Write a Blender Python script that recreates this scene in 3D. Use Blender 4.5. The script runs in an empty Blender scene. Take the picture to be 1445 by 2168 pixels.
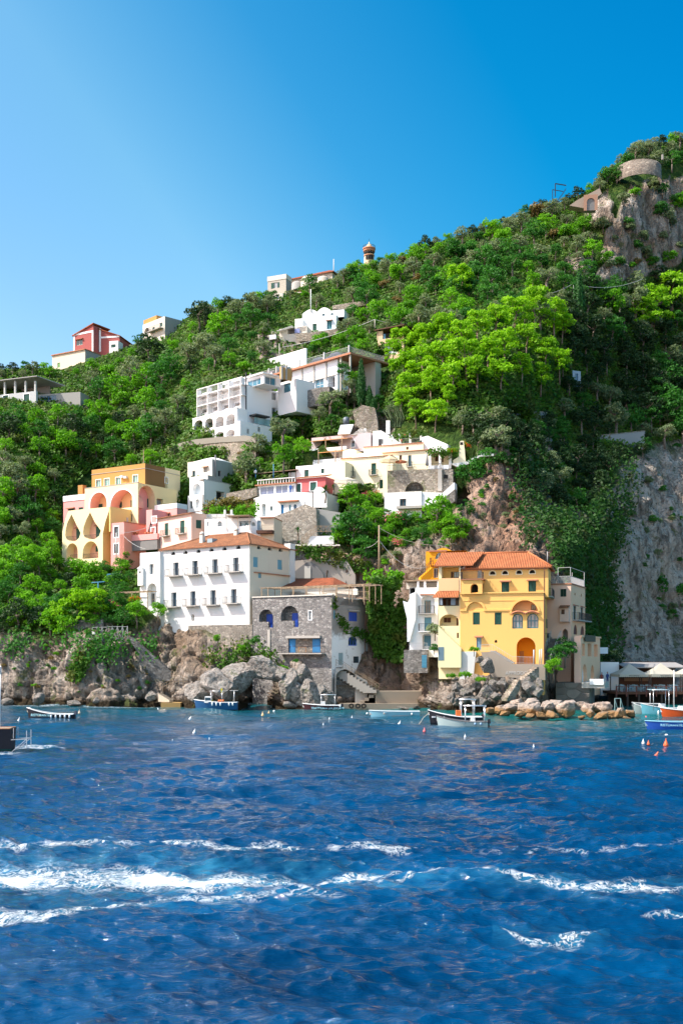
import bpy, math, random
import numpy as np
from mathutils import Vector, Matrix, Euler
from mathutils.geometry import tessellate_polygon
random.seed(7); RNG = np.random.default_rng(11)
R = math.radians
sc = bpy.context.scene
COL = sc.collection

# ------------------------------------------------------------------ camera geometry (metres)
H, F, CX, YH = 7.5, 2250.0, 722.5, 1385.0      # eye height, focal length and horizon measured on the photo
def at(px, py, Y): return Vector(((px-CX)/F*Y, Y, H+(YH-py)/F*Y))
def sea_Y(py): return F*H/(py-YH)
def sea(px, py): return at(px, py, sea_Y(py))
class W:                                        # window of the photo: measured in a 1445 px wide enlargement
    def __init__(s, x0, y0, w): s.x0, s.y0, s.k = x0, y0, w/1445.0
    def __call__(s, x, y): return (s.x0+x*s.k, s.y0+y*s.k)
Z1=W(0,640,420); Z2=W(380,600,420); Z3=W(540,480,360); Z4=W(100,960,340); Z5=W(360,860,360); Z6=W(620,860,440)
Z7=W(260,1100,400); Z8=W(500,1180,360); Z9=W(830,1140,350); Z10=W(1095,1200,350); Z11=W(0,1150,400); Z12=W(0,1440,400)
Z13=W(400,1440,400); Z14=W(740,1440,360); Z15=W(1085,1400,360); Z16=W(985,250,460); Z17=W(800,580,645); Z18=W(985,880,460)

# ------------------------------------------------------------------ numpy noise
_P = RNG.permutation(512)
_G = RNG.random(512)
def vnoise(x, y, z):
    xi=np.floor(x).astype(int); yi=np.floor(y).astype(int); zi=np.floor(z).astype(int)
    fx=x-xi; fy=y-yi; fz=z-zi
    fx=fx*fx*(3-2*fx); fy=fy*fy*(3-2*fy); fz=fz*fz*(3-2*fz)
    def h(a,b,c): return _G[(_P[(_P[(a)&511]+b)&511]+c)&511]
    r=0
    c00=h(xi,yi,zi)*(1-fx)+h(xi+1,yi,zi)*fx; c10=h(xi,yi+1,zi)*(1-fx)+h(xi+1,yi+1,zi)*fx
    c01=h(xi,yi,zi+1)*(1-fx)+h(xi+1,yi,zi+1)*fx; c11=h(xi,yi+1,zi+1)*(1-fx)+h(xi+1,yi+1,zi+1)*fx
    return (c00*(1-fy)+c10*fy)*(1-fz)+(c01*(1-fy)+c11*fy)*fz
def fbm(x,y,z,o=5,g=.5,l=2.03,ridge=False):
    s=0; a=1; t=0
    for i in range(o):
        n=vnoise(x+17*i,y+31*i,z+7*i)
        if ridge: n=1-abs(2*n-1)
        s=s+a*n; t+=a; a*=g; x=x*l; y=y*l; z=z*l
    return s/t

# ------------------------------------------------------------------ scene objects
def tag(o, label=None, cat=None, group=None, kind=None):
    if label: o['label']=label
    if cat: o['category']=cat
    if group: o['group']=group
    if kind: o['kind']=kind
    return o
def thing(name, label, cat, loc=(0,0,0), rz=0, group=None):
    o=bpy.data.objects.new(name,None); COL.objects.link(o); o.empty_display_size=.2
    o.location=loc; o.rotation_euler=(0,0,rz)
    return tag(o,label,cat,group)
def copy_tree(o, parent=None):
    c=o.copy(); COL.objects.link(c); c.parent=parent
    for ch in list(o.children): copy_tree(ch,c)
    return c
def mesh_obj(name, me, parent=None):
    o=bpy.data.objects.new(name,me); COL.objects.link(o)
    if parent is not None: o.parent=parent
    return o
class MB:
    def __init__(s): s.v=[]; s.f=[]; s.m=[]; s.s=[]
    def add(s, vs, fs, mi=0, smooth=False):
        b=len(s.v); s.v.extend([tuple(p) for p in vs])
        for f in fs: s.f.append([b+i for i in f]); s.m.append(mi); s.s.append(smooth)
    def face(s, vs, mi=0): s.add(vs,[list(range(len(vs)))],mi)
    def box(s,x0,x1,y0,y1,z0,z1,mi=0,skip='',tap=0):
        a,b=min(x0,x1),max(x0,x1); c,d=min(y0,y1),max(y0,y1); e,f=min(z0,z1),max(z0,z1)
        vs=[(a,c,e),(b,c,e),(b,d,e),(a,d,e),(a+tap,c+tap,f),(b-tap,c+tap,f),(b-tap,d-tap,f),(a+tap,d-tap,f)]
        F_={'D':(3,2,1,0),'T':(4,5,6,7),'F':(0,1,5,4),'R':(1,2,6,5),'B':(2,3,7,6),'L':(3,0,4,7)}
        s.add(vs,[q for k,q in F_.items() if k not in skip],mi)
    def bar(s,p,q,w=.05,mi=0,n=4,w2=None):
        p=Vector(p); q=Vector(q); d=(q-p)
        if d.length<1e-6: return
        d.normalize(); a=d.cross(Vector((0,0,1)))
        if a.length<1e-3: a=Vector((1,0,0))
        a.normalize(); b=d.cross(a); w2=w if w2 is None else w2
        vs=[]
        for (c,r) in ((p,w),(q,w2)):
            for i in range(n):
                t=2*math.pi*(i+.5)/n; vs.append(c+a*(r*math.cos(t))+b*(r*math.sin(t)))
        fs=[(i,(i+1)%n,n+(i+1)%n,n+i) for i in range(n)]+[tuple(range(n))[::-1],tuple(range(n,2*n))]
        s.add(vs,fs,mi,n>5)
    def tube(s,pts,r,n=6,mi=0):
        for i in range(len(pts)-1):
            ra=r[i] if isinstance(r,(list,tuple)) else r; rb=r[i+1] if isinstance(r,(list,tuple)) else r
            s.bar(pts[i],pts[i+1],ra,mi,n,rb)
    def lathe(s,prof,n=16,c=(0,0,0),mi=0,ang=2*math.pi,a0=0,smooth=True):
        m=len(prof); full=abs(ang-2*math.pi)<1e-6; k=n if full else n+1
        vs=[(c[0]+r*math.cos(a0+ang*i/n),c[1]+r*math.sin(a0+ang*i/n),c[2]+z) for i in range(k) for (r,z) in prof]
        fs=[]
        for i in range(n):
            j=(i+1)%k
            for t in range(m-1): fs.append((i*m+t,j*m+t,j*m+t+1,i*m+t+1))
        s.add(vs,fs,mi,smooth)
    def build(s,name,mats,parent=None,uv=None):
        me=bpy.data.meshes.new(name); me.from_pydata(s.v,[],s.f)
        if not isinstance(mats,(list,tuple)): mats=[mats]
        for m in mats: me.materials.append(m)
        if s.f:
            me.polygons.foreach_set('material_index',s.m); me.polygons.foreach_set('use_smooth',s.s)
        me.update(); return mesh_obj(name,me,parent)
def np_mesh(name, verts, faces, mats, smooth=True, attrs=None, fattrs=None, mi=None):
    me=bpy.data.meshes.new(name); nv=len(verts); nf=len(faces); k=faces.shape[1]
    me.vertices.add(nv); me.vertices.foreach_set('co',np.ascontiguousarray(verts,dtype=np.float32).ravel())
    me.loops.add(nf*k); me.loops.foreach_set('vertex_index',np.ascontiguousarray(faces,dtype=np.int32).ravel())
    me.polygons.add(nf); me.polygons.foreach_set('loop_start',np.arange(0,nf*k,k,dtype=np.int32))
    me.polygons.foreach_set('loop_total',np.full(nf,k,dtype=np.int32))
    me.polygons.foreach_set('use_smooth',np.full(nf,smooth,dtype=bool))
    for m in (mats if isinstance(mats,(list,tuple)) else [mats]): me.materials.append(m)
    if mi is not None: me.polygons.foreach_set('material_index',mi.astype(np.int32))
    me.update(calc_edges=True)
    for d,dom in ((attrs,'POINT'),(fattrs,'FACE')):
        for n,a in (d or {}).items():
            at_=me.attributes.new(n,'FLOAT',dom); at_.data.foreach_set('value',np.ascontiguousarray(a,dtype=np.float32))
    me.validate(); return me
def grid_faces(nr,nc):
    i=np.arange(nr-1)[:,None]*nc+np.arange(nc-1)[None,:]
    return np.stack([i,i+1,i+nc+1,i+nc],-1).reshape(-1,4)

# ------------------------------------------------------------------ materials
class NT:
    def __init__(s,name):
        s.m=bpy.data.materials.new(name); s.m.use_nodes=True; s.t=s.m.node_tree; s.t.nodes.clear()
        s.out=s.n('ShaderNodeOutputMaterial')
    def n(s,typ,**kw):
        o=s.t.nodes.new(typ)
        for k,v in kw.items():
            if k in o.inputs: s.set(o.inputs[k],v)
            else: setattr(o,k,v)
        return o
    def set(s,inp,v):
        if isinstance(v,bpy.types.NodeSocket): s.t.links.new(v,inp)
        elif isinstance(v,bpy.types.Node): s.t.links.new(v.outputs[0],inp)
        else:
            if isinstance(v,(tuple,list)) and len(v)==3 and inp.type=='RGBA': v=(*v,1)
            inp.default_value=v
    def l(s,a,b): s.t.links.new(a,b)
    def math(s,op,a,b=0.0,clamp=False):
        o=s.t.nodes.new('ShaderNodeMath'); o.operation=op; o.use_clamp=clamp; s.set(o.inputs[0],a); s.set(o.inputs[1],b); return o.outputs[0]
    def mix(s,f,a,b,mode='MIX'):
        o=s.t.nodes.new('ShaderNodeMix'); o.data_type='RGBA'; o.blend_type=mode
        s.set(o.inputs[0],f); s.set(o.inputs[6],a); s.set(o.inputs[7],b); return o.outputs[2]
    def ramp(s,f,stops,interp='LINEAR'):
        o=s.t.nodes.new('ShaderNodeValToRGB'); s.set(o.inputs[0],f); e=o.color_ramp.elements; o.color_ramp.interpolation=interp
        while len(e)<len(stops): e.new(.5)
        for i,(p,c) in enumerate(stops): e[i].position=p; e[i].color=(*c,1) if len(c)==3 else c
        return o.outputs[0]
    def noise(s,scale,vec=None,detail=4,rough=.55,dist=0):
        o=s.n('ShaderNodeTexNoise',Scale=scale,Detail=detail,Roughness=rough,Distortion=dist)
        if vec is not None: s.set(o.inputs['Vector'],vec)
        return o.outputs[0]
    def coord(s,kind='Object',scale=None):
        o=s.n('ShaderNodeTexCoord').outputs[kind]
        if scale is None: return o
        m=s.n('ShaderNodeMapping'); s.l(o,m.inputs[0]); m.inputs['Scale'].default_value=scale; return m.outputs[0]
    def pos(s,scale=None):
        o=s.n('ShaderNodeNewGeometry').outputs['Position']
        if scale is None: return o
        m=s.n('ShaderNodeMapping'); s.l(o,m.inputs[0]); m.inputs['Scale'].default_value=scale; return m.outputs[0]
    def attr(s,name): return s.n('ShaderNodeAttribute',attribute_name=name).outputs['Fac']
    def bump(s,h,dist=.02,strength=1.0): return s.n('ShaderNodeBump',Height=h,Distance=dist,Strength=strength).outputs[0]
    def done(s,color,rough=.8,normal=None,**kw):
        p=s.n('ShaderNodeBsdfPrincipled'); s.set(p.inputs['Base Color'],color); s.set(p.inputs['Roughness'],rough)
        if normal is not None: s.set(p.inputs['Normal'],normal)
        for k,v in kw.items(): s.set(p.inputs[k.replace('_',' ')],v)
        s.l(p.outputs[0],s.out.inputs[0]); s.p=p; return s.m
_mc={}
def memo(f):
    def g(*a,**k):
        key=(f.__name__,a,tuple(sorted(k.items())))
        if key not in _mc: _mc[key]=f(*a,**k)
        return _mc[key]
    return g
def dk(c,f): return tuple(min(1,x*f) for x in c)
@memo
def stucco(c, dirt=.35, dcol=(.32,.27,.22), lo=.5):
    t=NT('stucco'); p=t.coord()
    n=t.noise(.35,p,6,.62); v=t.noise(1.0,t.coord('Object',(1.6,1.6,.22)),5,.6)
    m=t.math('MULTIPLY',n,v); m=t.ramp(m,[(lo-.22,(0,0,0)),(lo-.05,(.35,)*3),(lo+.12,(1,1,1))])
    col=t.mix(t.math('MULTIPLY',m,dirt),c,dcol)
    fine=t.noise(9,p,3); col=t.mix(t.math('MULTIPLY',fine,.18),col,dk(c,.62))
    return t.done(col,.85,t.bump(t.noise(5,p,5,.65),.03,.5),Specular_IOR_Level=.2)
@memo
def paint(c, rough=.5, var=.15):
    t=NT('paint'); n=t.noise(2.5,t.coord(),5,.6)
    return t.done(t.mix(t.math('MULTIPLY',n,var*2),c,dk(c,.55)),rough,t.bump(n,.006,.4))
@memo
def metal(c, rough=.4):
    t=NT('metal'); n=t.noise(6,t.coord(),3); return t.done(t.mix(t.math('MULTIPLY',n,.3),c,dk(c,.6)),rough,Metallic=.6)
@memo
def slats(c, pitch=9.0):
    t=NT('slatted_wood'); s=t.n('ShaderNodeSeparateXYZ',Vector=t.coord()).outputs[2]
    w=t.math('FRACT',t.math('MULTIPLY',s,pitch)); n=t.noise(1.3,t.coord(),4)
    col=t.mix(w,dk(c,1.15),dk(c,.45)); col=t.mix(t.math('MULTIPLY',n,.35),col,dk(c,.6))
    return t.done(col,.55,t.bump(w,.03,.8))
@memo
def masonry(c1=(.36,.32,.27), c2=(.17,.15,.13), mortar=(.3,.27,.23), scale=2.3, moss=0.0):
    t=NT('stone_masonry'); p=t.coord('Object',(1,1,1.5)); nz=t.noise(1.7,p,3)
    wv=t.n('ShaderNodeVectorMath',operation='ADD'); t.set(wv.inputs[0],p)
    sc_=t.n('ShaderNodeVectorMath',operation='SCALE'); t.set(sc_.inputs[0],t.n('ShaderNodeTexNoise',Scale=2.0,Vector=p).outputs['Color']); sc_.inputs['Scale'].default_value=.22
    t.l(sc_.outputs[0],wv.inputs[1])
    v1=t.n('ShaderNodeTexVoronoi',Scale=scale,Vector=wv.outputs[0]); v2=t.n('ShaderNodeTexVoronoi',Scale=scale,Vector=wv.outputs[0],feature='DISTANCE_TO_EDGE')
    cell=t.n('ShaderNodeSeparateColor',Color=v1.outputs['Color']).outputs[0]
    col=t.ramp(cell,[(0,c2),(.45,t_mid(c1,c2)),(.8,c1),(1,dk(c1,1.35))])
    e=t.math('MULTIPLY',v2.outputs[0],9,clamp=True); col=t.mix(e,mortar,col)
    big=t.noise(.22,t.coord(),5,.65); col=t.mix(t.ramp(big,[(.42,(0,0,0)),(.62,(.55,)*3)]),col,dk(c1,.48))
    if moss: col=t.mix(t.ramp(t.noise(.5,t.coord(),5,.7),[(.52,(0,0,0)),(.62,(moss,)*3)]),col,(.09,.13,.02))
    hgt=t.math('ADD',t.math('MULTIPLY',e,.7),t.math('MULTIPLY',t.noise(6,p,4),.5))
    return t.done(col,.9,t.bump(hgt,.12,.9),Specular_IOR_Level=.15)
def t_mid(a,b): return tuple((x+y)/2 for x,y in zip(a,b))
@memo
def tiles(c=(.5,.17,.06), c2=(.25,.09,.04), pitch=4.2, var=.6):
    # clay tiles: UV u runs along the eave, v up the slope (metres)
    t=NT('clay_tiles'); uv=t.coord('UV'); s=t.n('ShaderNodeSeparateXYZ',Vector=uv)
    fu=t.math('SINE',t.math('MULTIPLY',s.outputs[0],pitch*2*math.pi)); fv=t.math('FRACT',t.math('MULTIPLY',s.outputs[1],2.6))
    cell=t.n('ShaderNodeTexVoronoi',Scale=1.0,Vector=t.n('ShaderNodeMapping',Vector=uv,Scale=(pitch,2.6,1)).outputs[0])
    r=t.n('ShaderNodeSeparateColor',Color=cell.outputs['Color']).outputs[0]
    n=t.noise(.6,t.coord(),5,.65)
    col=t.mix(t.math('MULTIPLY',r,var),c,c2); col=t.mix(t.ramp(n,[(.45,(0,0,0)),(.7,(var,)*3)]),col,dk(c2,.7))
    groove=t.math('MULTIPLY',t.math('SUBTRACT',0.0,fu),1.0,clamp=True); col=t.mix(t.math('MULTIPLY',groove,.55),col,dk(c2,.45))
    hgt=t.math('ADD',t.math('MULTIPLY',fu,.5),t.math('MULTIPLY',fv,-.35))
    return t.done(col,.8,t.bump(hgt,.09,1.0),Specular_IOR_Level=.2)
@memo
def wood(c=(.2,.12,.06)):
    t=NT('weathered_wood'); n=t.noise(3,t.coord('Object',(1,1,7)),5,.65)
    return t.done(t.mix(n,dk(c,1.5),dk(c,.4)),.8,t.bump(n,.02,.5))
@memo
def glass(c=(.03,.06,.08)):
    t=NT('window_glass'); n=t.noise(.9,t.coord(),2); return t.done(t.mix(n,dk(c,.5),dk(c,1.6)),.06,Specular_IOR_Level=.8)
@memo
def cloth(c):
    t=NT('cloth'); n=t.noise(3,t.coord(),3); col=t.mix(t.math('MULTIPLY',n,.3),c,dk(c,.6)); m=t.done(col,.9,t.bump(n,.03,.5),Specular_IOR_Level=.1)
    tr=t.n('ShaderNodeBsdfTranslucent'); t.set(tr.inputs['Color'],col); mx=t.n('ShaderNodeMixShader'); mx.inputs[0].default_value=.45; t.l(t.p.outputs[0],mx.inputs[1]); t.l(tr.outputs[0],mx.inputs[2]); t.l(mx.outputs[0],t.out.inputs[0]); return m
# ------------------------------------------------------------------ camera, sun, sky
cam=bpy.data.cameras.new('camera'); camo=bpy.data.objects.new('camera',cam); COL.objects.link(camo); sc.camera=camo
camo.location=(0,0,H); camo.rotation_euler=(R(90),0,0)
cam.sensor_fit='HORIZONTAL'; cam.sensor_width=36; cam.lens=36*F/1445.0
cam.shift_y=(YH-1084.0)/1445.0; cam.clip_start=.5; cam.clip_end=6000
SUN_EL, SUN_A = R(50), R(12)                      # sun at the left, a little towards the viewer
S=Vector((-math.cos(SUN_EL)*math.cos(SUN_A),-math.cos(SUN_EL)*math.sin(SUN_A),math.sin(SUN_EL)))
sl=bpy.data.lights.new('sun','SUN'); sl.energy=5.0; sl.angle=R(.5); sl.color=(1,.95,.87)
so=bpy.data.objects.new('sun',sl); COL.objects.link(so); so.rotation_euler=(-S).to_track_quat('-Z','Y').to_euler(); so.location=(-200,-50,300)
wd=bpy.data.worlds.new('World'); sc.world=wd; wd.use_nodes=True; wt=wd.node_tree; wt.nodes.clear()
def wn(t): return wt.nodes.new(t)
sky=wn('ShaderNodeTexSky'); sky.sky_type='NISHITA'; sky.sun_disc=False; sky.sun_elevation=SUN_EL
sky.sun_rotation=math.atan2(S.x,S.y); sky.air_density=1.0; sky.dust_density=1.2; sky.ozone_density=2.5; sky.altitude=0
hs=wn('ShaderNodeHueSaturation'); hs.inputs['Saturation'].default_value=1.42; hs.inputs['Hue'].default_value=.492
bg=wn('ShaderNodeBackground'); bg.inputs['Strength'].default_value=.105; wo=wn('ShaderNodeOutputWorld')
tc=wn('ShaderNodeTexCoord'); dot=wn('ShaderNodeVectorMath'); dot.operation='DOT_PRODUCT'; wt.links.new(tc.outputs['Generated'],dot.inputs[0]); dot.inputs[1].default_value=(-.93,.28,-.62)
mr=wn('ShaderNodeMapRange'); mr.inputs[1].default_value=-.62; mr.inputs[2].default_value=.62; mr.inputs[3].default_value=0; mr.inputs[4].default_value=1; wt.links.new(dot.outputs['Value'],mr.inputs[0])
rm=wn('ShaderNodeValToRGB'); wt.links.new(mr.outputs[0],rm.inputs[0]); e=rm.color_ramp.elements; e[0].position=0; e[0].color=(.0,1.0,1.12,1); e[1].position=1; e[1].color=(3.0,1.8,1.42,1)
for ps_,c_ in ((.235,(.01,1.13,1.22)),(.36,(.06,1.22,1.24)),(.49,(.85,1.42,1.30)),(.63,(3.2,1.9,1.4)),(.75,(3.0,1.75,1.42))): el=e.new(ps_); el.color=(*c_,1)
mu=wn('ShaderNodeMix'); mu.data_type='RGBA'; mu.blend_type='MULTIPLY'; mu.inputs[0].default_value=1; wt.links.new(sky.outputs[0],hs.inputs['Color']); wt.links.new(hs.outputs[0],mu.inputs[6]); sy=wn('ShaderNodeSeparateXYZ'); wt.links.new(tc.outputs['Generated'],sy.inputs[0]); m2=wn('ShaderNodeMapRange'); m2.inputs[1].default_value=.05; m2.inputs[2].default_value=-.55; wt.links.new(sy.outputs[1],m2.inputs[0])
m3=wn('ShaderNodeMix'); m3.data_type='RGBA'; wt.links.new(m2.outputs[0],m3.inputs[0]); wt.links.new(rm.outputs[0],m3.inputs[6]); m3.inputs[7].default_value=(4.0,2.5,1.85,1); wt.links.new(m3.outputs[2],mu.inputs[7]); wt.links.new(mu.outputs[2],bg.inputs[0]); wt.links.new(bg.outputs[0],wo.inputs[0])  # added fill: unseen sky behind the camera tinted warm and brightened
sc.view_settings.view_transform='Standard'; sc.view_settings.look='None'; sc.view_settings.exposure=.75; sc.view_settings.gamma=1
cy=sc.cycles; cy.max_bounces=5; cy.diffuse_bounces=3; cy.glossy_bounces=3; cy.transmission_bounces=2; cy.transparent_max_bounces=4
cy.caustics_reflective=False; cy.caustics_refractive=False; cy.sample_clamp_indirect=4; cy.use_denoising=True

# ------------------------------------------------------------------ the hillside: one sheet
CP=[# px, py, distance
(-900,1480,190),(-900,1000,260),(-900,700,360),(-450,1490,168),(-450,1300,176),(-450,1000,222),(-450,850,262),
(0,1490,160.7),(0,1345,164.5),(0,1200,180),(0,1000,206),(0,850,242),(0,770,266),(110,1494,154.8),(110,1345,162),(110,1200,184),
(190,1330,160.5),(250,1497,150.7),(250,1350,160),(370,1494,155),(340,1330,164.5),(300,1260,170),(150,1195,196),(280,1190,186),(230,1260,175),
(180,1000,222),(330,970,218),(100,900,230),(250,800,258),(250,720,285),(330,700,292),(400,640,296),
(430,1499,148),(500,1499,148),(545,1489,161),(590,1500,147),(690,1502,145),(460,1385,156),(560,1395,155.5),(640,1440,150),(528,1330,159),(420,1330,163),
(360,1180,180),(450,1160,180),(520,1150,181),(450,1085,189),(450,965,203),(600,1110,180.5),(600,1000,195),(430,930,211),(560,920,212),(460,800,232),(560,760,245),(640,870,208),
(480,640,292),(600,700,268),(700,690,264),(560,610,300),(700,560,306),(770,540,310),(640,800,232),(740,760,236),(800,860,209),
(760,1496,149),(880,1498,149),(760,1300,163),(850,1400,157),(700,1230,169),(650,1160,174.5),(780,1190,172),(760,1090,182),(760,1000,194),(760,900,206),(860,1120,177),
(900,1260,161),(900,1080,182),(900,970,193),(950,1508,137),(1040,1509,136),(1120,1504,141),(1000,1440,139.5),(1060,1412,142.5),(1150,1408,141.5),(1060,1200,159),(1060,1130,171),(1060,950,187),(980,1000,188),
(1180,1400,150),(1180,1200,170),(1180,1080,196),(1220,1495,152),(1300,1488,162),(1445,1486,164),(1300,1410,190),(1445,1410,206),(1300,1100,214),(1445,1100,240),(1300,960,238),(1445,950,262),
(900,850,204),(1000,850,204),(1000,760,212),(880,740,222),(1130,780,226),(1150,880,228),(1250,880,252),(1330,890,262),(1230,760,258),(1445,800,288),(1330,700,284),
(900,620,268),(1000,640,256),(1150,600,276),(900,510,306),(1000,470,314),(1150,420,326),(1270,580,288),(1300,420,303),(1320,310,326),(1400,580,304),(1445,420,320),(1445,290,345),
(1900,1480,190),(1900,1000,280),(1900,600,350),(1900,250,420),(2400,1480,240),(2400,600,430),(2400,200,520)]
CP=np.array(CP,float)
def _tps(A,B):
    d=np.sqrt(((A[:,None,:]-B[None,:,:])**2).sum(-1))/100+1e-9
    return d*d*np.log(d)
_X=CP[:,:2]; _K=_tps(_X,_X)+np.eye(len(_X))*.03; _Pm=np.c_[np.ones(len(_X)),_X/100]
_A=np.block([[_K,_Pm],[_Pm.T,np.zeros((3,3))]]); _sol=np.linalg.solve(_A,np.r_[CP[:,2],0,0,0])
def terrY(px,py):
    px=np.atleast_1d(np.asarray(px,float)); py=np.atleast_1d(np.asarray(py,float)); q=np.c_[px,py]
    out=np.empty(len(q))
    for i in range(0,len(q),20000):
        b=q[i:i+20000]; out[i:i+20000]=_tps(b,_X)@_sol[:-3]+np.c_[np.ones(len(b)),b/100]@_sol[-3:]
    return out
def ground(px,py): return at(px,py,float(terrY(px,py)[0]))
RX=[-900,-500,0,60,130,200,300,350,395,420,500,560,640,700,770,830,900,950,1030,1120,1180,1250,1300,1340,1445,1700,2400]
RY=[790,800,782,778,782,760,722,700,672,655,642,634,606,590,568,552,522,505,484,448,430,402,352,314,292,240,180]
SX=[-900,0,100,250,375,430,500,545,590,690,760,900,950,1040,1120,1200,1240,1300,1445,2400]
SY=[1478,1490,1494,1497,1494,1499,1499,1489,1500,1502,1496,1498,1507,1509,1505,1499,1495,1488,1486,1452]
cols=np.r_[np.arange(-900,-60,30),np.arange(-60,1520,4.0),np.arange(1520,2401,40)]
nc=len(cols); tt=np.r_[np.linspace(0,.22,78,endpoint=False),np.linspace(.22,1,120)]
top=np.interp(cols,RX,RY); bot=np.interp(cols,SX,SY)
PX=np.repeat(cols[None,:],len(tt),0); PY=bot[None,:]+(top-bot)[None,:]*tt[:,None]
TY=terrY(PX.ravel(),PY.ravel()).reshape(PX.shape)
PADS=[(538,990,735,1098,193),(590,1062,700,1160,180.5),(380,960,512,1090,200),(400,750,660,930,212),(600,740,800,855,217),(735,900,990,1060,190.5),(800,1030,960,1085,184.5),(620,890,780,1000,199),(285,1130,625,1320,160),(130,980,390,1190,190),(330,1080,530,1150,178),(500,1070,590,1135,178),(620,1160,800,1262,172),(538,1240,790,1440,152),(850,1160,1190,1415,144),(1080,870,1165,905,221),(1250,910,1365,962,240),(1200,775,1240,808,249),(800,690,880,760,235),(575,645,725,715,262),(1235,460,1300,480,294),(1330,1390,1460,1470,172),(360,920,500,985,206)]
for a,b,c,d,ym in PADS:
    dx=np.maximum(np.maximum(a-PX,PX-c),0); dy=np.maximum(np.maximum(b-PY,PY-d),0); wgt=np.clip(1-np.hypot(dx,dy*.8)/26,0,1); wgt=wgt*wgt*(3-2*wgt); TY=np.where(TY<ym,TY+(ym-TY)*wgt,TY)
X=(PX-CX)/F*TY; Zc=H+(YH-PY)/F*TY; Yc=TY.copy()
# rock where the slope is bare
LX=[-900,0,130,190,350,420,500,600,615,640,700,800,860,900,940,1000,1040,1100,1165,1180,1262,1330,1445,2400]
LY=[1320,1352,1345,1330,1318,1345,1362,1370,1190,1150,1150,1190,1150,1130,1120,1000,955,925,950,1085,1105,965,930,930]
soft=(fbm(X*.22,Yc*.22,Zc*.22,4)-.5)*90
rock=np.clip((PY+soft-np.interp(PX,LX,LY))/26+.5,0,1)
def inpoly(px,py,poly):
    r=np.zeros(px.shape,bool); n=len(poly)
    for i in range(n):
        x0,y0=poly[i]; x1,y1=poly[(i+1)%n]
        if y0==y1: continue
        c=((y0>py)!=(y1>py))&(px<(x1-x0)*(py-y0)/(y1-y0)+x0); r^=c
    return r
sx_=PX+soft*.35; sy_=PY+soft*.25
for poly in ([(1262,600),(1272,520),(1298,450),(1325,395),(1460,372),(1640,330),(1640,560),(1445,545),(1385,585),(1330,600)],[(1190,570),(1215,515),(1250,525),(1250,600)],[(545,700),(640,712),(640,765),(545,770)],[(735,860),(835,870),(835,925),(735,930)],[(1240,430),(1290,400),(1290,470),(1240,480)]):
    rock=np.maximum(rock,inpoly(sx_,sy_,poly).astype(float))
# second rule: broken ledges of rock inside the green slope
dry=np.clip((fbm(X*.09+9,Yc*.09,Zc*.09,4)-.56)*9,0,1)
r1=fbm(X*.16+40,Yc*.16,Zc*.05,6,.52,ridge=True); r2=fbm(X*.55,Yc*.55,Zc*.22+5,5,.62,ridge=True); r3=np.abs(2*fbm(X*.3+80,Yc*.3,Zc*.09,4,.5)-1); g1=fbm(X*.12,Yc*.12,Zc*.12,4)
nx=np.gradient(X,axis=1); ny=np.gradient(Yc,axis=1); nz=np.gradient(Zc,axis=1); mx=np.gradient(X,axis=0); my=np.gradient(Yc,axis=0); mz=np.gradient(Zc,axis=0)
N=np.stack([ny*mz-nz*my,nz*mx-nx*mz,nx*my-ny*mx],-1); N/=np.linalg.norm(N,axis=-1,keepdims=True)+1e-9
N*=np.where(N[...,1:2]>0,-1,1)
amp=np.where(PY>1350,1.0,1.25)*np.interp(PX,[900,1000],[1.0,1.25])
fade=np.clip((PY-np.interp(PX,RX,RY))/40,0,1)
disp=(rock*amp*((r1-.6)*4.6+((r2-.55)*2.6-(np.clip(.16-r3,0,1)*9))*np.interp(PX,[960,1060],[1,.42]))+(1-rock)*(g1-.5)*3.0)*fade
X+=N[...,0]*disp; Yc+=N[...,1]*disp*.9; Zc+=N[...,2]*disp*.6
def surfY(px,py,w=2):
    px=np.atleast_1d(np.asarray(px,float)); py=np.atleast_1d(np.asarray(py,float)); ci=np.clip(np.searchsorted(cols,px),0,nc-1); t_=np.clip((bot[ci]-py)/(bot[ci]-top[ci]),0,1); ri=np.clip(np.searchsorted(tt,t_),0,len(tt)-1)
    out=Yc[ri,ci]
    for dr in (-w,0,w):
        for dc in (-w,-w//2,0,w//2,w): out=np.minimum(out,Yc[np.clip(ri+dr,0,len(tt)-1),np.clip(ci+dc,0,nc-1)])
    return out
# foot under the water, back slope behind the ridge
foot=np.stack([X[0],Yc[0]-1.5,np.full(nc,-4.0)],-1)[None]
back=np.stack([np.stack([X[-1]*(1+k/300),Yc[-1]+k,Zc[-1]-k*.25*kk],-1) for k,kk in ((15,.1),(60,.6),(200,.9))])
V=np.concatenate([foot,np.stack([X,Yc,Zc],-1),back],0)
rockA=np.concatenate([np.ones((1,nc)),rock,np.zeros((3,nc))],0)
warm=np.clip(1-np.abs(PX-1075)/130,0,1)*np.clip((PY-930)/60,0,1)*np.clip((1250-PY)/60,0,1); warm=np.maximum(warm,np.clip(1-np.abs(PX-760)/160,0,1)*np.clip((PY-1130)/30,0,1)*.55)
grey=np.clip((PX-1180)/80,0,1)*(PY>900)
warmA=np.concatenate([np.zeros((1,nc)),warm,np.zeros((3,nc))],0); greyA=np.concatenate([np.zeros((1,nc)),grey,np.zeros((3,nc))],0)
t=NT('limestone_and_scrub'); p=t.pos(); pv=t.pos((1,1,.33))
n1=t.noise(.35,pv,8,.68); n2=t.noise(1.6,p,7,.7); n3=t.noise(.09,p,5,.6)
vs_=t.noise(.8,t.pos((1,1,.10)),7,.7)
rk=t.ramp(n1,[(.3,(.11,.092,.078)),(.44,(.33,.275,.225)),(.56,(.50,.43,.365)),(.75,(.64,.58,.52))])
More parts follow.
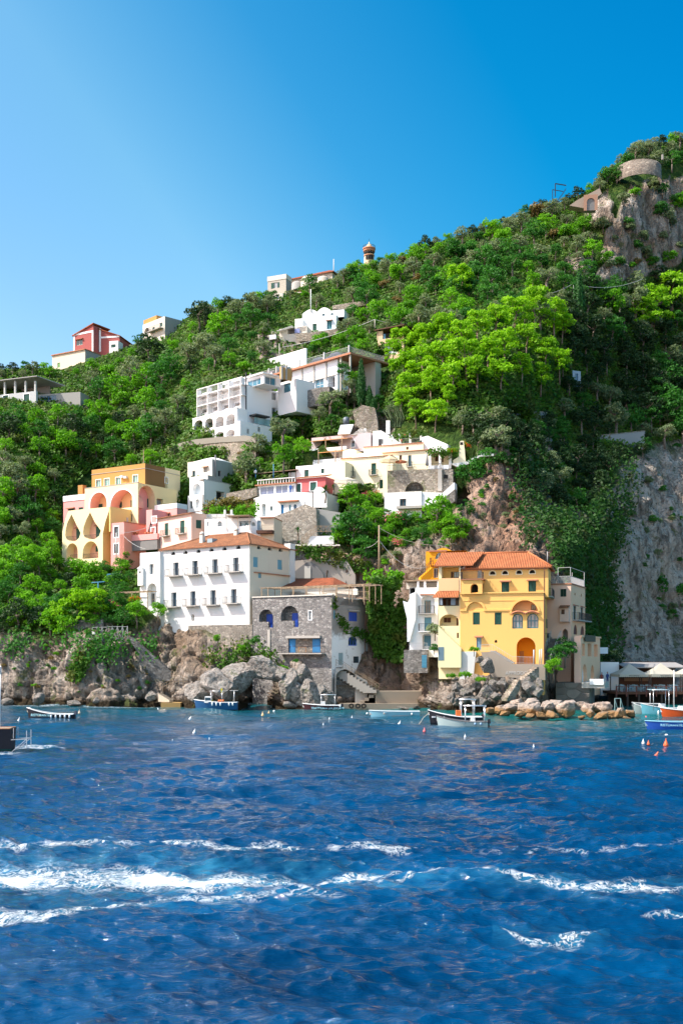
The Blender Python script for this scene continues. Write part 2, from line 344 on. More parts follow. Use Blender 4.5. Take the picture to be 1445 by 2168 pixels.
rk=t.mix(t.ramp(n3,[(.42,(0,0,0)),(.66,(.7,)*3)]),rk,(.27,.17,.10))
rk=t.mix(t.attr('warm'),rk,t.ramp(n1,[(.3,(.10,.05,.034)),(.5,(.44,.24,.15)),(.72,(.55,.38,.28))]))
rk=t.mix(t.math('MULTIPLY',t.attr('grey'),.75),rk,t.ramp(n1,[(.3,(.16,.125,.10)),(.48,(.50,.42,.345)),(.68,(.68,.60,.52))]))
rk=t.mix(t.ramp(vs_,[(.38,(.8,)*3),(.50,(0,0,0))]),rk,(.10,.078,.062))
rk=t.mix(t.ramp(n2,[(.34,(.75,)*3),(.46,(0,0,0))]),rk,(.06,.05,.042))
vo=t.n('ShaderNodeTexVoronoi',Scale=.55,Vector=t.pos((1,1,.45)),feature='DISTANCE_TO_EDGE'); ck=t.math('MULTIPLY',vo.outputs[0],7,clamp=True)
sz=t.n('ShaderNodeSeparateXYZ',Vector=p).outputs[2]
tide=t.math('ADD',sz,t.math('MULTIPLY',n2,-1.6)); rk=t.mix(t.ramp(tide,[(0.0,(1,1,1)),(.55,(0,0,0))]),rk,(.045,.032,.018))
lich=t.ramp(t.noise(.3,p,6,.72),[(.57,(0,0,0)),(.63,(.8,)*3)]); rk=t.mix(lich,rk,(.10,.12,.035))
so_=t.ramp(t.noise(.5,p,6,.7),[(.35,(.018,.045,.007)),(.52,(.045,.095,.013)),(.66,(.11,.14,.03)),(.8,(.19,.14,.06))])
col=t.mix(t.attr('rock'),so_,rk)
hgt=t.math('ADD',t.math('MULTIPLY',n1,1.3),t.math('ADD',t.math('MULTIPLY',n2,.8),t.math('ADD',t.math('MULTIPLY',ck,.3),t.math('MULTIPLY',vs_,.6))))
terr_m=t.done(col,.92,t.bump(hgt,1.15,1.0),Specular_IOR_Level=.15)
hill=mesh_obj('hillside',np_mesh('hillside',V.reshape(-1,3),grid_faces(V.shape[0],nc),terr_m,True,{'rock':rockA.ravel(),'warm':warmA.ravel(),'grey':greyA.ravel()}))
tag(hill,'steep green hillside with bare limestone cliffs above the sea','hill',kind='structure')

# ------------------------------------------------------------------ the sea
wc=np.r_[np.linspace(-1500,-80,36),np.arange(-76,1524,3.2),np.linspace(1528,2900,36)]
wr=np.r_[np.linspace(3400,2260,60,endpoint=False),np.arange(2260,1470,-.9),np.linspace(1469,1396,24)]
WX,WYp=np.meshgrid(wc,wr); SY_=F*H/(WYp-YH); SX_=(WX-CX)/F*SY_
hgt=np.zeros_like(SX_); ddx=np.zeros_like(SX_); ddy=np.zeros_like(SX_)
step=np.abs(np.gradient(SY_,axis=0)); rg=np.random.default_rng(5)
for i in range(120):
    lam=.42*(24/.42)**(rg.random()**1.45); k=2*math.pi/lam; th=R(75)+rg.normal()*.62     # travelling roughly across and towards the shore
    a=.0088*lam**.74*(1.05 if lam<3.2 else .66); cx_,cy_=math.cos(th),math.sin(th); ph=rg.random()*6.28
    fd=np.clip((lam/(step+1e-6)-2.2)/3,0,1)
    arg=k*(SX_*cx_+SY_*cy_)+ph+.6*np.sin(.13*SX_+.21*SY_+i)
    hgt+=a*np.cos(arg)*fd; ddx-=a*.8*np.sin(arg)*cx_*fd; ddy-=a*.8*np.sin(arg)*cy_*fd
lull=.35+1.3*fbm(SX_*.05,SY_*.035,SX_*0+3,4)
hgt*=lull
# foam of the passing boats' wake: strength painted along curves on the water
def stroke(pts,wd_,st,jit=9):
    pts=np.array(pts,float); m=np.zeros_like(SX_); jy=(fbm(WX*.012,WYp*.02,WX*0+jit,3)-.5)*26
    for (a,b,wa,wb,sa,sb) in zip(pts[:-1],pts[1:],wd_[:-1],wd_[1:],st[:-1],st[1:]):
        u=np.clip((WX-a[0])/(b[0]-a[0]),0,1); ins=(WX>=a[0])&(WX<=b[0])
        d=np.abs(WYp+jy-(a[1]+(b[1]-a[1])*u))/(wa+(wb-wa)*u); m=np.maximum(m,np.where(ins,(sa+(sb-sa)*u)*np.exp(-d**2*1.2),0))
    return m
foam=stroke([(-90,1846),(150,1852),(420,1866),(640,1866),(760,1862),(850,1858)],[27,28,20,16,10,4],[.95,1.0,.98,.92,.75,.35])
foam=np.maximum(foam,stroke([(-90,1800),(100,1790),(300,1792),(560,1802),(830,1812),(900,1815)],[10,10,7,9,10,5],[.50,.66,.55,.42,.52,.2],4))
foam=np.maximum(foam,stroke([(-90,1955),(80,1945),(220,1922),(420,1905),(700,1905),(760,1895)],[11,11,10,15,12,5],[.66,.74,.42,.42,.34,.15],2))
foam=np.maximum(foam,stroke([(760,1870),(900,1856),(1080,1862),(1200,1884),(1445,1884),(1560,1880)],[3,3,5,8,8,7],[.5,.68,.46,.50,.50,.4],6))
foam=np.maximum(foam,stroke([(1000,1812),(1200,1802),(1445,1792),(1560,1788)],[6,5,6,6],[.2,.40,.42,.4],8))
foam=np.maximum(foam,stroke([(1050,1950),(1130,1985),(1210,1985),(1290,1955)],[8,8,11,9],[.3,.58,.6,.25],1))
foam=np.maximum(foam,stroke([(1360,1938),(1445,1932),(1540,1930)],[8,9,9],[.25,.5,.5],3))
foam=np.maximum(foam,stroke([(-90,1582),(20,1590),(110,1584),(150,1586)],[8,9,5,3],[.4,.62,.5,.2],5))
aer=stroke([(-90,1846),(200,1850),(520,1862),(760,1864),(950,1862)],[52,54,44,34,16],[.8,.85,.75,.5,.1],12)+stroke([(-90,1930),(300,1915),(720,1900)],[26,26,18],[.35,.35,.1],13)+stroke([(1050,1965),(1180,1985),(1300,1965)],[24,28,20],[.2,.45,.2],14)+stroke([(760,1866),(1000,1862),(1250,1886),(1560,1885)],[14,18,20,20],[.3,.35,.35,.3],15)
rim=np.exp(-np.abs(WYp-np.interp(WX,SX,SY)-1)/2.0)*.62*(WX<930); foam=np.maximum(foam,rim)
foam*=.25+1.5*fbm(SX_*.45,SY_*.8,SX_*0+11,4)
shal=.26*np.exp(-np.clip(WYp-np.interp(WX,SX,SY),0,400)/42.0)+np.exp(-((WX-1230)/260)**2)*np.exp(-np.clip(WYp-1512,0,300)/26.0)+.55*np.exp(-np.clip(WYp-np.interp(WX,SX,SY),0,300)/14.0)*np.exp(-((WX-640)/600)**2)
hgt+=np.clip(foam-.3,0,1)*.07*(fbm(SX_*4,SY_*4,SX_*0,3))
WV=np.stack([SX_+ddx,SY_+ddy,hgt],-1).reshape(-1,3)
t=NT('sea_water'); p=t.pos(); 
n=t.noise(1.15,t.pos((.38,1.15,1)),7,.60,.3); nb=t.noise(.22,t.pos((.6,1,1)),4,.6,.4); patch=t.ramp(t.noise(.16,t.pos((.45,1,1)),5,.65,.5),[(.36,(.25,)*3),(.60,(1,1,1))])
fm=t.attr('foam'); fz=t.n('ShaderNodeTexNoise',Scale=.8,Vector=p,Detail=4); wv=t.n('ShaderNodeVectorMath',operation='MULTIPLY_ADD'); t.l(fz.outputs['Color'],wv.inputs[0]); wv.inputs[1].default_value=(1.6,1.0,0); t.l(p,wv.inputs[2])
def filament(sc,w):
    q=t.noise(sc,wv.outputs[0],5,.55); return t.math('SUBTRACT',1.0,t.math('MULTIPLY',t.math('ABSOLUTE',t.math('SUBTRACT',q,.5)),w),True)
fa=filament(1.3,26); fb=filament(3.0,20); gr=t.noise(5.5,t.pos((.8,1.3,1)),7,.7)
core=t.math('MULTIPLY',t.math('SUBTRACT',t.math('ADD',t.math('MULTIPLY',gr,1.1),t.math('MULTIPLY',fm,1.0)),1.18),2.8,clamp=True)
thr=t.math('MULTIPLY',t.math('MAXIMUM',fa,t.math('MULTIPLY',fb,.85)),t.math('MULTIPLY',t.math('SUBTRACT',fm,.20),2.4,clamp=True),clamp=True)
dots=t.math('MULTIPLY',t.math('SUBTRACT',t.math('ADD',gr,t.math('ADD',t.math('MULTIPLY',fm,.28),t.math('MULTIPLY',t.attr('aerated'),.10))),.79),9,clamp=True)
fk=t.math('MAXIMUM',t.math('MAXIMUM',core,thr),t.math('MULTIPLY',dots,t.math('MULTIPLY',t.math('ADD',fm,t.attr('aerated')),5,clamp=True)))
deep=t.ramp(nb,[(.3,(.0002,.021,.066)),(.7,(.0003,.050,.140))])
deep=t.mix(t.attr('shallow'),deep,(.003,.105,.095)); deep=t.mix(t.math('MULTIPLY',t.math('SUBTRACT',fm,.30),.85,clamp=True),deep,(.03,.25,.40))
deep=t.mix(t.math('MULTIPLY',t.attr('aerated'),t.ramp(t.noise(.9,wv.outputs[0],6,.65),[(.40,(.03,)*3),(.66,(.5,)*3)])),deep,(.05,.30,.46))
col=t.mix(fk,deep,(.86,.9,.93))
rgh=t.math('ADD',.05,t.math('MULTIPLY',fk,.6))
n5=t.noise(5.5,t.pos((.45,1.2,1)),4,.6,.3)
nrm=t.bump(t.math('ADD',t.math('MULTIPLY',t.math('ADD',n,t.math('MULTIPLY',n5,.22)),patch),t.math('MULTIPLY',fk,.2)),.36,1.0)
water_m=t.done(col,rgh,nrm,IOR=1.333,Specular_IOR_Level=.5)
sea_o=mesh_obj('sea',np_mesh('sea',WV,grid_faces(len(wr),len(wc)),water_m,True,{'foam':foam.ravel(),'shallow':np.clip(shal,0,1).ravel(),'aerated':np.clip(aer,0,1).ravel()}))
tag(sea_o,'choppy deep blue sea crossed by white wakes','sea',kind='structure')
m_=MB(); m_.box(-3000,3000,-900,3000,-7,-6.5); far=m_.build('seabed',paint((.02,.05,.08),.9),None); tag(far,'dark seabed under the water','seabed',kind='structure')
# ------------------------------------------------------------------ building kit
class Plane:
    def __init__(s,h,p0,a,inn): s.h=h; s.p0=Vector(p0); s.a=Vector(a); s.i=Vector(inn)
    def hit(s,px,py):
        C=s.h.loc(Vector((0,0,H))); r=s.h.dirn(Vector(((px-CX)/F,1,(YH-py)/F)))
        t=(s.p0-C).dot(s.i)/r.dot(s.i); p=C+r*t; return (p-s.p0).dot(s.a), p.z
    def P(s,a,z,d=0): 
        p=s.p0+s.a*a+s.i*d; return Vector((p.x,p.y,z))
    def rect(s,w,x0,y0,x1,y1):
        ym=(y0+y1)/2; xm=(x0+x1)/2
        return s.hit(*w(x0,ym))[0], s.hit(*w(x1,ym))[0], s.hit(*w(xm,y1))[1], s.hit(*w(xm,y0))[1]
    def box(s,mb,a0,a1,z0,z1,d0,d1,mi=0):
        c=[s.P(a,z,d) for z in (z0,z1) for (a,d) in ((a0,d0),(a1,d0),(a1,d1),(a0,d1))]
        mb.add(c,[(3,2,1,0),(4,5,6,7),(0,1,5,4),(1,2,6,5),(2,3,7,6),(3,0,4,7)],mi)
    def pbox(s,mb,w,x0,y0,x1,y1,d0,d1,mi=0):
        a0,a1,z0,z1=s.rect(w,x0,y0,x1,y1); s.box(mb,a0,a1,z0,z1,d0,d1,mi)
    def shift(s,d): return Plane(s.h,s.p0+s.i*d,s.a,s.i)
def archloop(a0,a1,z0,z1,rise=None,n=12):
    c=(a0+a1)/2; r=(a1-a0)/2; rise=abs(r) if rise is None else rise; zs=z1-rise
    return [(a0,z0),(a1,z0)]+[(c+r*math.cos(math.pi*k/n),zs+rise*math.sin(math.pi*k/n)) for k in range(n+1)]
class House:
    def __init__(s,name,label,cat,px,Y,th,base,group=None,z0=None):
        o=at(px,base,Y); s.O=Vector((o.x,o.y,o.z if z0 is None else z0)); s.th=R(th)
        s.d=Vector((math.cos(s.th),-math.sin(s.th),0)); s.n=Vector((math.sin(s.th),math.cos(s.th),0))
        s.root=thing(name,label,cat,s.O,-s.th,group)
    def loc(s,w): w=w-s.O; return Vector((w.dot(s.d),w.dot(s.n),w.z))
    def dirn(s,w): return Vector((w.dot(s.d),w.dot(s.n),w.z))
    def front(s,v=0): return Plane(s,(0,v,0),(1,0,0),(0,1,0))
    def right(s,u=0): return Plane(s,(u,0,0),(0,1,0),(-1,0,0))
    def left(s,u=0): return Plane(s,(u,0,0),(0,1,0),(1,0,0))
    def mb(s,name,mats,fn,parent=None):
        m=MB(); fn(m); return m.build(name,mats,parent or s.root)
    def shell(s,u0,u1,v0,v1,z0,z1,mat,skip='F',name='wall'):
        m=MB(); m.box(u0,u1,v0,v1,z0,z1,0,skip); return m.build(name,mat,s.root)
    def facade(s,pl,w,outer,ops,mat,name='wall',extra=None):
        """wall with real openings; ops = (kind, x0,y0,x1,y1, {options}) measured on the enlargement w"""
        mats=[mat]; m=MB(); loops=[list(outer)]
        if len(outer)==4 and not isinstance(outer[0],tuple):
            a0,a1,z0,z1=outer; loops=[[(a0,z0),(a1,z0),(a1,z1),(a0,z1)]]
        for op in ops:
            kind,x0,y0,x1,y1=op[:5]; o=op[5] if len(op)>5 else {}
            a0,a1,z0,z1=pl.rect(w,x0,y0,x1,y1)
            if a0>a1: a0,a1=a1,a0
            if kind[0]=='+': s.fit(pl,kind[1:],a0,a1,z0,z1,-.03,o); continue
            arch=o.get('arch',kind in('al','lu')); 
            lp=archloop(a0,a1,z0,z1,o.get('rise')) if arch else [(a0,z0),(a1,z0),(a1,z1),(a0,z1)]
            d=o.get('d',{'al':2.0,'lg':1.6,'lu':.3}.get(kind,.22)); loops.append(lp)
            rm=0
            if 'rm' in o:
                if o['rm'] not in mats: mats.append(o['rm'])
                rm=mats.index(o['rm'])
            n=len(lp)
            for k in range(n):
                p,q=lp[k],lp[(k+1)%n]; m.face([pl.P(*p),pl.P(*q),pl.P(*q,d),pl.P(*p,d)],rm)
            if kind in('al','lg','lu'):
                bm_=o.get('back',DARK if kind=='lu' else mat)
                if bm_ not in mats: mats.append(bm_)
                m.face([pl.P(*p,d) for p in lp],mats.index(bm_))
                p2=pl.shift(d)
                for ip in o.get('in',()):
                    b0,b1,y_0,y_1=p2.rect(w,*ip[1:5]); s.fit(p2,ip[0],min(b0,b1),max(b0,b1),y_0,y_1,-.05,ip[5] if len(ip)>5 else {})
            else: s.fit(pl,kind,a0,a1,z0,z1,d,o)
            if 'bal' in o:
                e,pr,rh=o['bal']; s.balcony(pl,a0-e,a1+e,z0,pr,rh)
            if 'rail' in o:
                r=MB(); railing(r,[pl.P(a0,z0,.05),pl.P(a1,z0,.05)],o['rail']); r.build('railing',IRON,s.root)
        vs=[Vector((p[0],p[1],0)) for l in loops for p in l]
        tr=tessellate_polygon([[Vector((p[0],p[1],0)) for p in l] for l in loops])
        m.add([pl.P(p.x,p.y) for p in vs],[tuple(t) for t in tr],0)
        return m.build(name,mats,s.root)
    def fit(s,pl,kind,a0,a1,z0,z1,d,o):
        """the thing that fills an opening: shutter, door or glazed window"""
        c=o.get('m'); r=None; th=.05
        if kind=='sh':
            m=MB(); g=.015; k=2 if o.get('two',True) else 1; wd=(a1-a0)/k
            for i in range(k): pl.box(m,a0+i*wd+g,a0+(i+1)*wd-g,z0+.02,z1-.02,d,d+th)
            r=m.build('shutter',c or GREEN,s.root)
        elif kind=='dr':
            m=MB(); pl.box(m,a0+.01,a1-.01,z0,z1-.01,d,d+th)
            pl.box(m,a0+.12,a1-.12,z0+.15,(z0+z1)/2-.1,d-.02,d); pl.box(m,a0+.12,a1-.12,(z0+z1)/2,z1-.2,d-.02,d)
            r=m.build('door',c or GREEN,s.root)
        elif kind=='wn':
            m=MB(); f=o.get('f',.08); nm=o.get('nm',1); nh=o.get('nh',0); ar=o.get('arch')
            if ar:
                lo=archloop(a0+.005,a1-.005,z0+.005,z1-.005); cx=(a0+a1)/2; cz=(z0+z1)/2
                li=archloop(a0+f,a1-f,z0+f,z1-f); n=len(lo)
                for k in range(n):
                    p,q,u,v=lo[k],lo[(k+1)%n],li[(k+1)%n],li[k]; m.face([pl.P(*p,d),pl.P(*q,d),pl.P(*u,d),pl.P(*v,d)]); m.face([pl.P(*v,d),pl.P(*u,d),pl.P(*u,d+th),pl.P(*v,d+th)])
            else:
                pl.box(m,a0,a0+f,z0,z1,d,d+th); pl.box(m,a1-f,a1,z0,z1,d,d+th); pl.box(m,a0+f,a1-f,z0,z0+f,d,d+th); pl.box(m,a0+f,a1-f,z1-f,z1,d,d+th)
            for i in range(nm):
                x=a0+(a1-a0)*(i+1)/(nm+1); pl.box(m,x-f*.45,x+f*.45,z0+f,z1-f-(.1*(a1-a0) if ar else 0),d+.005,d+th-.004)
            for i in range(nh):
                z=z0+(z1-z0)*(i+1)/(nh+1); pl.box(m,a0+f,a1-f,z-f*.4,z+f*.4,d+.008,d+th-.008)
            r=m.build('window',c or WFRAME,s.root)
            g=MB(); lp=archloop(a0+f*.5,a1-f*.5,z0+f*.5,z1-f*.5) if ar else [(a0+.01,z0+.01),(a1-.01,z0+.01),(a1-.01,z1-.01),(a0+.01,z1-.01)]
            g.face([pl.P(*p,d+th*.7) for p in lp]); g.build('pane',o.get('g',GLASS),r)
        if 'tr' in o:
            m=MB(); w_=o.get('tw',.14); e=-.03 if d>=0 else d-.02
            pl.box(m,a0-w_,a0,z0-w_,z1+w_,e,0); pl.box(m,a1,a1+w_,z0-w_,z1+w_,e,0); pl.box(m,a0,a1,z1,z1+w_,e,0); pl.box(m,a0,a1,z0-w_,z0,e,0)
            m.build('surround',o['tr'],r or s.root)
        if 'hood' in o:
            m=MB(); w_=.22; zt=z1+.12
            c_=[pl.P(a0-w_,zt,0),pl.P(a1+w_,zt,0),pl.P(a1+w_,zt-.14,-.45),pl.P(a0-w_,zt-.14,-.45)]; up=Vector((0,0,.12))
            m.add(c_+[p+up for p in c_],[(3,2,1,0),(4,5,6,7),(0,1,5,4),(1,2,6,5),(2,3,7,6),(3,0,4,7)]); m.build('hood',o['hood'],r or s.root)
        return r
    def balcony(s,pl,a0,a1,z,pr=.9,rh=1.0,mat=None):
        m=MB(); pl.box(m,a0,a1,z-.14,z-.005,-pr,0); b=m.build('balcony',mat or CONC,s.root)
        r=MB(); railing(r,[pl.P(a0+.04,z,0),pl.P(a0+.04,z,-pr+.04),pl.P(a1-.04,z,-pr+.04),pl.P(a1-.04,z,0)],rh); r.build('railing',IRON,b); return b
    def roof(s,polys,mat,th=.14,name='roof',parent=None):
        """polys: corner lists (local), the first two points are the eave"""
        me=bpy.data.meshes.new(name); vs=[]; fs=[]; uv=[]
        for p in polys:
            p=[Vector(q) for q in p]; e=(p[1]-p[0]).normalized(); nr=e.cross(p[-1]-p[0]).normalized(); up=nr.cross(e)
            b=len(vs); n=len(p); vs+= p+[q-Vector((0,0,th)) for q in p]
            fs.append([b+i for i in range(n)]); uv+=[((q-p[0]).dot(e),(q-p[0]).dot(up)) for q in p]
            fs.append([b+n+i for i in range(n)][::-1]); uv+=[(0,0)]*n
            for i in range(n):
                j=(i+1)%n; fs.append([b+i,b+n+i,b+n+j,b+j]); uv+=[(0,0)]*4
        me.from_pydata(vs,[],fs); me.materials.append(mat); l=me.uv_layers.new(name='UVMap')
        l.data.foreach_set('uv',[c for q in uv for c in q]); me.update(); return mesh_obj(name,me,parent or s.root)
    def hip(s,u0,u1,v0,v1,z,rise,mat,ov=.4,hl=None,hr=None):
        u0-=ov;u1+=ov;v0-=ov;v1+=ov; vm=(v0+v1)/2; hl=(v1-v0)/2 if hl is None else hl; hr=(v1-v0)/2 if hr is None else hr
        A,B,C,D=(u0,v0,z),(u1,v0,z),(u1,v1,z),(u0,v1,z); L,Rr=(u0+hl,vm,z+rise),(u1-hr,vm,z+rise)
        ps=[[A,B,Rr,L],[C,D,L,Rr]]
        ps.append([B,C,Rr]); ps.append([D,A,L])
        r=s.roof(ps,mat)
        m=MB(); 
        for p,q in ((L,Rr),(B,Rr),(A,L),(C,Rr),(D,L)): m.bar(p,q,.13,0,6)
        m.build('ridge_tiles',mat,r); return r
def railing(mb,pts,h=1.0,step=.16,r=.014,posts=True,mid=0):
    up=Vector((0,0,1))
    for p,q in zip(pts[:-1],pts[1:]):
        p=Vector(p);q=Vector(q); L=(q-p).length; n=max(1,int(L/step))
        mb.bar(p+up*h,q+up*h,.028,0,4)
        mb.bar(p+up*.08,q+up*.08,.018,0,4)
        for k in range(mid): mb.bar(p+up*(h*(k+1)/(mid+1)),q+up*(h*(k+1)/(mid+1)),.018,0,4)
        for k in range(n+1): mb.bar(p+(q-p)*(k/n),p+(q-p)*(k/n)+up*h,r*(1.9 if k in(0,n) else 1),0,4)
WHITE=stucco((.80,.79,.76),.55,(.42,.33,.25),.52); WCLEAN=stucco((.86,.86,.85),.12,(.5,.45,.4)); WOLD=stucco((.74,.72,.68),.6,(.33,.31,.28),.5)
CREAM=stucco((.86,.77,.55),.14,(.6,.45,.25)); PALEY=stucco((.87,.72,.43),.2,(.55,.4,.2)); YEL=stucco((.87,.50,.155),.5,(.55,.29,.09),.5); ORANGE=stucco((.85,.36,.02),.2,(.6,.25,.03)); PEACH=stucco((.86,.52,.27),.18,(.6,.35,.18))
PINK=stucco((.80,.36,.33),.2,(.55,.28,.24)); SALMON=stucco((.80,.37,.26),.18,(.5,.22,.15)); DPINK=stucco((.56,.13,.13),.2,(.3,.09,.08)); LPINK=stucco((.80,.56,.47),.4,(.42,.28,.22)); ROSE=stucco((.82,.54,.41),.4,(.35,.26,.2))
OCHRE=stucco((.50,.27,.085),.8,(.17,.10,.045),.5); GREYP=stucco((.36,.345,.32),.6,(.17,.16,.15),.5); DGREY=stucco((.22,.21,.20),.7,(.09,.09,.085),.5); BEIGE=stucco((.72,.62,.48),.45,(.45,.35,.25))
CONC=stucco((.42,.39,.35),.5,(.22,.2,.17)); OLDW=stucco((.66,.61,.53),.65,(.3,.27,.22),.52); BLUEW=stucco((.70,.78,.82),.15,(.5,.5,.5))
STONE=masonry(); STONE2=masonry((.40,.345,.28),(.2,.165,.13),(.33,.28,.22),2.0,.5); STONE3=masonry((.30,.275,.25),(.13,.12,.11),(.24,.22,.2),2.6)
GREEN=slats((.012,.10,.075)); DGREEN=slats((.008,.05,.03)); BLUE=slats((.02,.09,.52),7); SKYB=slats((.04,.28,.62),7); LBLUE=slats((.18,.46,.58),7); RED=slats((.14,.02,.015)); NAVY=slats((.01,.03,.25)); BROWN=wood((.10,.04,.02)); DKWOOD=wood((.05,.035,.028)); LWOOD=wood((.34,.24,.15)); ORWOOD=wood((.6,.27,.08))
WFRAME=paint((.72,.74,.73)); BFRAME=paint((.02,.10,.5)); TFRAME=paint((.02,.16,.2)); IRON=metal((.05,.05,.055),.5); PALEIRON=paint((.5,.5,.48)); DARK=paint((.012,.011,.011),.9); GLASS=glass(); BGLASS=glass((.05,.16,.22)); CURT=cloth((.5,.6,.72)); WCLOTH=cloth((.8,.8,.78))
TILE=tiles((.46,.19,.085),(.20,.09,.05),4.2,.75); ORTILE=tiles((.52,.185,.075),(.34,.10,.04),4.4,.5); RTILE=tiles((.45,.13,.06),(.2,.06,.03),4.2,.6); FLATTILE=paint((.42,.17,.09),.8); TERRA=paint((.45,.13,.05),.8)
# ================================================================== white palazzo on the rock
h=House('palazzo','big white waterfront palazzo with two rows of small iron balconies and a brown tiled roof','house',528,156,33,1321)
fr=h.front(); w=Z7; z_e=fr.hit(*w(968,185))[1]; uL=fr.hit(*w(300,450))[0]; uLL=fr.hit(*w(150,450))[0]; zb=fr.hit(*w(960,803))[1]
V=[fr.hit(*w(*p)) for p in ((330,860),(400,868),(500,858),(500,815))]
outer=[(uL,V[0][1]),(V[0][0],V[0][1]),(V[2][0],V[2][1]-.3),(V[3][0],zb),(0,zb),(0,z_e),(uL,z_e)]
db=dict(m=paint((.12,.2,.27)),g=glass((.02,.05,.08)),nm=1,d=.45,f=.1); ops=[]
for (x0,y0,x1,y1) in ((385,328,427,432),(530,315,573,422),(682,303,726,412),(841,290,886,400),(370,557,410,668),(515,548,556,660),(668,540,711,654),(825,532,869,642)):
    ops.append(('wn',x0,y0,x1,y1,dict(db,bal=(.85,.95,1.0))))
for x,y in ((383,260),(478,252),(577,243),(677,233),(777,225),(882,213)): ops.append(('lu',x-17,y-14,x+17,y+12,{}))
ops.append(('lu',523,725,546,775,dict(d=.5,back=CONC)))
h.facade(fr,w,outer,ops,WHITE)
pb=h.front(-.55); zt=pb.hit(*w(225,250))[1]
h.facade(pb,w,[(uLL,V[0][1]-2),(uL,V[0][1]-2),(uL,zt),(uLL,zt)],[('wn',203,340,236,420,dict(d=.3)),('al',187,487,258,662,dict(d=1.0,back=WCLEAN,**{'in':[('wn',200,565,245,662,dict(m=paint((.4,.3,.2)),nm=2,nh=1))]}))],WHITE,'wing_wall')
h.shell(uLL,uL,-.55,9,V[0][1]-2,zt,WHITE,'F','wing_wall')
h.shell(uL,0,0,11.2,zb-3,z_e,WHITE,'FRT')
tu=MB(); pl=h.front(-1.0); pl.pbox(tu,w,113,375,150,505,0,1.0); a0,a1,z0,z1=pl.rect(w,109,345,152,375); tu.add([pl.P(a0,z0,-.1),pl.P(a1,z0,-.1),pl.P(a1,z0,1),pl.P(a0,z0,1),pl.P((a0+a1)/2,z1,.4)],[(0,1,4),(1,2,4),(2,3,4),(3,0,4)]); pl.pbox(tu,w,126,395,137,412,-.02,.1,1); tu.build('turret',[WHITE,DARK],h.root)
rt=h.right(0); vR=rt.hit(*w(1270,330))[0]
so_=[('sh',997,287,1031,364,dict(m=LBLUE,d=.06)),('sh',1183,308,1216,383,dict(m=LBLUE,d=.06)),('sh',1035,408,1058,447,dict(m=LBLUE,d=.06))]
for x,y in ((1040,214),(1123,224),(1205,234)): so_.append(('lu',x-15,y-13,x+15,y+12,{}))
h.facade(rt,w,(0,vR,zb-2,z_e),so_,BEIGE,'side_wall')  # beige puts the shade on this white side into its colour
m=MB(); a0,a1,z0,z1=rt.rect(w,1270,185,1306,445); rt.box(m,a0,a1,z0-4,z1,-.25,.9); m.build('pilaster',WOLD,h.root)
m=MB(); a0,a1,z0,z1=rt.rect(w,1000,395,1270,440); zz=(z0+z1)/2; rt.box(m,a0,a1,zz-.06,zz+.06,-.28,-.002); m.build('ledge',FLATTILE,h.root)
h.hip(uL,0,0,11.2,z_e,2.45,TILE,.35,5.2,5.2)
for px_,v_,hh in ((500,5.0,2.1),(428,2.2,1.5)):
    cm=MB(); p=h.front(v_); a,_=p.hit(px_,1140); zc=z_e+.6; cm.box(a-.35,a+.35,v_-.35,v_+.35,zc,zc+hh,0,'',.06); cm.lathe([(.0,0),(.34,.05),(.4,.3),(.2,.55),(0,.6)],8,(a,v_,zc+hh)); cm.build('chimney',OLDW,h.root)
m=MB(); p=h.front(2.4); a,_=p.hit(450,1147); m.box(a-.5,a+.5,1.7,2.9,z_e+.72,z_e+1.45); m.build('skylight',glass((.2,.3,.35)),h.root)
Vs=[fr.hit(*w(*p)) for p in ((440,1130),(400,868))]
h.facade(fr,w,[(V[1][0]+.2,zb-7),(0,zb-7),(0,zb-.01),(V[3][0],zb-.01),(V[2][0],V[2][1]-.32),(V[1][0]+.2,V[1][1]-.5)],[],STONE,'stone_base')
rs=MB(); rs.box(-.02,.55,-.05,6,zb-7.5,zb-.02); rs.build('stone_base',STONE,h.root)
m=MB()   # small pergola over the arch
pl=h.front(-.55); a0,a1,z0,z1=pl.rect(w,30,555,268,572)
for k in range(9): m.bar(pl.P(a0+(a1-a0)*k/8,z1,-2.4),pl.P(a0+(a1-a0)*k/8,z1,-.1),.05)
for d_ in (-2.3,-.5): m.bar(pl.P(a0,z1-.08,d_),pl.P(a1,z1-.08,d_),.07)
for k in (0,.5,1): m.bar(pl.P(a0+(a1-a0)*k,z1-3,-2.3),pl.P(a0+(a1-a0)*k,z1,-2.3),.06)
m.build('pergola',LWOOD,h.root)
PAL=h

# ================================================================== stone house with blue doors
h=House('stone_house','grey rubble stone house at the water with bright blue doors set in two arched niches','house',702,149,30,1440,z0=0)
w=Z8; fr=h.front(); uL=fr.hit(*w(137,450))[0]; zt=fr.hit(*w(808,322))[1]; GST=masonry((.33,.31,.29),(.16,.15,.145),(.27,.25,.24),2.4)
ops=[]
for (x0,y0,x1,y1,dx0,dy0) in ((192,443,313,598,258,483),(378,412,528,593,475,475)):
    ops.append(('al',x0,y0,x1,y1,dict(d=1.1,back=STONE3,**{'in':[('dr',dx0,dy0,x1-2,y1,dict(m=BLUE))]})))
ops.append(('wn',616,456,640,531,dict(tr=WCLEAN,tw=.1,nm=1,nh=2,d=.15)))
ops.append(('lg',441,690,716,812,dict(d=.3,back=STONE,**{'in':[('dr',446,694,504,812,dict(m=SKYB)),('dr',648,692,714,810,dict(m=SKYB))]})))
h.facade(fr,w,(uL,0,-1,zt),ops,GST)
m=MB(); fr.pbox(m,w,192,548,272,600,-.02,.35); m.build('parapet',GST,h.root); m=MB(); fr.pbox(m,w,378,540,488,594,-.02,.35); m.build('parapet',GST,h.root)
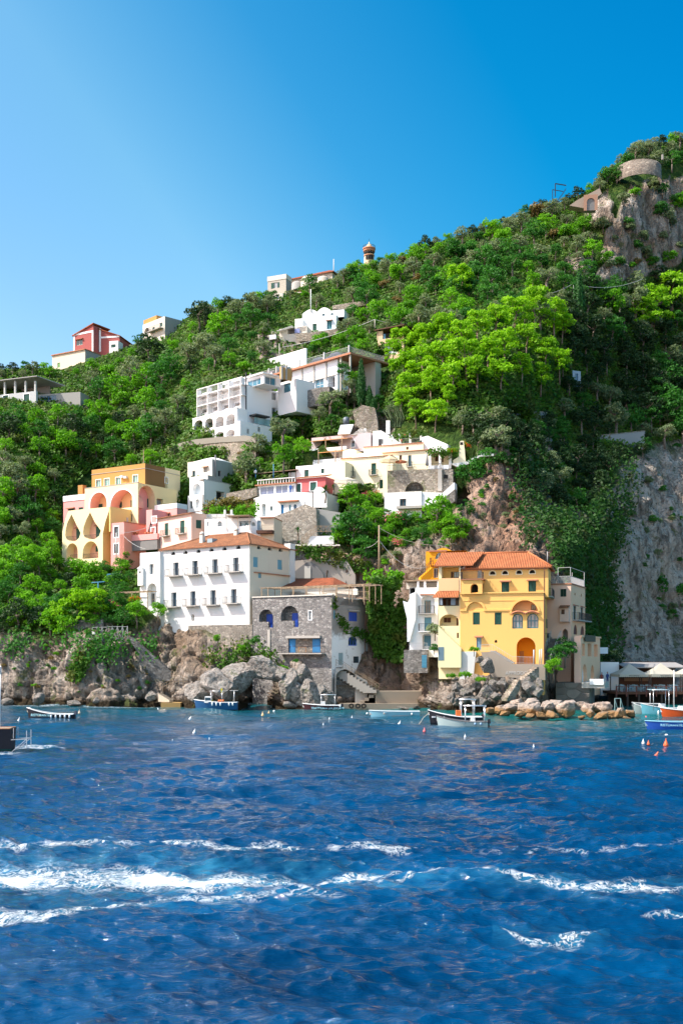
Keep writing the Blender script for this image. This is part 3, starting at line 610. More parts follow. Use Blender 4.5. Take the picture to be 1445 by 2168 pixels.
m=MB(); fr.pbox(m,w,434,668,722,688,-.45,.05); m.build('canopy',CONC,h.root)
a0,a1,z0,z1=fr.rect(w,385,815,758,828); b=h.balcony(fr,a0,a1,z1,1.1,1.0)
m=MB(); fr.box(m,uL,.15,zt-.02,zt+.14,-.15,.5); m.build('coping',OLDW,h.root)
a0,a1,z0,z1=fr.rect(w,480,600,530,668)
for a in (a0,a1): m=MB(); fr.box(m,a-.06,a+.06,z0,z1,-.05,0); m.build('wall_strip',CONC,h.root)
m=MB(); a0,a1,z0,z1=fr.rect(w,268,615,290,840); fr.box(m,a0,a1,z0,z1,-.12,0); m.build('drain_channel',CONC,h.root)
rt=h.right(0); D_=rt.hit(*w(1130,500))[0]; v0=rt.hit(*w(850,400))[0]
zt2=rt.hit(*w(1000,358))[1]
# peeling whitewash on the lower half of the rendered side
t=NT('peeling_whitewash'); p=t.coord(); sz=t.n('ShaderNodeSeparateXYZ',Vector=p).outputs[2]; n=t.noise(.8,p,7,.66)
zq=rt.hit(*w(1000,640))[1]; zlo=rt.hit(*w(1000,1000))[1]
k=t.math('ADD',t.math('MULTIPLY',t.math('SUBTRACT',zq,sz),1.2),t.math('MULTIPLY',t.math('SUBTRACT',n,.5),5)); k=t.math('MULTIPLY',k,1,clamp=True)
k2=t.math('MULTIPLY',t.math('ADD',t.math('SUBTRACT',sz,zlo),t.math('MULTIPLY',t.math('SUBTRACT',n,.45),6)),1,clamp=True)
hole=t.ramp(n,[(.60,(1,1,1)),(.66,(0,0,0))]); k=t.math('MULTIPLY',t.math('MULTIPLY',k,k2),hole)
col=t.mix(k,t.mix(t.noise(.5,p,6,.65),(.40,.36,.32),(.19,.17,.155)),(.78,.79,.78)); PEEL=t.done(col,.9,t.bump(n,.05,.6))
outer=[(0,-1),(D_,-1),(D_,zt2),(rt.hit(*w(925,360))[0],zt2),(v0,zt),(0,zt)]
h.facade(rt,w,outer,[('sh',955,466,1027,544,dict(m=BLUE,d=.08)),('wn',951,673,1026,752,dict(m=BFRAME,arch=True,rise=.5,f=.14,nm=2,d=.15)),('wn',994,843,1044,898,dict(m=IRON,nm=4,nh=2,f=.04,d=.12)),('dr',868,812,908,915,dict(m=paint((.3,.42,.45)),d=.1)),('sh',826,450,840,524,dict(m=LBLUE,d=.06,two=False))],PEEL,'side_wall')
m=MB(); a0,a1,z0,z1=rt.rect(w,945,448,1035,460); rt.box(m,a0,a1,z0,z1,-.3,0); m.build('hood',CONC,h.root)
m=MB(); a,_=rt.hit(*w(1088,600)); rt.box(m,a-.06,a+.06,1,zt2+.2,-.14,-.02); m.build('drainpipe',paint((.25,.16,.13)),h.root)
h.shell(uL,0,0,D_,-1,zt2,PEEL,'FRT'); m=MB(); m.box(uL,0,.02,D_-.02,zt2-1,zt2-.02); m.build('roof_terrace',CONC,h.root)
m=MB(); rt.box(m,rt.hit(*w(925,360))[0],D_,zt2,zt2+.15,-.1,.35); m.build('coping',OLDW,h.root)
p2=House('terrace_pergola','weathered timber pergola on the roof terrace of the stone house','pergola',702,149,30,1270)
q=p2.front(.9); m=MB(); zq=zt-p2.O.z; za=q.hit(*w(600,250))[1]
L=[q.hit(*w(x,300))[0] for x in (215,270,380,480,600,740,855,985,1080,1130)]
for a in L: m.bar((a,.9,zq-1),(a,.9,za),.06); m.bar((a,.9,za),(a+.2,4.4,za+.1),.05); m.bar((a,4.4,zq-1.2),(a,4.4,za+.1),.06)
for v_ in (.9,2.1,3.2,4.4): m.bar((L[0]-.3,v_,za+.05),(L[-1]+.3,v_,za+.05),.06)
for k in range(26): a=L[0]+(L[-1]-L[0])*k/25; m.bar((a,.7,za+.12),(a+random.uniform(-.2,.2),4.7,za+.14),.025)
m.build('timber_frame',LWOOD,p2.root)
m=MB(); railing(m,[(L[5],.5,zq-.2),(L[9]+.1,.5,zq-.5)],.9,.3); m.build('railing',LWOOD,p2.root)
s=House('tiled_shed','low shed with a rusty red tile roof behind the stone house terrace','shed',640,161,30,1262); f2=s.front(0)
a0,a1,z0,z1=f2.rect(w,215,262,845,335); zr=f2.hit(*w(600,248))[1]
s.facade(f2,w,(a0,a1,z0-1,zr),[('lg',385,292,465,330,dict(d=1.2,back=DARK)),('wn',505,290,545,330,dict()),('lu',722,283,760,318,dict(back=DGREY,d=.4)),('+dr',225,275,268,335,dict(m=DKWOOD)),('lu',985,265,1030,320,dict(back=RTILE,d=.4))],OLDW)
s.shell(a0,a1,0,6,z0-1,zr,OLDW,'FT'); zz=s.front(4).hit(*w(600,180))[1]
u0=f2.hit(*w(338,250))[0]; u1=f2.hit(*w(835,245))[0]; s.roof([[(u0,-.4,zr),(u1,-.4,zr),(u1-2.6,4.2,zz),(u0+.3,4.2,zz)],[(u1,-.4,zr),(u1+.5,5,zr),(u1-2.6,4.2,zz)]],RTILE)
m=MB(); 
for x in (312,360): a0,a1,z0,z1=f2.rect(w,x-14,290,x+16,335); f2.box(m,a0,a1,z0,z1,-.5,-.45)
m.build('curtain',CURT,s.root)

# stairs beside the stone house, down to the quay
def flight(name,label,p0,p1,width,wd,mat,rail=None,n=14,foot=None,cat='stairs'):
    """straight flight between two world points"""
    r=thing(name,label,cat,p1); m=MB(); d=p1-p0; hz=Vector((d.x,d.y,0)); L=hz.length; e=hz.normalized(); s_=Vector((-e.y,e.x,0))*width/2
    for k in range(n):
        a=p0+hz*(k/n); b=p0+hz*((k+1)/n); z=p0.z+d.z*(k+.5)/n; zb_=(min(p0.z,p1.z) if foot is None else foot)
        zl=max(zb_-.3,z-1.4) if wd else zb_-.3
        c=[Vector((q.x,q.y,zz)) for zz in (zl,z) for q in (a-s_,b-s_,b+s_,a+s_)]
        m.add([v-p1 for v in c],[(3,2,1,0),(4,5,6,7),(0,1,5,4),(1,2,6,5),(2,3,7,6),(3,0,4,7)])
    m.build('flight',mat,r)
    if rail:
        m=MB()
        for sg in (-1,1):
            a=p0+s_*sg-p1; b=s_*sg; up=Vector((0,0,.95))
            m.bar(a+up,b+up,.03); m.bar(a+up*.55,b+up*.55,.02)
            for k in range(7): q=a+(b-a)*(k/6); m.bar(q,q+up,.028)
        m.build('handrail',rail,r)
    return r
flight('stone_staircase','grey outside stairs leaning on the whitewashed side of the stone house',at(*Z8(860,925),150.5),at(*Z8(1200,1135),148.5),1.2,True,stucco((.28,.26,.23),.6,(.13,.12,.1),.5),LWOOD,12)
st=House('arched_wall','rubble wall with a shallow arch carrying the stairs below the stone house','wall',722,149.2,-8,1496,z0=-.6); f=st.front(); a0,a1,z0,z1=f.rect(Z8,838,945,1112,1265)
st.facade(f,Z8,[(a0,-.4),(a1,-.4),(a1,f.hit(*Z8(1112,1050))[1]),(f.hit(*Z8(930,900))[0],z1),(a0,z1)],[('al',845,952,1012,1240,dict(d=1.0,back=STONE3,rise=1.1))],CONC); st.shell(a0,a1,0,1.6,-.4,z1-2.3,CONC,'F')
q=MB(); A=at(718,1497,147.6); B=at(905,1499,147.6); r=thing('quay','low concrete landing quay below the village stairs with black tyres','quay',(A+B)/2)
o_=Vector(r.location); q.box(A.x-o_.x,B.x-o_.x,A.y-o_.y,A.y+3.5-o_.y,-1.2-o_.z,.62-o_.z); b2=at(*Z14(205,190),148.4); c2=at(*Z14(610,190),148.4); q.box(b2.x-o_.x,c2.x-o_.x,.9+A.y-o_.y,A.y+6-o_.y,-1-o_.z,2.3-o_.z)
for k in range(3): q.box(b2.x-1.9+.6*k-o_.x,b2.x+.2-o_.x,A.y+.9-o_.y,A.y+4-o_.y,.6-o_.z,.95+.42*k-o_.z)
q.build('concrete_block',stucco((.30,.24,.18),.7,(.1,.08,.05),.48),r)
for x in (1290,1335,1240):
    p=at(*Z13(x,205),147.4); m=MB(); 
    for i in range(12):
        t0=2*math.pi*i/12; t1=2*math.pi*(i+1)/12; m.bar((p.x-o_.x+.28*math.cos(t0),p.y-o_.y,.3-o_.z+.28*math.sin(t0)),(p.x-o_.x+.28*math.cos(t1),p.y-o_.y,.3-o_.z+.28*math.sin(t1)),.1,0,6)
    m.build('tyre_fender',DARK,r)

# ================================================================== small white house
h=House('white_cottage','small whitewashed house in the shade with stacked balconies left of the yellow house','house',924,146,10,1420)
w=Z9; fr=h.front(); a0,a1,z0,z1=fr.rect(w,200,430,400,975); x0=fr.hit(*w(150,700))[0]
h.facade(fr,w,[(x0,z0-1),(a1,z0-1),(a1,z1),(a0,z1),(a0,fr.hit(*w(200,470))[1]),(x0,fr.hit(*w(150,490))[1])],[('al',255,500,368,655,dict(d=.9,rise=.6,back=WCLEAN,**{'in':[('wn',283,543,337,655,dict(m=TFRAME,nm=1))]})),('dr',279,690,342,810,dict(m=paint((.12,.3,.38)),d=.3)),('lg',262,835,338,968,dict(d=1.3,back=WCLEAN,arch=True,rise=.3,**{'in':[('dr',278,850,338,940,dict(m=paint((.12,.3,.38))))]})),('wn',178,555,200,612,dict(m=TFRAME))],WCLEAN)
h.shell(x0,a1,0,7,z0-1,z1,WCLEAN,'F')
b0,b1,_,zz=fr.rect(w,232,655,372,662); h.balcony(fr,b0,b1,zz,.9); b0,b1,_,zz=fr.rect(w,232,810,350,815); h.balcony(fr,b0,b1,zz,.9,1,WCLEAN)
pts=[(92,545),(135,560),(160,500),(205,468),(205,700),(150,900),(130,905),(128,700),(108,620)]; pl=h.front(-.6)
m=MB(); A=[pl.P(*pl.hit(*w(*p))) for p in pts]; B=[pl.P(*pl.hit(*w(*p)),1.2) for p in pts]; n=len(A)
m.face(A); m.face(B[::-1])
for k in range(n): m.face([A[k],A[(k+1)%n],B[(k+1)%n],B[k]])
m.build('curved_buttress',WCLEAN,h.root)
m=MB(); a0,a1,z0,z1=fr.rect(w,245,487,365,497); fr.box(m,a0,a1,z0,z1,-.3,0); m.build('hood',FLATTILE,h.root)
p3=h.front(-1.1); m=MB(); a0,a1,z0,z1=p3.rect(w,165,915,305,975); railing(m,[p3.P(a0,z0),p3.P(a1,z0)],z1-z0); m.build('railing',PALEIRON,h.root)
m=MB(); a0,a1,z0,z1=p3.rect(w,100,975,310,1125); p3.box(m,a0,a1,z0-.8,z1,0,3); m.build('stone_base',STONE3,h.root)
m=MB(); p3.pbox(m,w,258,1020,300,1130,-.04,0); m.build('door',slats((.08,.33,.5),5),h.root)

# ================================================================== yellow house
h=House('yellow_house','large yellow house on the rocks with orange tile roof and deep orange arched porch','house',1151,140,14,1408)
w=Z9; fr=h.front(); uL=fr.hit(*w(592,800))[0]; u0=fr.hit(*w(1322,800))[0]; zb=fr.hit(*w(1200,1105))[1]; zp=fr.hit(*w(1310,468))[1]; zs=fr.hit(*w(1300,620))[1]
COFF=[('sh',704,647,764,754,dict(m=GREEN,d=.08)),('sh',894,647,954,754,dict(m=GREEN,d=.08)),('dr',735,866,777,976,dict(m=paint((.2,.33,.42)),d=.12,hood=FLATTILE)),
 ('wn',1047,658,1140,788,dict(arch=True,m=TFRAME,f=.13,nm=2,nh=1,d=.25,g=glass((.16,.22,.27)))),('wn',1177,655,1276,786,dict(arch=True,m=TFRAME,f=.13,nm=2,nh=1,d=.25,g=glass((.16,.22,.27)))),
 ('al',1085,865,1250,1100,dict(d=2.6,back=ORANGE,rm=ORANGE,**{'in':[('dr',1112,985,1150,1085,dict(m=paint((.5,.2,.02))))]})),('lu',893,888,916,912,dict(d=.2)),
 ('al',650,556,798,634,dict(d=.18,rise=1.1)),('al',1040,540,1276,636,dict(d=1.5,rise=1.75,back=PEACH,rm=YEL,**{'in':[('wn',1213,578,1255,628,dict(m=BROWN))]}))]
h.facade(fr,w,(uL,u0,zb-4,zp),COFF,YEL)
for (x0,y0,x1,rise) in ((632,538,816,1.45),(1022,522,1294,2.05)):     # raised bands round the blind arches
    a0,a1,z0,z1=fr.rect(w,x0,y0,x1,634); i0,i1,_,zi=fr.rect(w,x0+18,y0+18,x1-18,634); lo=archloop(a0,a1,z0,z1,rise); li=archloop(i0,i1,z0,zi,rise-.3); m=MB(); n=len(lo)
    for k in range(1,n-1):
        p,q,u,v=lo[k],lo[k+1],li[k+1],li[k]
        m.face([fr.P(*p,-.1),fr.P(*q,-.1),fr.P(*u,-.1),fr.P(*v,-.1)]); m.face([fr.P(*p,0),fr.P(*q,0),fr.P(*q,-.1),fr.P(*p,-.1)]); m.face([fr.P(*v,-.1),fr.P(*u,-.1),fr.P(*u,0),fr.P(*v,0)])
    m.build('arch_moulding',YEL,h.root)
m=MB(); 
for x0,x1 in ((592,650),(798,1038)): a0,a1,_,_=fr.rect(w,x0,600,x1,640); fr.box(m,a0,a1,zs-.14,zs+.06,-.12,0)
fr.box(m,uL,u0+.1,zp-.12,zp+.05,-.16,0); fr.box(m,uL,u0,zp-1.1,zp-1.0,-.05,0); m.build('string_course',YEL,h.root)
m=MB(); a0,a1,z0,z1=fr.rect(w,1042,630,1278,655)           # wavy tiled hood over the arched windows
for k in range(24):
    t0=k/24; t1=(k+1)/24; f_=lambda t_: z0+.1+.28*abs(math.sin(t_*2*math.pi))
    m.face([fr.P(a0+(a1-a0)*t0,f_(t0),0),fr.P(a0+(a1-a0)*t1,f_(t1),0),fr.P(a0+(a1-a0)*t1,f_(t1)-.14,-.4),fr.P(a0+(a1-a0)*t0,f_(t0)-.14,-.4)]); m.face([fr.P(a0+(a1-a0)*t0,f_(t0)-.1,0),fr.P(a0+(a1-a0)*t1,f_(t1)-.1,0),fr.P(a0+(a1-a0)*t1,f_(t1)-.26,-.4),fr.P(a0+(a1-a0)*t0,f_(t0)-.26,-.4)])
m.build('hood',FLATTILE,h.root)
# top storey, set back behind the terrace
tp=h.front(1.3); ze=tp.hit(*w(1360,250))[1]; u1=tp.hit(*w(1362,350))[0]; uT=tp.hit(*w(592,350))[0]
ops=[('sh',954,380,1020,472,dict(m=GREEN,d=.08,hood=FLATTILE)),('sh',1188,371,1255,466,dict(m=GREEN,d=.08,hood=FLATTILE)),('wn',743,278,781,346,dict(m=WFRAME,d=.2))]
for x,y in ((875,301),(984,298),(1107,294),(1222,290)): ops.append(('lu',x-23,y-14,x+23,y+15,dict(d=.3)))
h.facade(tp,w,(uT,u1,zp-.6,ze),ops,YEL,'upper_wall')
m=MB()
for k in (0,1):
    c=[(875,301),(984,298),(1107,294),(1222,290)]
for x,y in c:
    a0,a1,z0,z1=tp.rect(w,x-31,y-23,x+31,y+23); lo=archloop(a0,a1,z0,z1); li=archloop(a0+.1,a1-.1,z0+.1,z1-.1); n=len(lo)
    for k in range(n): p,q,u,v=lo[k],lo[(k+1)%n],li[(k+1)%n],li[k]; m.face([tp.P(*p,-.04),tp.P(*q,-.04),tp.P(*u,-.04),tp.P(*v,-.04)])
m.build('lunette_moulding',CREAM,h.root)
m=MB(); m.box(uL,u0,.01,1.4,zp-1.0,zp-.9); m.build('terrace_floor',CONC,h.root)
DEP=8.0; h.shell(uL,u0,0,DEP,zb-4,zp-.02,YEL,'FRT'); h.shell(uT,u1,1.3,DEP,zp-.6,ze,YEL,'FT','upper_wall')
rt=h.right(u0); D0=0; 
h.facade(rt,w,(0,DEP,zb-4,zp),[('+sh',1342,708,1362,785,dict(m=slats((.2,.15,.05)),two=False)),('+sh',1380,712,1398,790,dict(m=slats((.2,.15,.05)),two=False))],YEL,'side_wall')
r2=h.right(u1); h.fit(r2,'wn',*r2.rect(w,1369,375,1389,520),-.03,dict(m=BROWN)); a0,a1,z0,z1=r2.rect(w,1366,460,1412,525); h.balcony(r2,a0,a1,z0,.5,1.0)
m=MB(); rt.box(m,-.02,.12,zb-1,ze-.1,-.16,-.03); m.build('drainpipe',paint((.12,.04,.02)),h.root)
p=rt.P(1.0,rt.hit(*w(1338,865))[1],-.5); m=MB(); m.lathe([(0,.5),(.1,.45),(.16,.1),(.1,-.1),(0,-.12)],8,p); m.bar(p+Vector((0,0,.4)),p+Vector((-.5,0,.55)),.03); m.build('lamp',IRON,h.root)
# roof: long hipped range and a lower one at the left
zr=ze+2.35; yr=h.front(4.6); rl=yr.hit(*w(700,150))[0]; rr=yr.hit(*w(1185,125))[0]; e0=h.front(.8).hit(*w(640,250))[0]; ex=u1+.5
A,B,C_,D=(e0,.8,ze+.05),(ex,.8,ze+.05),(ex,8.4,ze+.05),(e0,8.4,ze+.05); L,Q=(rl,4.6,zr),(rr,4.6,zr)
rf=h.roof([[A,B,Q,L],[B,C_,Q],[C_,D,L,Q],[D,A,L]],ORTILE)
m=MB(); [m.bar(p,q,.14,0,6) for p,q in ((L,Q),(B,Q),(A,L))]; m.build('ridge_tiles',ORTILE,rf)
lw=h.front(.5); w0=lw.hit(*w(398,400))[0]; zl=lw.hit(*w(480,236))[1]; zlr=zl+2.1; wr0=h.front(4.2).hit(*w(430,130))[0]
h.roof([[(w0-.45,0,zl),(uL+1.7,0,zl),(uL+2.8,4.2,zlr),(wr0,4.2,zlr)],[(w0-.45,8,zl),(w0-.45,0,zl),(wr0,4.2,zlr)]],ORTILE)
m=MB(); m.box(uT,u1+.05,.95,1.3,ze-.22,ze-.1); m.build('cornice',FLATTILE,h.root)
# projecting loggia in the middle
lg=h.front(-.5); a0,a1,z0,z1=lg.rect(w,600,362,824,486); h.facade(lg,w,(a0,lg.hit(*w(785,420))[0],z0,z1),[('al',683,397,749,480,dict(d=1.4,back=DARK,**{'in':[('dr',695,415,715,478,dict(m=DGREEN))]}))],YEL,'loggia_wall')
aR=lg.hit(*w(785,420))[0]; rr_=h.right(aR); h.facade(rr_,w,(-.5,1.3,z0,z1),[('al',790,395,810,476,dict(d=.5,back=YEL,rise=.3))],YEL,'loggia_wall')
m=MB(); m.box(a0,aR+.25,-.7,1.3,z1,z1+.12); m.build('loggia_roof',FLATTILE,h.root); r=MB(); railing(r,[(a0,.9,z1+.12),(a0,-.5,z1+.12),(aR,-.5,z1+.12),(aR,.9,z1+.12)],.95); r.build('railing',IRON,h.root)
# left wing with its loggias
wl=h.front(.5); wa,wb=wl.hit(*w(404,600))[0],uL; zf=wl.hit(*w(480,1100))[1]
h.facade(wl,w,[(wa,zf-2),(wb,zf-2),(wb,zl),(wa,zl)],[('lg',430,246,583,348,dict(d=1.5,back=YEL,**{'in':[('sh',512,290,533,347,dict(m=BROWN,two=False)),('wn',536,290,582,347,dict(m=BROWN,g=BGLASS))]})),('lg',406,516,583,590,dict(d=1.6,back=DGREY,**{'in':[('dr',440,530,470,588,dict(m=BROWN)),('dr',488,532,525,588,dict(m=BROWN))]})),('al',412,664,580,765,dict(d=1.8,rise=1.0,**{'in':[('sh',450,692,512,736,dict(m=BROWN)),('sh',560,697,577,762,dict(m=BROWN,two=False))]})),('al',403,948,450,1064,dict(d=.3,back=paint((.2,.3,.36)))),('lu',405,855,434,890,dict(d=.2)),('lg',564,825,580,872,dict(d=.2,back=BROWN))],PALEY,'wing_wall')
h.shell(wa,wb,.5,DEP,zf-2,zl,PALEY,'FRT','wing_wall')
m=MB(); a0,a1,z0,z1=wl.rect(w,404,348,583,458); wl.box(m,a0,a1,z0,z1,-.05,0); m.build('wall_panel',PEACH,h.root)
a0,a1,z0,z1=wl.rect(w,364,460,585,514); h.roof([[(a0,-.6,z0),(a1-.01,-.6,z0),(a1-.01,.5,z1),(a0+.45,.5,z1)]],ORTILE,.12,'canopy')
m=MB()
for x in (398,510):
    p=wl.rect(w,x,522,x+40,588); 
    wl.box(m,p[0],p[1],p[2]+.1,p[3],.1,.14)
m.build('curtain',CURT,h.root)
pw=h.front(-.9); q=[pw.hit(*w(*p)) for p in ((400,765),(600,960),(600,1130),(400,1130))]; m=MB(); A=[pw.P(*x) for x in q]; B=[pw.P(*x,1.35) for x in q]; m.face(A); [m.face([A[k],A[(k+1)%4],B[(k+1)%4],B[k]]) for k in range(4)]; m.build('stair_wall',stucco((.72,.68,.40),.25,(.45,.42,.25)),h.root)
m=MB(); pw.pbox(m,w,403,950,450,1066,-.03,0); m.build('door',paint((.12,.2,.25)),h.root)
m=MB(); a0,a1,z0,z1=fr.rect(w,592,990,735,1170); q=[(a0,z0-1),(a1-.4,z0-1),(a1,z1),(a0,z1)]; A=[fr.P(*x,-.5) for x in q]; B=[fr.P(*x,.1) for x in q]; m.face(A); [m.face([A[k],A[(k+1)%4],B[(k+1)%4],B[k]]) for k in range(4)]; m.build('lower_wall',stucco((.62,.64,.62),.2,(.4,.4,.4)),h.root)
YH_=h
# terrace wall with its stairs in front of the yellow house
g=House('terrace_wall','concrete terrace wall with faded white writing below the orange porch','wall',1151,138.2,14,1440); f=g.front(); 
P_=[f.hit(*w(*p)) for p in ((775,995),(880,990),(1045,1098),(1335,1102),(1335,1240),(1000,1215),(860,1215),(800,1080))]; m=MB(); A=[f.P(*x) for x in P_]; B=[f.P(*x,1.75) for x in P_]; n=len(A)
tr=tessellate_polygon([[Vector((x,z,0)) for x,z in P_]]); m.add(A,[tuple(t_) for t_ in tr]); [m.face([A[k],A[(k+1)%n],B[(k+1)%n],B[k]]) for k in range(n)]; m.build('wall',stucco((.36,.30,.24),.6,(.16,.13,.1),.5),g.root)
m=MB(); T=[f.P(*f.hit(*w(*p)),.1) for p in ((775,988),(870,985),(1045,1092),(1230,1098))]; railing(m,[T[0],T[1]],.9); railing(m,[T[2],T[3]],.9,.18); 
m.bar(T[1]+Vector((0,0,.9)),T[2]+Vector((0,0,.9)),.03)
for k in range(9): q=T[1]+(T[2]-T[1])*(k/8); m.bar(q,q+Vector((0,0,.9)),.02)
m.build('railing',PALEIRON,g.root)
m=MB(); 
for k in range(12): q=T[1]+(T[2]-T[1])*((k+.5)/12); m.box(q.x-.35,q.x+.35,q.y,q.y+1.2,q.z-.1,q.z+.12)
m.build('step',CONC,g.root)
m=MB()
for x in (1234,1285,1302): a,zz=f.hit(*w(x,1100)); m.bar((a,.4,zz),(a,.4,zz+1.9 if x<1290 else zz+2.0),.09,0,6)
m.build('post',PALEIRON,g.root)
def writing(text,size,parent,loc,rot,mat,ext=.01,align='CENTER',shear=0,name='lettering'):
    c=bpy.data.curves.new(name,'FONT'); c.body=text; c.size=size; c.extrude=ext; c.align_x=align; c.align_y='CENTER'; c.shear=shear; c.materials.append(mat)
    o=bpy.data.objects.new(name+'_t',c); COL.objects.link(o); dg=bpy.context.evaluated_depsgraph_get(); me=bpy.data.meshes.new_from_object(o.evaluated_get(dg)); me.name=name
    bpy.data.objects.remove(o); bpy.data.curves.remove(c); q=mesh_obj(name,me,parent); q.location=loc; q.rotation_euler=rot; return q
FADE=paint((.62,.6,.56),.9,.3)
a,zz=f.hit(*w(1085,1178)); writing('APPRODO',.62,g.root,(a,-.03,zz),(R(90),0,0),FADE)
flight('beach_steps','stone steps going down the rocks from the orange porch of the yellow house',at(*Z9(1260,1115),137.4),at(*Z9(1075,1265),136),1.1,True,STONE2,None,9)
flight('rock_steps','narrow flight of grey steps cut into the rocks above the boulders',at(*Z9(1090,1225),135.2),at(*Z9(975,1400),133.5),1.0,True,STONE2,None,10)
flight('side_stairs','dark steep stairs between the yellow house and the pink tower house',at(*Z10(335,620),143.5),at(*Z10(240,850),140),1.4,True,STONE3,PALEIRON,14)

# ================================================================== orange house behind
h=House('orange_house','small bright orange house half hidden behind the yellow house roof','house',960,158,14,1240)
w=Z9; fr=h.front(); a0,a1,z0,z1=fr.rect(w,292,112,470,350); h.facade(fr,w,(a0,a1,z0-2,z1),[('wn',372,122,456,180,dict(arch=True,m=WFRAME,nm=2,d=.2,rise=1.2)),('wn',360,258,398,345,dict(m=WFRAME)),('lu',305,275,337,320,dict(d=.4,back=YEL))],ORANGE)
h.shell(a0,a1+3,0,6,z0-2,z1,ORANGE,'F'); m=MB(); b0,b1,_,zt=fr.rect(w,372,84,520,112); n=10
lp=[(b0+(b1-b0)*k/n,z1+(zt-z1)*math.sin(math.pi*k/n)) for k in range(n+1)]; A=[fr.P(*q,-.2) for q in lp]; B=[fr.P(*q,5) for q in lp]; m.face(A); [m.face([A[k],A[k+1],B[k+1],B[k]]) for k in range(n)]; m.build('vaulted_roof',ORANGE,h.root)
m=MB(); fr.pbox(m,w,320,104,480,116,-.25,0); m.build('eave',FLATTILE,h.root); b0,b1,_,zz=fr.rect(w,335,230,470,234); h.balcony(fr,b0,b1,zz,.8,1.0,ORANGE)
flight('orange_steps','outside stairs of the orange house climbing to its balcony',at(*Z9(345,250),157),at(*Z9(240,345),156.5),1,True,ORANGE,IRON,10)
h=House('grey_porch','rough concrete porch with white posts below the orange house','porch',925,152,14,1242); fr=h.front(); m=MB(); a0,a1,z0,z1=fr.rect(w,95,362,402,374); fr.box(m,a0,a1,z0,z1,0,4); m.build('roof_slab',LWOOD,h.root)
m=MB(); [fr.pbox(m,w,x,374,x+20,430,.2,.5) for x in (212,272,390)]; m.build('post',WCLEAN,h.root); m=MB(); fr.pbox(m,w,95,375,400,432,2.5,4); m.build('back_wall',OLDW,h.root)
m=MB(); a0,a1,z0,z1=fr.rect(w,232,385,400,424); railing(m,[(a0,.3,z0),(a1,.3,z0)],z1-z0); m.build('railing',IRON,h.root)

# ================================================================== pink tower house at the right
h=House('pink_tower_house','narrow faded pink house right of the yellow house with planted roof terrace','house',1208,147,24,1440)
w=Z10; fr=h.front(); zt=fr.hit(*w(460,150))[1]; a0=fr.hit(*w(350,300))[0]; zb=fr.hit(*w(460,830))[1]
h.facade(fr,w,(a0-2.5,0,zb-4,zt),[('sh',373,195,425,262,dict(m=DGREEN,d=.08)),('al',390,545,440,640,dict(d=1,rise=.6,back=DGREY))],ROSE)
rt=h.right(0); D_=rt.hit(*w(590,300))[0]
RS2=stucco((.90,.53,.33),.25,(.5,.33,.22))  # warmer than the front: bounced light on the shaded side put into the colour
h.facade(rt,w,(0,D_,zb-4,zt),[('sh',486,345,508,468,dict(m=DGREEN,d=.06,tr=WCLEAN,tw=.08,hood=FLATTILE)),('sh',550,358,569,472,dict(m=DGREEN,d=.06,tr=WCLEAN,tw=.08,hood=FLATTILE)),('lu',495,225,507,250,dict(d=.2)),('lu',552,235,562,262,dict(d=.2)),('dr',489,508,521,592,dict(m=RED,arch=True,d=.1)),('dr',549,518,583,596,dict(m=RED,arch=True,d=.1))],RS2,'side_wall')
h.shell(a0-2.5,0,0,D_,zb-4,zt,ROSE,'FR'); m=MB(); m.box(a0-2.5,.12,-.12,D_+.12,zt-.06,zt+.1); m.build('cornice',FLATTILE,h.root)
b0,b1,_,zz=rt.rect(w,480,470,590,478); h.balcony(rt,b0,b1+.5,zz,.9,1.0)
m=MB(); fr.pbox(m,w,378,360,458,482,-.7,0); b=m.build('bay',stucco((.72,.50,.40),.3,(.45,.3,.22)),h.root); m=MB(); fr.pbox(m,w,392,375,420,416,-.73,-.7); m.build('window',BROWN,b); m=MB(); a_,b_,z_,Z_=fr.rect(w,372,336,456,358); h.roof([[(a_,-1.0,z_),(b_,-1.0,z_),(b_,0,Z_),(a_,0,Z_)]],TILE,.1,'hood',b)
r=MB(); railing(r,[(a0-2.3,.1,zt+.1),(-.1,.1,zt+.1),(-.1,D_-.1,zt+.1)],1.0,.14,.03); r.build('railing',PALEIRON,h.root)
m=MB(); [m.bar((x,y,zt),(x,y,zt+2.3),.05) for x,y in ((-.1,.1),(-.1,D_-.2),(a0,.2),(a0,D_-.3))]; m.bar((-.1,.1,zt+2.3),(-.1,D_-.2,zt+2.3),.04); m.bar((a0,.2,zt+2.3),(-.1,.1,zt+2.3),.04); m.build('awning_frame',PALEIRON,h.root)
# its lower seaside annex
g=House('pink_annex','lower seaside annex with arched ground floor attached to the pink tower house','house',1229,142.5,24,1452); fr=g.front(); rt=g.right(0); zt=rt.hit(*w(640,610))[1]; zb=rt.hit(*w(620,1040))[1]; D_=rt.hit(*w(720,720))[0]; a0=fr.hit(*w(495,800))[0]
g.facade(rt,w,(0,D_,zb-1.5,zt),[('lg',564,672,588,780,dict(d=.8,back=ROSE,**{'in':[('dr',566,690,574,780,dict(m=RED))]})),('lg',612,672,645,783,dict(d=.8,back=DARK)),('lg',668,680,700,786,dict(d=.8,back=ROSE)),('al',565,850,606,1035,dict(d=.5,back=WCLEAN)),('al',640,860,668,985,dict(d=.5,back=ROSE))],RS2,'side_wall')
g.shell(a0,0,0,D_,zb-1.5,zt,ROSE,'R'); m=MB(); rt.box(m,-.1,D_+.1,zt-.2,zt+.05,-.15,0); m.build('cornice',RS2,g.root); m=MB(); rt.pbox(m,w,575,600,666,655,-.25,-.18); m.build('awning',DGREEN,g.root)
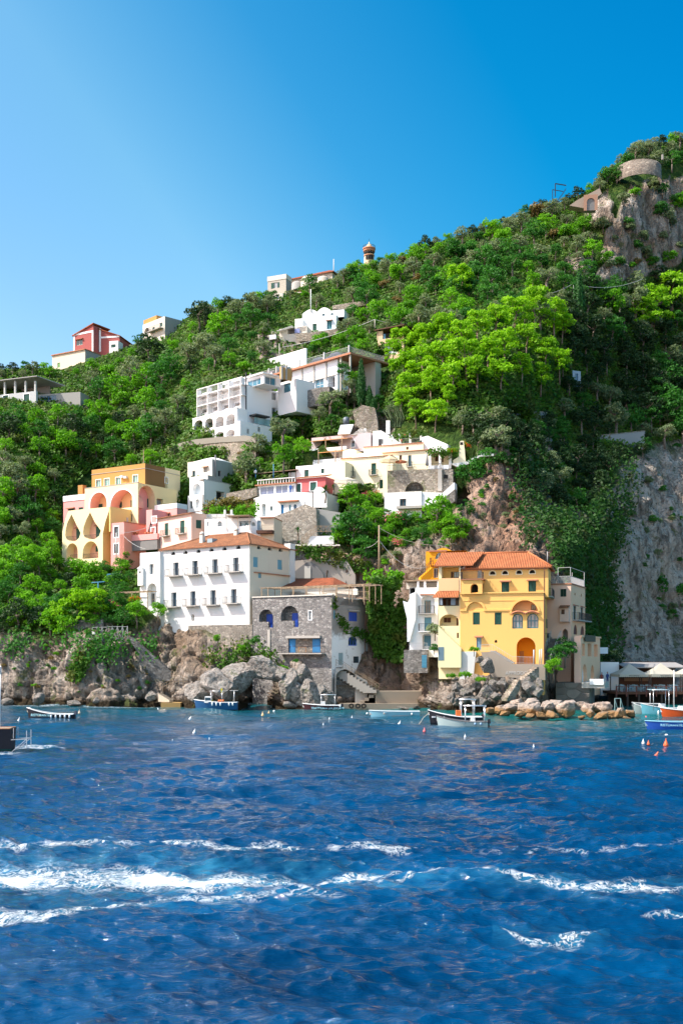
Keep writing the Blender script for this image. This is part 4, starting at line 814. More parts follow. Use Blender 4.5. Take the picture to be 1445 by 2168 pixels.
g2=House('quay_wall','pale concrete quay wall with dark hollow under the pink annex','wall',1229,142,20,1495); fr=g2.front(-1); m=MB(); a0,a1,z0,z1=fr.rect(w,560,1010,760,1062); fr.box(m,a0,a1,z0,z1,0,5); m.build('slab',CONC,g2.root); m=MB(); a0,a1,z0,z1=fr.rect(w,630,982,752,1032); fr.box(m,a0,a1,z0,z1,-.15,.2); m.build('parapet',WCLEAN,g2.root)
m=MB(); a0,a1,z0,z1=fr.rect(w,330,990,625,1200); fr.box(m,a0,a1,-2-g2.O.z,z1-.4,.3,6); m.build('rock_footing',masonry((.26,.23,.2),(.12,.1,.09),(.16,.14,.12),.6),g2.root)
def wallthing(name,label,w,pts,px,Y,th,mat,thick=1.2,cap=None,base=None,cat='wall'):
    """a free-standing masonry wall: outline pts on the enlargement w, in a vertical plane"""
    ys=[w(*p)[1] for p in pts]; g=House(name,label,cat,px,Y,th,base or max(ys)); f=g.front(); q=[f.hit(*w(*p)) for p in pts]; n=len(q); m=MB()
    A=[f.P(*x) for x in q]; B=[f.P(*x,thick) for x in q]; tr=tessellate_polygon([[Vector((x,z,0)) for x,z in q]])
    m.add(A,[tuple(t_) for t_ in tr]); m.add(B,[tuple(t_)[::-1] for t_ in tr]); [m.face([A[k],A[(k+1)%n],B[(k+1)%n],B[k]]) for k in range(n)]
    m.build('wall',mat,g.root)
    if cap:
        m=MB(); a,b=f.P(*q[0],-.08),f.P(*q[1],-.08); up=Vector((0,0,.16)); bk=Vector((0,thick+.16,0)); c=[a,b,b+bk,a+bk]; m.add(c+[v+up for v in c],[(3,2,1,0),(4,5,6,7),(0,1,5,4),(1,2,6,5),(2,3,7,6),(3,0,4,7)]); m.build('coping',cap,g.root)
    return g
# ================================================================== pastel yellow house with big arches
h=House('arched_villa','pastel yellow villa with tall pink lined arches and an ochre upper storey','house',292,188,32,1160); w=Z4
fr=h.front(); uL=fr.hit(*w(338,400))[0]; zt=fr.hit(*w(812,262))[1]; zb=fr.hit(*w(812,620))[1]; PKI=stucco((.86,.45,.33),.08,(.7,.4,.3)); ORI=stucco((.88,.58,.30),.08,(.7,.45,.25))
h.facade(fr,w,(uL,0,zb-3,zt),[('al',386,350,537,500,dict(d=2.2,back=ORI,rm=PKI,**{'in':[('dr',458,455,498,500,dict(m=GREEN))]})),('al',566,326,785,492,dict(d=2.4,back=ORI,rm=PKI,**{'in':[('sh',632,434,672,490,dict(m=GREEN)),('dr',752,420,783,490,dict(m=GREEN))]})),('lg',738,545,772,612,dict(arch=True,d=.4,back=DGREY))],PALEY)
m=MB()
for (x0,y0,x1,y1) in ((386,350,537,495),(566,326,785,490)):
    a0,a1,z0,z1=fr.rect(w,x0,y0,x1,y1); li=archloop(a0,a1,z0,z1); lo=archloop(a0-.28,a1+.28,z0,z1+.28,(a1-a0)/2+.28); n=len(lo); mm=MB()
    for k in range(n):
        if k in(0,): continue
        p,q,u,v=lo[k],lo[(k+1)%n],li[(k+1)%n],li[k]; mm.face([fr.P(*p,-.03),fr.P(*q,-.03),fr.P(*u,-.03),fr.P(*v,-.03)])
    mm.build('arch_band',WCLEAN,h.root)
rt=h.right(0); D_=rt.hit(*w(1165,350))[0]; v1=rt.hit(*w(972,350))[0]
h.facade(rt,w,(0,D_,zb-3,zt),[('al',822,290,968,640,dict(d=1.6,back=PINK,rm=PALEY,**{'in':[('sh',898,408,930,488,dict(m=GREEN))]})),('lg',985,408,1040,468,dict(d=.5,back=DGREY))],stucco((.87,.70,.36),.14,(.6,.42,.2)),'side_wall')
h.shell(uL,0,0,D_,zb-3,zt,PALEY,'FR'); m=MB(); fr.box(m,uL,.02,zt,zt+.1,-.06,.3); m.build('coping',CONC,h.root)
# lower, forward volume with sail-shaped buttresses
f2=h.front(-5.2); b0=f2.hit(*w(132,800))[0]; b1=f2.hit(*w(500,800))[0]; z2=f2.hit(*w(568,478))[1]; z3=f2.hit(*w(495,930))[1]; bT=f2.hit(*w(568,480))[0]; bL=f2.hit(*w(190,515))[0]; zk=f2.hit(*w(500,720))[1]
sail=dict(d=1.5,back=ORI,rm=PALEY,**{'in':[('dr',263,675,302,782,dict(m=GREEN))]})
out=[(b0,z3-1.5),(b1,z3-1.5),(b1,zk),(b1+(bT-b1)*.35,zk+(z2-zk)*.45),(bT,z2),(bL,z2),(bL-(bL-b0)*.45,z2-(z2-z3)*.16),(b0+.1,z2-(z2-z3)*.42)]
mats=[PALEY,ORI]; m=MB(); loops=[out]
def P2(x,y): return f2.hit(*w(x,y))
for tip,l,r_,yb,ba in (((218,548),162,300,740,792),((385,530),322,482,720,775)):
    cx=(l+r_)/2
    lp=[P2(l+4,yb-55),P2(l,yb),P2(l+14,yb+35),P2(cx-20,ba),P2(cx+25,ba-4),P2(r_-14,yb+20),P2(r_,yb-25),P2(tip[0]+42,(tip[1]+yb)/2-8),P2(*tip),P2(tip[0]-36,(tip[1]+yb)/2-25)]
    loops.append(lp); n=len(lp)
    for k in range(n): p,q=lp[k],lp[(k+1)%n]; m.face([f2.P(*p),f2.P(*q),f2.P(*q,1.6),f2.P(*p,1.6)])
    m.face([f2.P(*p,1.6) for p in lp],1)
for (x0,y0,x1,y1) in ((172,808,274,950),(318,790,460,945)):
    a0,a1,z0,z1=f2.rect(w,x0,y0,x1,y1); lp=archloop(a0,a1,z0,z1,(a1-a0)*.55); loops.append(lp); n=len(lp)
    for k in range(n): p,q=lp[k],lp[(k+1)%n]; m.face([f2.P(*p),f2.P(*q),f2.P(*q,1.8),f2.P(*p,1.8)])
    m.face([f2.P(*p,1.8) for p in lp],1)
vs=[p for l in loops for p in l]; tr=tessellate_polygon([[Vector((p[0],p[1],0)) for p in l] for l in loops]); m.add([f2.P(*p) for p in vs],[tuple(t_) for t_ in tr])
m.build('lower_wall',[PALEY,PKI],h.root)
p2=f2.shift(1.55)
for x0,y0,x1,y1 in ((263,675,302,782),(440,655,482,762)): a=p2.rect(w,x0,y0,x1,y1); h.fit(p2,'dr',*a,-.05,dict(hood=FLATTILE))
a=f2.shift(1.75).rect(w,437,835,460,885); h.fit(f2.shift(1.75),'sh',*a,-.05,dict(m=GREEN))
for x0,x1,y in ((165,300,742),(325,480,728),(205,274,912),(318,460,900)):
    a0,_=P2(x0,y); a1,zz=P2(x1,y); m=MB(); railing(m,[f2.P(a0,zz-.7,.1),f2.P(a1,zz-.7,.1)],.75); m.build('railing',IRON,h.root)
r2=h.right(b1); m=MB(); q=[(-5.2,z3-1.5),(0,z3-1.5),(0,z2),(-5.2,zk)]
SD=stucco((.80,.58,.22),.2,(.55,.36,.12)); A=[Vector((b1,-5.2,z3-1.5)),Vector((b1,.0,z3-1.5)),Vector((b1,0,zk)),Vector((b1,-5.2,zk))]; m.face(A)
m.face([Vector((b1,-5.2,zk)),Vector((b1,0,zk)),Vector((bT,0,z2)),Vector((bT,-5.2,z2))]); m.build('side_wall',SD,h.root)
m=MB(); m.face([(bL,-5.2,z2-.4),(bT,-5.2,z2-.4),(bT,0,z2-.4),(bL,0,z2-.4)]); m.face([(b0+.1,-5.2,z3-1),(b0+.1,0,z3-1),(b0+.1,0,z2-2),(b0+.1,-5.2,z2-2)]); m.build('terrace_floor',CONC,h.root)
m=MB(); r3=h.right(bT); a0,a1,z0,z1=r3.rect(w,570,478,736,620); m.box(bT-.3,bT,-5.2,-.02,zk+.2,z2); m.build('parapet',SD,h.root)
# ochre top storey
tp=h.front(3.0); t0=tp.hit(*w(400,200))[0]; t1=tp.hit(*w(880,200))[0]; zo=tp.hit(*w(880,88))[1]
ops=[('wn',x0,y0,x1,y1,dict(m=WFRAME,g=glass((.10,.25,.22)),tr=WCLEAN,tw=.1,d=.15,f=.1)) for x0,y0,x1,y1 in ((438,236,482,300),(514,226,558,290),(616,214,660,280),(770,194,815,260))]
h.facade(tp,w,(t0,t1,zt-.5,zo),ops,OCHRE,'upper_wall')
r3=h.right(t1); dT=r3.hit(*w(1195,200))[0]; dM=r3.hit(*w(1060,200))[0]
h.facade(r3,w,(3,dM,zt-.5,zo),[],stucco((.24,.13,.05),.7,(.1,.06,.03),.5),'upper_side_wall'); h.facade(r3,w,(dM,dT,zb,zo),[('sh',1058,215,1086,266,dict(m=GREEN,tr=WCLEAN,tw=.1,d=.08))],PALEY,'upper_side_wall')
h.shell(t0,t1,3,dT,zt-.5,zo,OCHRE,'FR','upper_wall'); m=MB(); m.box(t0-.08,t1+.08,2.92,dT,zo-.9,zo-.82); m.build('ledge',CONC,h.root)
m=MB(); m.bar((t1-2.2,5,zo),(t1-2.2,5,zo+3),.07); m.build('antenna_pole',LWOOD,h.root)
for x,y in ((680,212),(712,218)):
    a=tp.rect(w,x-14,y-12,x+12,y+8); m=MB(); tp.box(m,*a,-.45,0); m.build('air_conditioner',paint((.6,.6,.6)),h.root)
for x in (600,632,660,690,715):
    a,zz=f2.shift(4.4).hit(*w(x,605)); m=MB(); q=f2.shift(4.4); q.box(m,a-.38,a+.38,zz-.35,zz+.5,-.4,0); m.build('air_conditioner',paint((.5,.48,.44)),h.root)
# pink wing at its left
lw=h.front(.6); c0=lw.hit(*w(145,450))[0]; zc=lw.hit(*w(335,366))[1]; h.facade(lw,w,(c0,uL,zb-3,zc),[('sh',188,498,240,560,dict(m=GREEN,d=.1,hood=FLATTILE)),('sh',282,485,322,530,dict(m=GREEN,d=.1))],PINK,'wing_wall'); h.shell(c0,uL,.6,8,zb-3,zc,PINK,'F','wing_wall')
m=MB(); lw.box(m,c0,uL,zc-1.0,zc+.02,-.1,.05); m.build('parapet_band',WCLEAN,h.root); m=MB(); a0,a1,z0,z1=h.front(5).rect(w,276,285,318,365); m.box(a0,a1,5,6,z0-1,z1); m.build('chimney',OCHRE,h.root)
# salmon annex in front of its right side
g=House('salmon_annex','small salmon pink house with a rounded corner beside the pastel yellow villa','house',262,183,32,1178); f=g.front(); a0,a1,z0,z1=f.rect(w,572,622,692,930)
zt2=f.hit(*w(690,618))[1]; g.facade(f,w,(a0,a1,z0-2,zt2),[('wn',602,660,640,752,dict(tr=WCLEAN,tw=.18,m=GREEN,nm=1,d=.15)),('wn',602,815,640,900,dict(tr=WCLEAN,tw=.18,m=GREEN,nm=1,d=.15))],PINK)
r4=g.right(a1); dd=r4.hit(*w(888,680))[0]; zq=r4.hit(*w(800,740))[1]; g.facade(r4,w,(0,dd,zq,zt2),[],SALMON,'side_wall'); g.shell(a0,a1,0,dd,z0-2,zt2,SALMON,'FR'); m=MB(); r4.box(m,-.1,dd,zt2,zt2+.12,-.12,.2); m.build('coping',FLATTILE,g.root)
m=MB(); r4.box(m,0,dd,z0-2,zq,0,1); m.build('lower_side_wall',SALMON,g.root)
# pink block and the low pink house between
g=House('pink_block','pink house with white framed windows between the yellow villa and the peach house','house',322,184,32,1150); f=g.front(); a0,a1,z0,z1=f.rect(w,735,500,1000,760); 
rr=House('pink_terrace_wall','salmon terrace wall topped with a row of potted plants','wall',330,181.5,32,1150); f3=rr.front(); b=f3.rect(w,738,728,990,780); m=MB(); f3.box(m,b[0],b[1],b[2],b[3],0,.5); m.build('wall',PINK,rr.root); m=MB(); f3.pbox(m,w,742,770,985,870,.1,.9); m.build('lower_wall',DGREY,rr.root)
for x in (748,775,800,880,905,930):
    m=MB(); a,zz=f3.hit(*w(x,728)); m.lathe([(.0,0),(.2,0),(.28,.4),(.0,.4)],8,(a,.25,zz)); o=m.build('planter',TERRA,rr.root)
g.facade(f,w,(f.hit(*w(890,600))[0],0,z0,f.hit(*w(990,500))[1]),[('wn',942,568,982,622,dict(tr=WCLEAN,tw=.15,d=.12,nm=1)),('wn',932,668,970,720,dict(tr=WCLEAN,tw=.15,m=GREEN,d=.12))],PINK); g.shell(f.hit(*w(890,600))[0],0,0,6,z0,f.hit(*w(990,500))[1],PINK,'F')
g=House('low_pink_house','low pink house with a broad white parapet below the whitewashed chapel house','house',379,186,34,1100); f=g.front(); a0,a1,z0,z1=f.rect(w,968,460,1166,600); g.facade(f,w,(a0,a1,z0-3,z1),[('sh',1045,545,1098,600,dict(hood=FLATTILE,d=.1))],PINK); r4=g.right(a1); dd=r4.hit(*w(1256,500))[0]; g.facade(r4,w,(0,dd,z0-3,z1),[],PINK,'side_wall'); g.shell(a0,a1,0,dd,z0-3,z1,PINK,'FR')
m=MB(); zz=f.hit(*w(1160,492))[1]; f.box(m,a0-.05,a1+.06,zz,z1+.06,-.06,.3); m.build('parapet',WCLEAN,g.root); m=MB(); r4.box(m,-.0,dd,zz,z1+.06,-.07,.3); m.build('parapet',WCLEAN,g.root)
# ================================================================== peach house behind the palazzo
h=House('peach_house','weathered peach house with green shutters right behind the palazzo roof','house',405,175,48,1145); w=Z4; fr=h.front(); a0=fr.hit(*w(995,650))[0]; zt=fr.hit(*w(1296,533))[1]; zb=fr.hit(*w(1290,780))[1]
h.facade(fr,w,(a0,0,zb-3,zt),[('sh',1056,628,1088,742,dict(m=GREEN,bal=(.5,.7,.9),d=.1)),('sh',1196,605,1234,722,dict(m=GREEN,bal=(.6,.7,.9),d=.1))],LPINK)
rt=h.right(0); dd=rt.hit(*w(1445,640))[0]; h.facade(rt,w,(0,dd,zb-3,zt),[('sh',1338,598,1387,675,dict(m=GREEN,d=.08))],ROSE,'side_wall'); h.shell(a0,0,0,dd,zb-3,zt,LPINK,'FR')
h.roof([[(a0-.3,-.4,zt),(.3,-.4,zt),(.3,dd+.3,zt+.9),(a0-.3,dd+.3,zt+.9)]],TILE,.12); 
# white vaulted terrace house next to it
h=House('white_terrace_house','low white house with arched windows and a row of air units on its roof','house',550,173,12,1130); w=Z5; fr=h.front(); a0=fr.hit(*w(292,1000))[0]; a1=fr.hit(*w(770,1000))[0]; zt=fr.hit(*w(600,952))[1]; zb=fr.hit(*w(600,1100))[1]
h.facade(fr,w,(a0,a1,zb-2,zt),[('wn',314,980,328,1022,dict(arch=True,d=.15)),('wn',404,978,440,1022,dict(arch=True,d=.2,nm=1,nh=1)),('lg',585,975,690,1018,dict(d=.9,back=BLUEW,**{'in':[('wn',635,990,662,1015,dict(m=TFRAME,arch=True,nm=0)),('dr',590,988,605,1018,dict(m=BROWN))]})),('wn',690,985,724,1020,dict(arch=True,d=.2,nm=0)),('wn',740,972,768,1056,dict(m=paint((.2,.4,.6)),d=.1))],WCLEAN); h.shell(a0,a1,0,6,zb-2,zt,WCLEAN,'F')
g=h; r2=h.front(-.05); b0,b1,z0,z1=r2.rect(w,775,950,882,1065); m=MB(); m.box(b0,b1,0,5,z0-2,z1); m.build('side_room',BEIGE,h.root); m=MB(); r2.box(m,b0-.2,b1+.1,z1,z1+.12,-.3,5); m.build('eave',FLATTILE,h.root)
sc_=h.front(-1.6); z0=sc_.hit(*w(580,1095))[1]; q=[]; 
for k in range(41): x=468+222*k/40; a,zz=sc_.hit(*w(x,1050-38*k/40)); q.append((a,zz+.16*abs(math.sin(k*math.pi/5))))
m=MB(); A=[sc_.P(*p) for p in q]; [m.face([sc_.P(q[k][0],z0-1.5),sc_.P(q[k+1][0],z0-1.5),A[k+1],A[k]]) for k in range(40)]; [m.face([A[k],A[k+1],A[k+1]+Vector((0,.3,0)),A[k]+Vector((0,.3,0))]) for k in range(40)]; m.build('scalloped_wall',WCLEAN,h.root)
m=MB(); r2.pbox(m,w,750,1060,885,1085,-1.2,0); m.build('balcony_slab',BROWN,h.root); m=MB(); a0_,a1_,z0_,z1_=sc_.rect(w,780,1020,880,1062); railing(m,[sc_.P(a0_,z0_),sc_.P(a1_,z0_)],1.0); m.build('railing',IRON,h.root)
for x in (330,375,415,455,490,515):
    p=h.front(2); a,zz=p.hit(*w(x,940)); m=MB(); p.box(m,a-.45,a+.45,zz-.6,zz+.45,0,.5); m.lathe([(.0,-.02),(.3,-.02),(.3,0)],10,(a,-.0+1.98,zz-.05)); m.build('air_conditioner',paint((.6,.58,.54)),h.root)
for x in (462,518):
    p=h.front(3); a,zz=p.hit(*w(x,900)); m=MB(); m.box(a-.2,a+.2,3,3.4,zz-1.6,zz+.4,0,'',.04); m.build('chimney',WOLD,h.root)
m=MB(); a0_,a1_,z0_,z1_=fr.rect(w,505,940,700,958); m.box(a0_,a1_,-1.8,1.5,z1_-.05,z1_+.06); m.build('reed_canopy',LWOOD,h.root); m=MB(); [m.bar((a,-1.7,z1_-2.4),(a,-1.7,z1_),.05) for a in (a0_,(a0_+a1_)/2,a1_)]; m.build('canopy_frame',LWOOD,h.root)
# ================================================================== chapel-like old white house
h=House('chapel_house','old whitewashed house with stained grey side wall and an arched blue niche','house',449,197,36,1085); w=Z5; fr=h.front(); a0=fr.hit(*w(148,600))[0]; zt=fr.hit(*w(355,448))[1]; zb=fr.hit(*w(330,860))[1]
h.facade(fr,w,(a0,0,zb-2,zt),[('wn',190,548,212,605,dict(m=TFRAME)),('sh',285,520,318,560,dict(m=CONC,hood=FLATTILE))],OLDW)
rt=h.right(0); dd=rt.hit(*w(560,520))[0]; h.facade(rt,w,(0,dd,zb-2,zt),[('lg',408,548,432,596,dict(d=.3,back=DARK))],stucco((.42,.41,.39),.9,(.2,.195,.19),.48),'side_wall'); h.shell(a0,0,0,dd,zb-2,zt,OLDW,'FR')
m=MB(); n=8; A=[Vector((a0*(1-k/n)+0*(k/n),dd*.5,zt+1.1*math.sin(math.pi*(.15+.8*k/n)))) for k in range(n+1)]; [m.face([Vector((A[k].x,.02,zt-.02)),Vector((A[k+1].x,.02,zt-.02)),A[k+1],A[k]]) or m.face([A[k],A[k+1],Vector((A[k+1].x,dd,zt-.02)),Vector((A[k].x,dd,zt-.02))]) for k in range(n)]; m.face([A[0]]+[Vector((a0,.02,zt-.02)),Vector((a0,dd,zt-.02))]); m.face([A[n],Vector((0,.02,zt-.02)),Vector((0,dd,zt-.02))]); m.build('vaulted_roof',WCLEAN,h.root)
f2=h.front(-2.4); b1=f2.hit(*w(318,700))[0]; b0=f2.hit(*w(165,650))[0]; z2=f2.hit(*w(280,590))[1]; zl=f2.hit(*w(250,760))[1]
h.facade(f2,w,[(b0,zl),(b1,zl),(b1,z2),(b0,z2)],[('al',190,658,258,752,dict(d=.9,back=BLUEW))],WCLEAN,'porch_wall'); h.shell(b0,b1,-2.4,0,zl-5,z2,GREYP,'F','porch_wall')
f3=h.front(-3.0); c0,c1,_,_=f3.rect(w,150,780,272,880); zl2=f3.hit(*w(250,900))[1]; h.facade(f3,w,(c0,c1,zl2-1,zl+.1),[('wn',168,805,190,870,dict(arch=True,m=CONC)),('al',215,790,248,870,dict(d=.4,back=WCLEAN))],WCLEAN,'lower_wall'); h.shell(c0,c1,-3.0,-.5,zl2-1,zl+.1,WCLEAN,'F','lower_wall')
g=rt.shift(-1.6); p=h.right(1.5); e0,e1,z0,z1=p.rect(w,318,620,585,830); h.facade(p,w,(e0-1,e1,z0-1,z1-.6),[('lg',392,725,465,795,dict(d=1.0,back=DARK))],WOLD,'low_side_wall'); m=MB(); m.box(0,1.5,e0-1,e1,z1-.75,z1-.62); m.build('low_roof',CONC,h.root)
m=MB(); A=rt.hit(*w(385,440)); q=h.right(.2); pts=[q.P(*q.hit(*w(*z))) for z in ((385,415),(385,705),(330,775))]; m.tube(pts,.14,8); m.build('chimney_flue',paint((.16,.16,.16)),h.root)
# ================================================================== retaining wall below the hotel
g=House('hotel_retaining_wall','tall curved rubble retaining wall below the white hotel','wall',500,204,38,960); w=Z2; f=g.front(); tl=[(-10,1178),(0,1170),(120,1140),(300,1122),(480,1112),(560,1125)]; m=MB(); T=[f.hit(*w(*p)) for p in tl]; zb=f.hit(*w(200,1420))[1]
for k in range(len(T)-1):
    p,q=T[k],T[k+1]; m.face([f.P(p[0],zb-4,-.6),f.P(q[0],zb-4,-.6),f.P(*q),f.P(*p)]); m.face([f.P(*p),f.P(*q),f.P(*q,1.2),f.P(*p,1.2)])
l0=f.P(T[0][0],zb-4,-.6); m.face([l0,f.P(*T[0]),f.P(*T[0],9),f.P(T[0][0],zb-4,9)]); m.build('wall',STONE2,g.root)
m=MB()
for k in range(len(T)-1):
    p,q=T[k],T[k+1]; c=[f.P(p[0],p[1]-1.0,-.2),f.P(q[0],q[1]-1.0,-.2),f.P(q[0],q[1]-1.0,.1),f.P(p[0],p[1]-1.0,.1)]; d=[f.P(p[0],p[1]+.1,-.2),f.P(q[0],q[1]+.1,-.2),f.P(q[0],q[1]+.1,.4),f.P(p[0],p[1]+.1,.4)]; m.add(c+d,[(4,5,6,7),(0,1,5,4),(3,2,1,0),(0,4,7,3),(1,2,6,5)])
m.build('coping',stucco((.26,.24,.2),.7,(.12,.11,.09),.5),g.root); m=MB(); railing(m,[f.P(*T[0],.2)-Vector((4,-3,1.2)),f.P(*T[0],.2)+Vector((0,0,-.3)),f.P(*T[2],.3)],.9,.5); m.build('railing',IRON,g.root)
# ================================================================== veranda house
h=House('veranda_house','white house with a glazed veranda and a dark pink wall with green shutters','house',690,186,26,1075); w=Z5; fr=h.front()
a0=fr.hit(*w(745,720))[0]; aM=fr.hit(*w(1058,680))[0]; a1=fr.hit(*w(1308,650))[0]; zt=fr.hit(*w(1058,640))[1]; zb=fr.hit(*w(1050,900))[1]; zL=fr.hit(*w(1000,745))[1]
vw=dict(m=WFRAME,g=glass((.10,.12,.2)),nm=1,d=.12,f=.09)
h.facade(fr,w,(a0,aM,zL,zt-.3),[('wn',762,682,882,752,vw),('wn',895,672,998,742,vw),('wn',1008,672,1054,740,vw)],WCLEAN,'veranda_wall')
f2=h.front(-.9); h.facade(f2,w,[(a0-.3,zb-3),(f2.hit(*w(1210,800))[0],zb-3),(f2.hit(*w(1210,700))[0],f2.hit(*w(1210,735))[1]),(aM+.5,zL+.1),(a0-.3,zL+.05)],[('al',778,828,812,935,dict(d=.6,back=BLUEW)),('wn',850,850,868,888,dict(m=TFRAME)),('dr',940,838,965,915,dict(m=SKYB)),('dr',1008,838,1026,900,dict(m=LBLUE)),('wn',1048,834,1076,880,dict(arch=True,m=SKYB,nm=1))],WCLEAN,'lower_wall')
h.shell(a0-.3,a1,-.9,6,zb-3,zL,WCLEAN,'F','lower_wall'); h.shell(a0,aM,0,6,zL,zt-.3,WCLEAN,'F','veranda_wall')
m=MB(); m.box(a0-.4,aM+.2,-.4,5,zt-.3,zt-.1); m.build('veranda_roof',FLATTILE,h.root)
m=MB(); z0,z1=zt-.1,zt+.9; 
for k in range(14): a=a0+(aM-a0)*k/13; m.lathe([(.07,0),(.12,.3),(.06,.6),(.1,.8)],6,(a,.1,zt-.1))
m.box(a0-.2,aM,-.05,.25,zt+.7,zt+.82); m.build('balustrade',WCLEAN,h.root)
f4=h.front(.6); zr=f4.hit(*w(1300,600))[1]; h.facade(f4,w,(aM,a1,zL-.2,zr),[('sh',1072,660,1110,732,dict(m=GREEN,tr=WCLEAN,tw=.16,d=.1)),('sh',1190,645,1242,718,dict(m=GREEN,tr=WCLEAN,tw=.16,d=.1))],DPINK,'pink_wall'); h.shell(aM,a1,.6,6,zL-.2,zr,DPINK,'F','pink_wall')
h.roof([[(aM-.4,.2,zr+.1),(a1+.2,.2,zr+.1),(a1+.2,2.6,zr+.7),(aM-.4,2.6,zr+.7)]],TILE,.14)
m=MB(); pts=[(1218,860),(1218,720),(1240,688),(1275,685),(1325,720),(1330,790),(1330,860)]; pl=h.front(-1.0); A=[pl.P(*pl.hit(*w(*p))) for p in pts]; B=[pl.P(*pl.hit(*w(*p)),.4) for p in pts]; m.face(A); [m.face([A[k],A[(k+1)%7],B[(k+1)%7],B[k]]) for k in range(7)]; m.build('curved_end_wall',WCLEAN,h.root)
m=MB(); 
a0_,a1_,z0_,z1_=f2.rect(w,925,800,1095,815); f2.box(m,a0_,a1_,z0_,z1_-.05,-.5,0); m.build('hood',FLATTILE,h.root)
f5=h.front(4.0); z5=f5.hit(*w(1200,500))[1]; q0=f5.hit(*w(1068,560))[0]; q1=f5.hit(*w(1335,560))[0]; h.facade(f5,w,(q0,q1,zr-1,z5),[('sh',1140,540,1176,604,dict(m=GREEN,d=.1)),('sh',1282,530,1308,570,dict(m=GREEN,d=.1))],WCLEAN,'upper_wall'); h.shell(q0,q1,4,10,zr-1,z5,WCLEAN,'F','upper_wall')
m=MB(); q2=f5.hit(*w(1445,560))[0]; f5.box(m,q1+.01,q2+1,zL,z5+.1,-.1,4); m.build('cream_block',CREAM,h.root)
st=House('reed_pergola','brown reed roofed pergola on the terrace above the glazed veranda','pergola',590,194,20,1015); f=st.front(); m=MB(); a0,a1,z0,z1=f.rect(w,720,545,1070,640)
for k in range(8):
    a=a0+(a1-a0)*k/7; m.bar((a,0,z0-1),(a,0,z1-.4),.06); m.bar((a,3,z0-1),(a,3,z1),.06)
m.build('frame',BROWN,st.root); m=MB(); c=[(a0-.4,-.3,z1-.5),(a1+.3,-.3,z1-.2),(a1+.3,3.4,z1+.3),(a0-.4,3.4,z1)]; m.add(c+[(x,y,z+.12) for x,y,z in c],[(3,2,1,0),(4,5,6,7),(0,1,5,4),(1,2,6,5),(2,3,7,6),(3,0,4,7)]); m.build('reed_roof',wood((.25,.17,.11)),st.root)
m=MB(); f.pbox(m,w,1000,560,1066,620,.3,.36); m.build('glass_screen',glass((.3,.3,.28)),st.root)
for x in (742,893): 
    p=f.hit(*w(x,600)); m=MB(); m.bar((p[0],-.8,p[1]-1.5),(p[0],-.8,p[1]+2.2 if x>800 else p[1]+1.3),.06,0,6); r=thing('blue_pole','thin blue pole '+('standing at the right end of the reed pergola' if x>800 else 'with a round life ring left of the reed pergola'),'pole',st.root.matrix_basis@Vector((0,0,0)),st.root.rotation_euler.z); m.build('shaft',paint((.03,.2,.45)),r)
    if x<800:
        q=MB(); q.lathe([(.0,-.05),(.3,-.05),(.3,.05),(0,.05)],12); o=q.build('ring',WCLEAN,r); o.location=(p[0],-.9,p[1]+.8); o.rotation_euler=(R(90),0,0)
# stone walls under the veranda house
wallthing('curved_stone_wall','tall pale rubble wall climbing in a curve below the veranda house',Z5,[(890,935),(1040,880),(1145,832),(1240,868),(1250,1180),(880,1180)],650,177.5,14,masonry((.47,.42,.35),(.25,.22,.18),(.4,.35,.29),2.0),2)
wallthing('grey_wall_with_arch','grey plastered wall with shadowed arches right of the curved stone wall',Z5,[(1245,870),(1445,905),(1445,1090),(1245,1090)],705,179,10,GREYP,2)
wallthing('garden_wall','low dry stone garden wall below the old chapel house terrace',Z5,[(480,740),(735,690),(740,760),(560,820),(470,830)],530,186,20,STONE2,1)
g=wallthing('terrace_platform','small white terrace platform with timber fence above the rubble cliff',Z5,[(1190,1105),(1390,1100),(1390,1170),(1170,1180)],690,174,5,WCLEAN,2.5); f=g.front(-.1); m=MB(); a0,z0=f.hit(*Z5(1120,1170)); a1,z1=f.hit(*Z5(1235,1070)); a2,z2=f.hit(*Z5(1370,1070)); 
def xfence(m,p,q,h_=1.0,n=3,r=.045):
    up=Vector((0,0,h_)); p=Vector(p);q=Vector(q); m.bar(p+up,q+up,r); m.bar(p+up*.1,q+up*.1,r)
    for k in range(n+1):
        a=p+(q-p)*(k/n); m.bar(a,a+up*1.05,r*1.2)
        if k<n: b=p+(q-p)*((k+1)/n); m.bar(a+up*.1,b+up,r*.8); m.bar(a+up,b+up*.1,r*.8)
xfence(m,f.P(a0,z0),f.P(a1,z1),1.0,3); xfence(m,f.P(a1,z1),f.P(a2,z2),1.0,3); m.build('timber_fence',LWOOD,g.root)
g=wallthing('planted_wall','plastered wall with a scalloped white rim and ruined gable left of the utility pole',Z8,[(487,30),(700,12),(870,10),(940,30),(1010,150),(1010,270),(487,270)],645,171,8,stucco((.46,.40,.34),.75,(.24,.2,.17),.5),1.5); f=g.front(-.12); m=MB(); L=[f.P(*f.hit(*Z5(1050+395*k/24,1188-6*abs(math.sin(k*.9))))) for k in range(25)]; m.tube(L,.13,6); m.build('rim',OLDW,g.root)
p=[f.hit(*Z8(*q)) for q in ((490,180),(490,130),(545,85),(600,45),(640,40),(690,75),(740,140),(745,180))]; m=MB(); A=[f.P(*x,-.4) for x in p]; B=[f.P(*x,.3) for x in p]; m.face(A); [m.face([A[k],A[(k+1)%8],B[(k+1)%8],B[k]]) for k in range(8)]; m.build('ruined_gable',DGREY,g.root); m=MB(); f.pbox(m,Z8,583,78,635,180,-.48,-.4); m.build('blocked_window',OLDW,g.root)
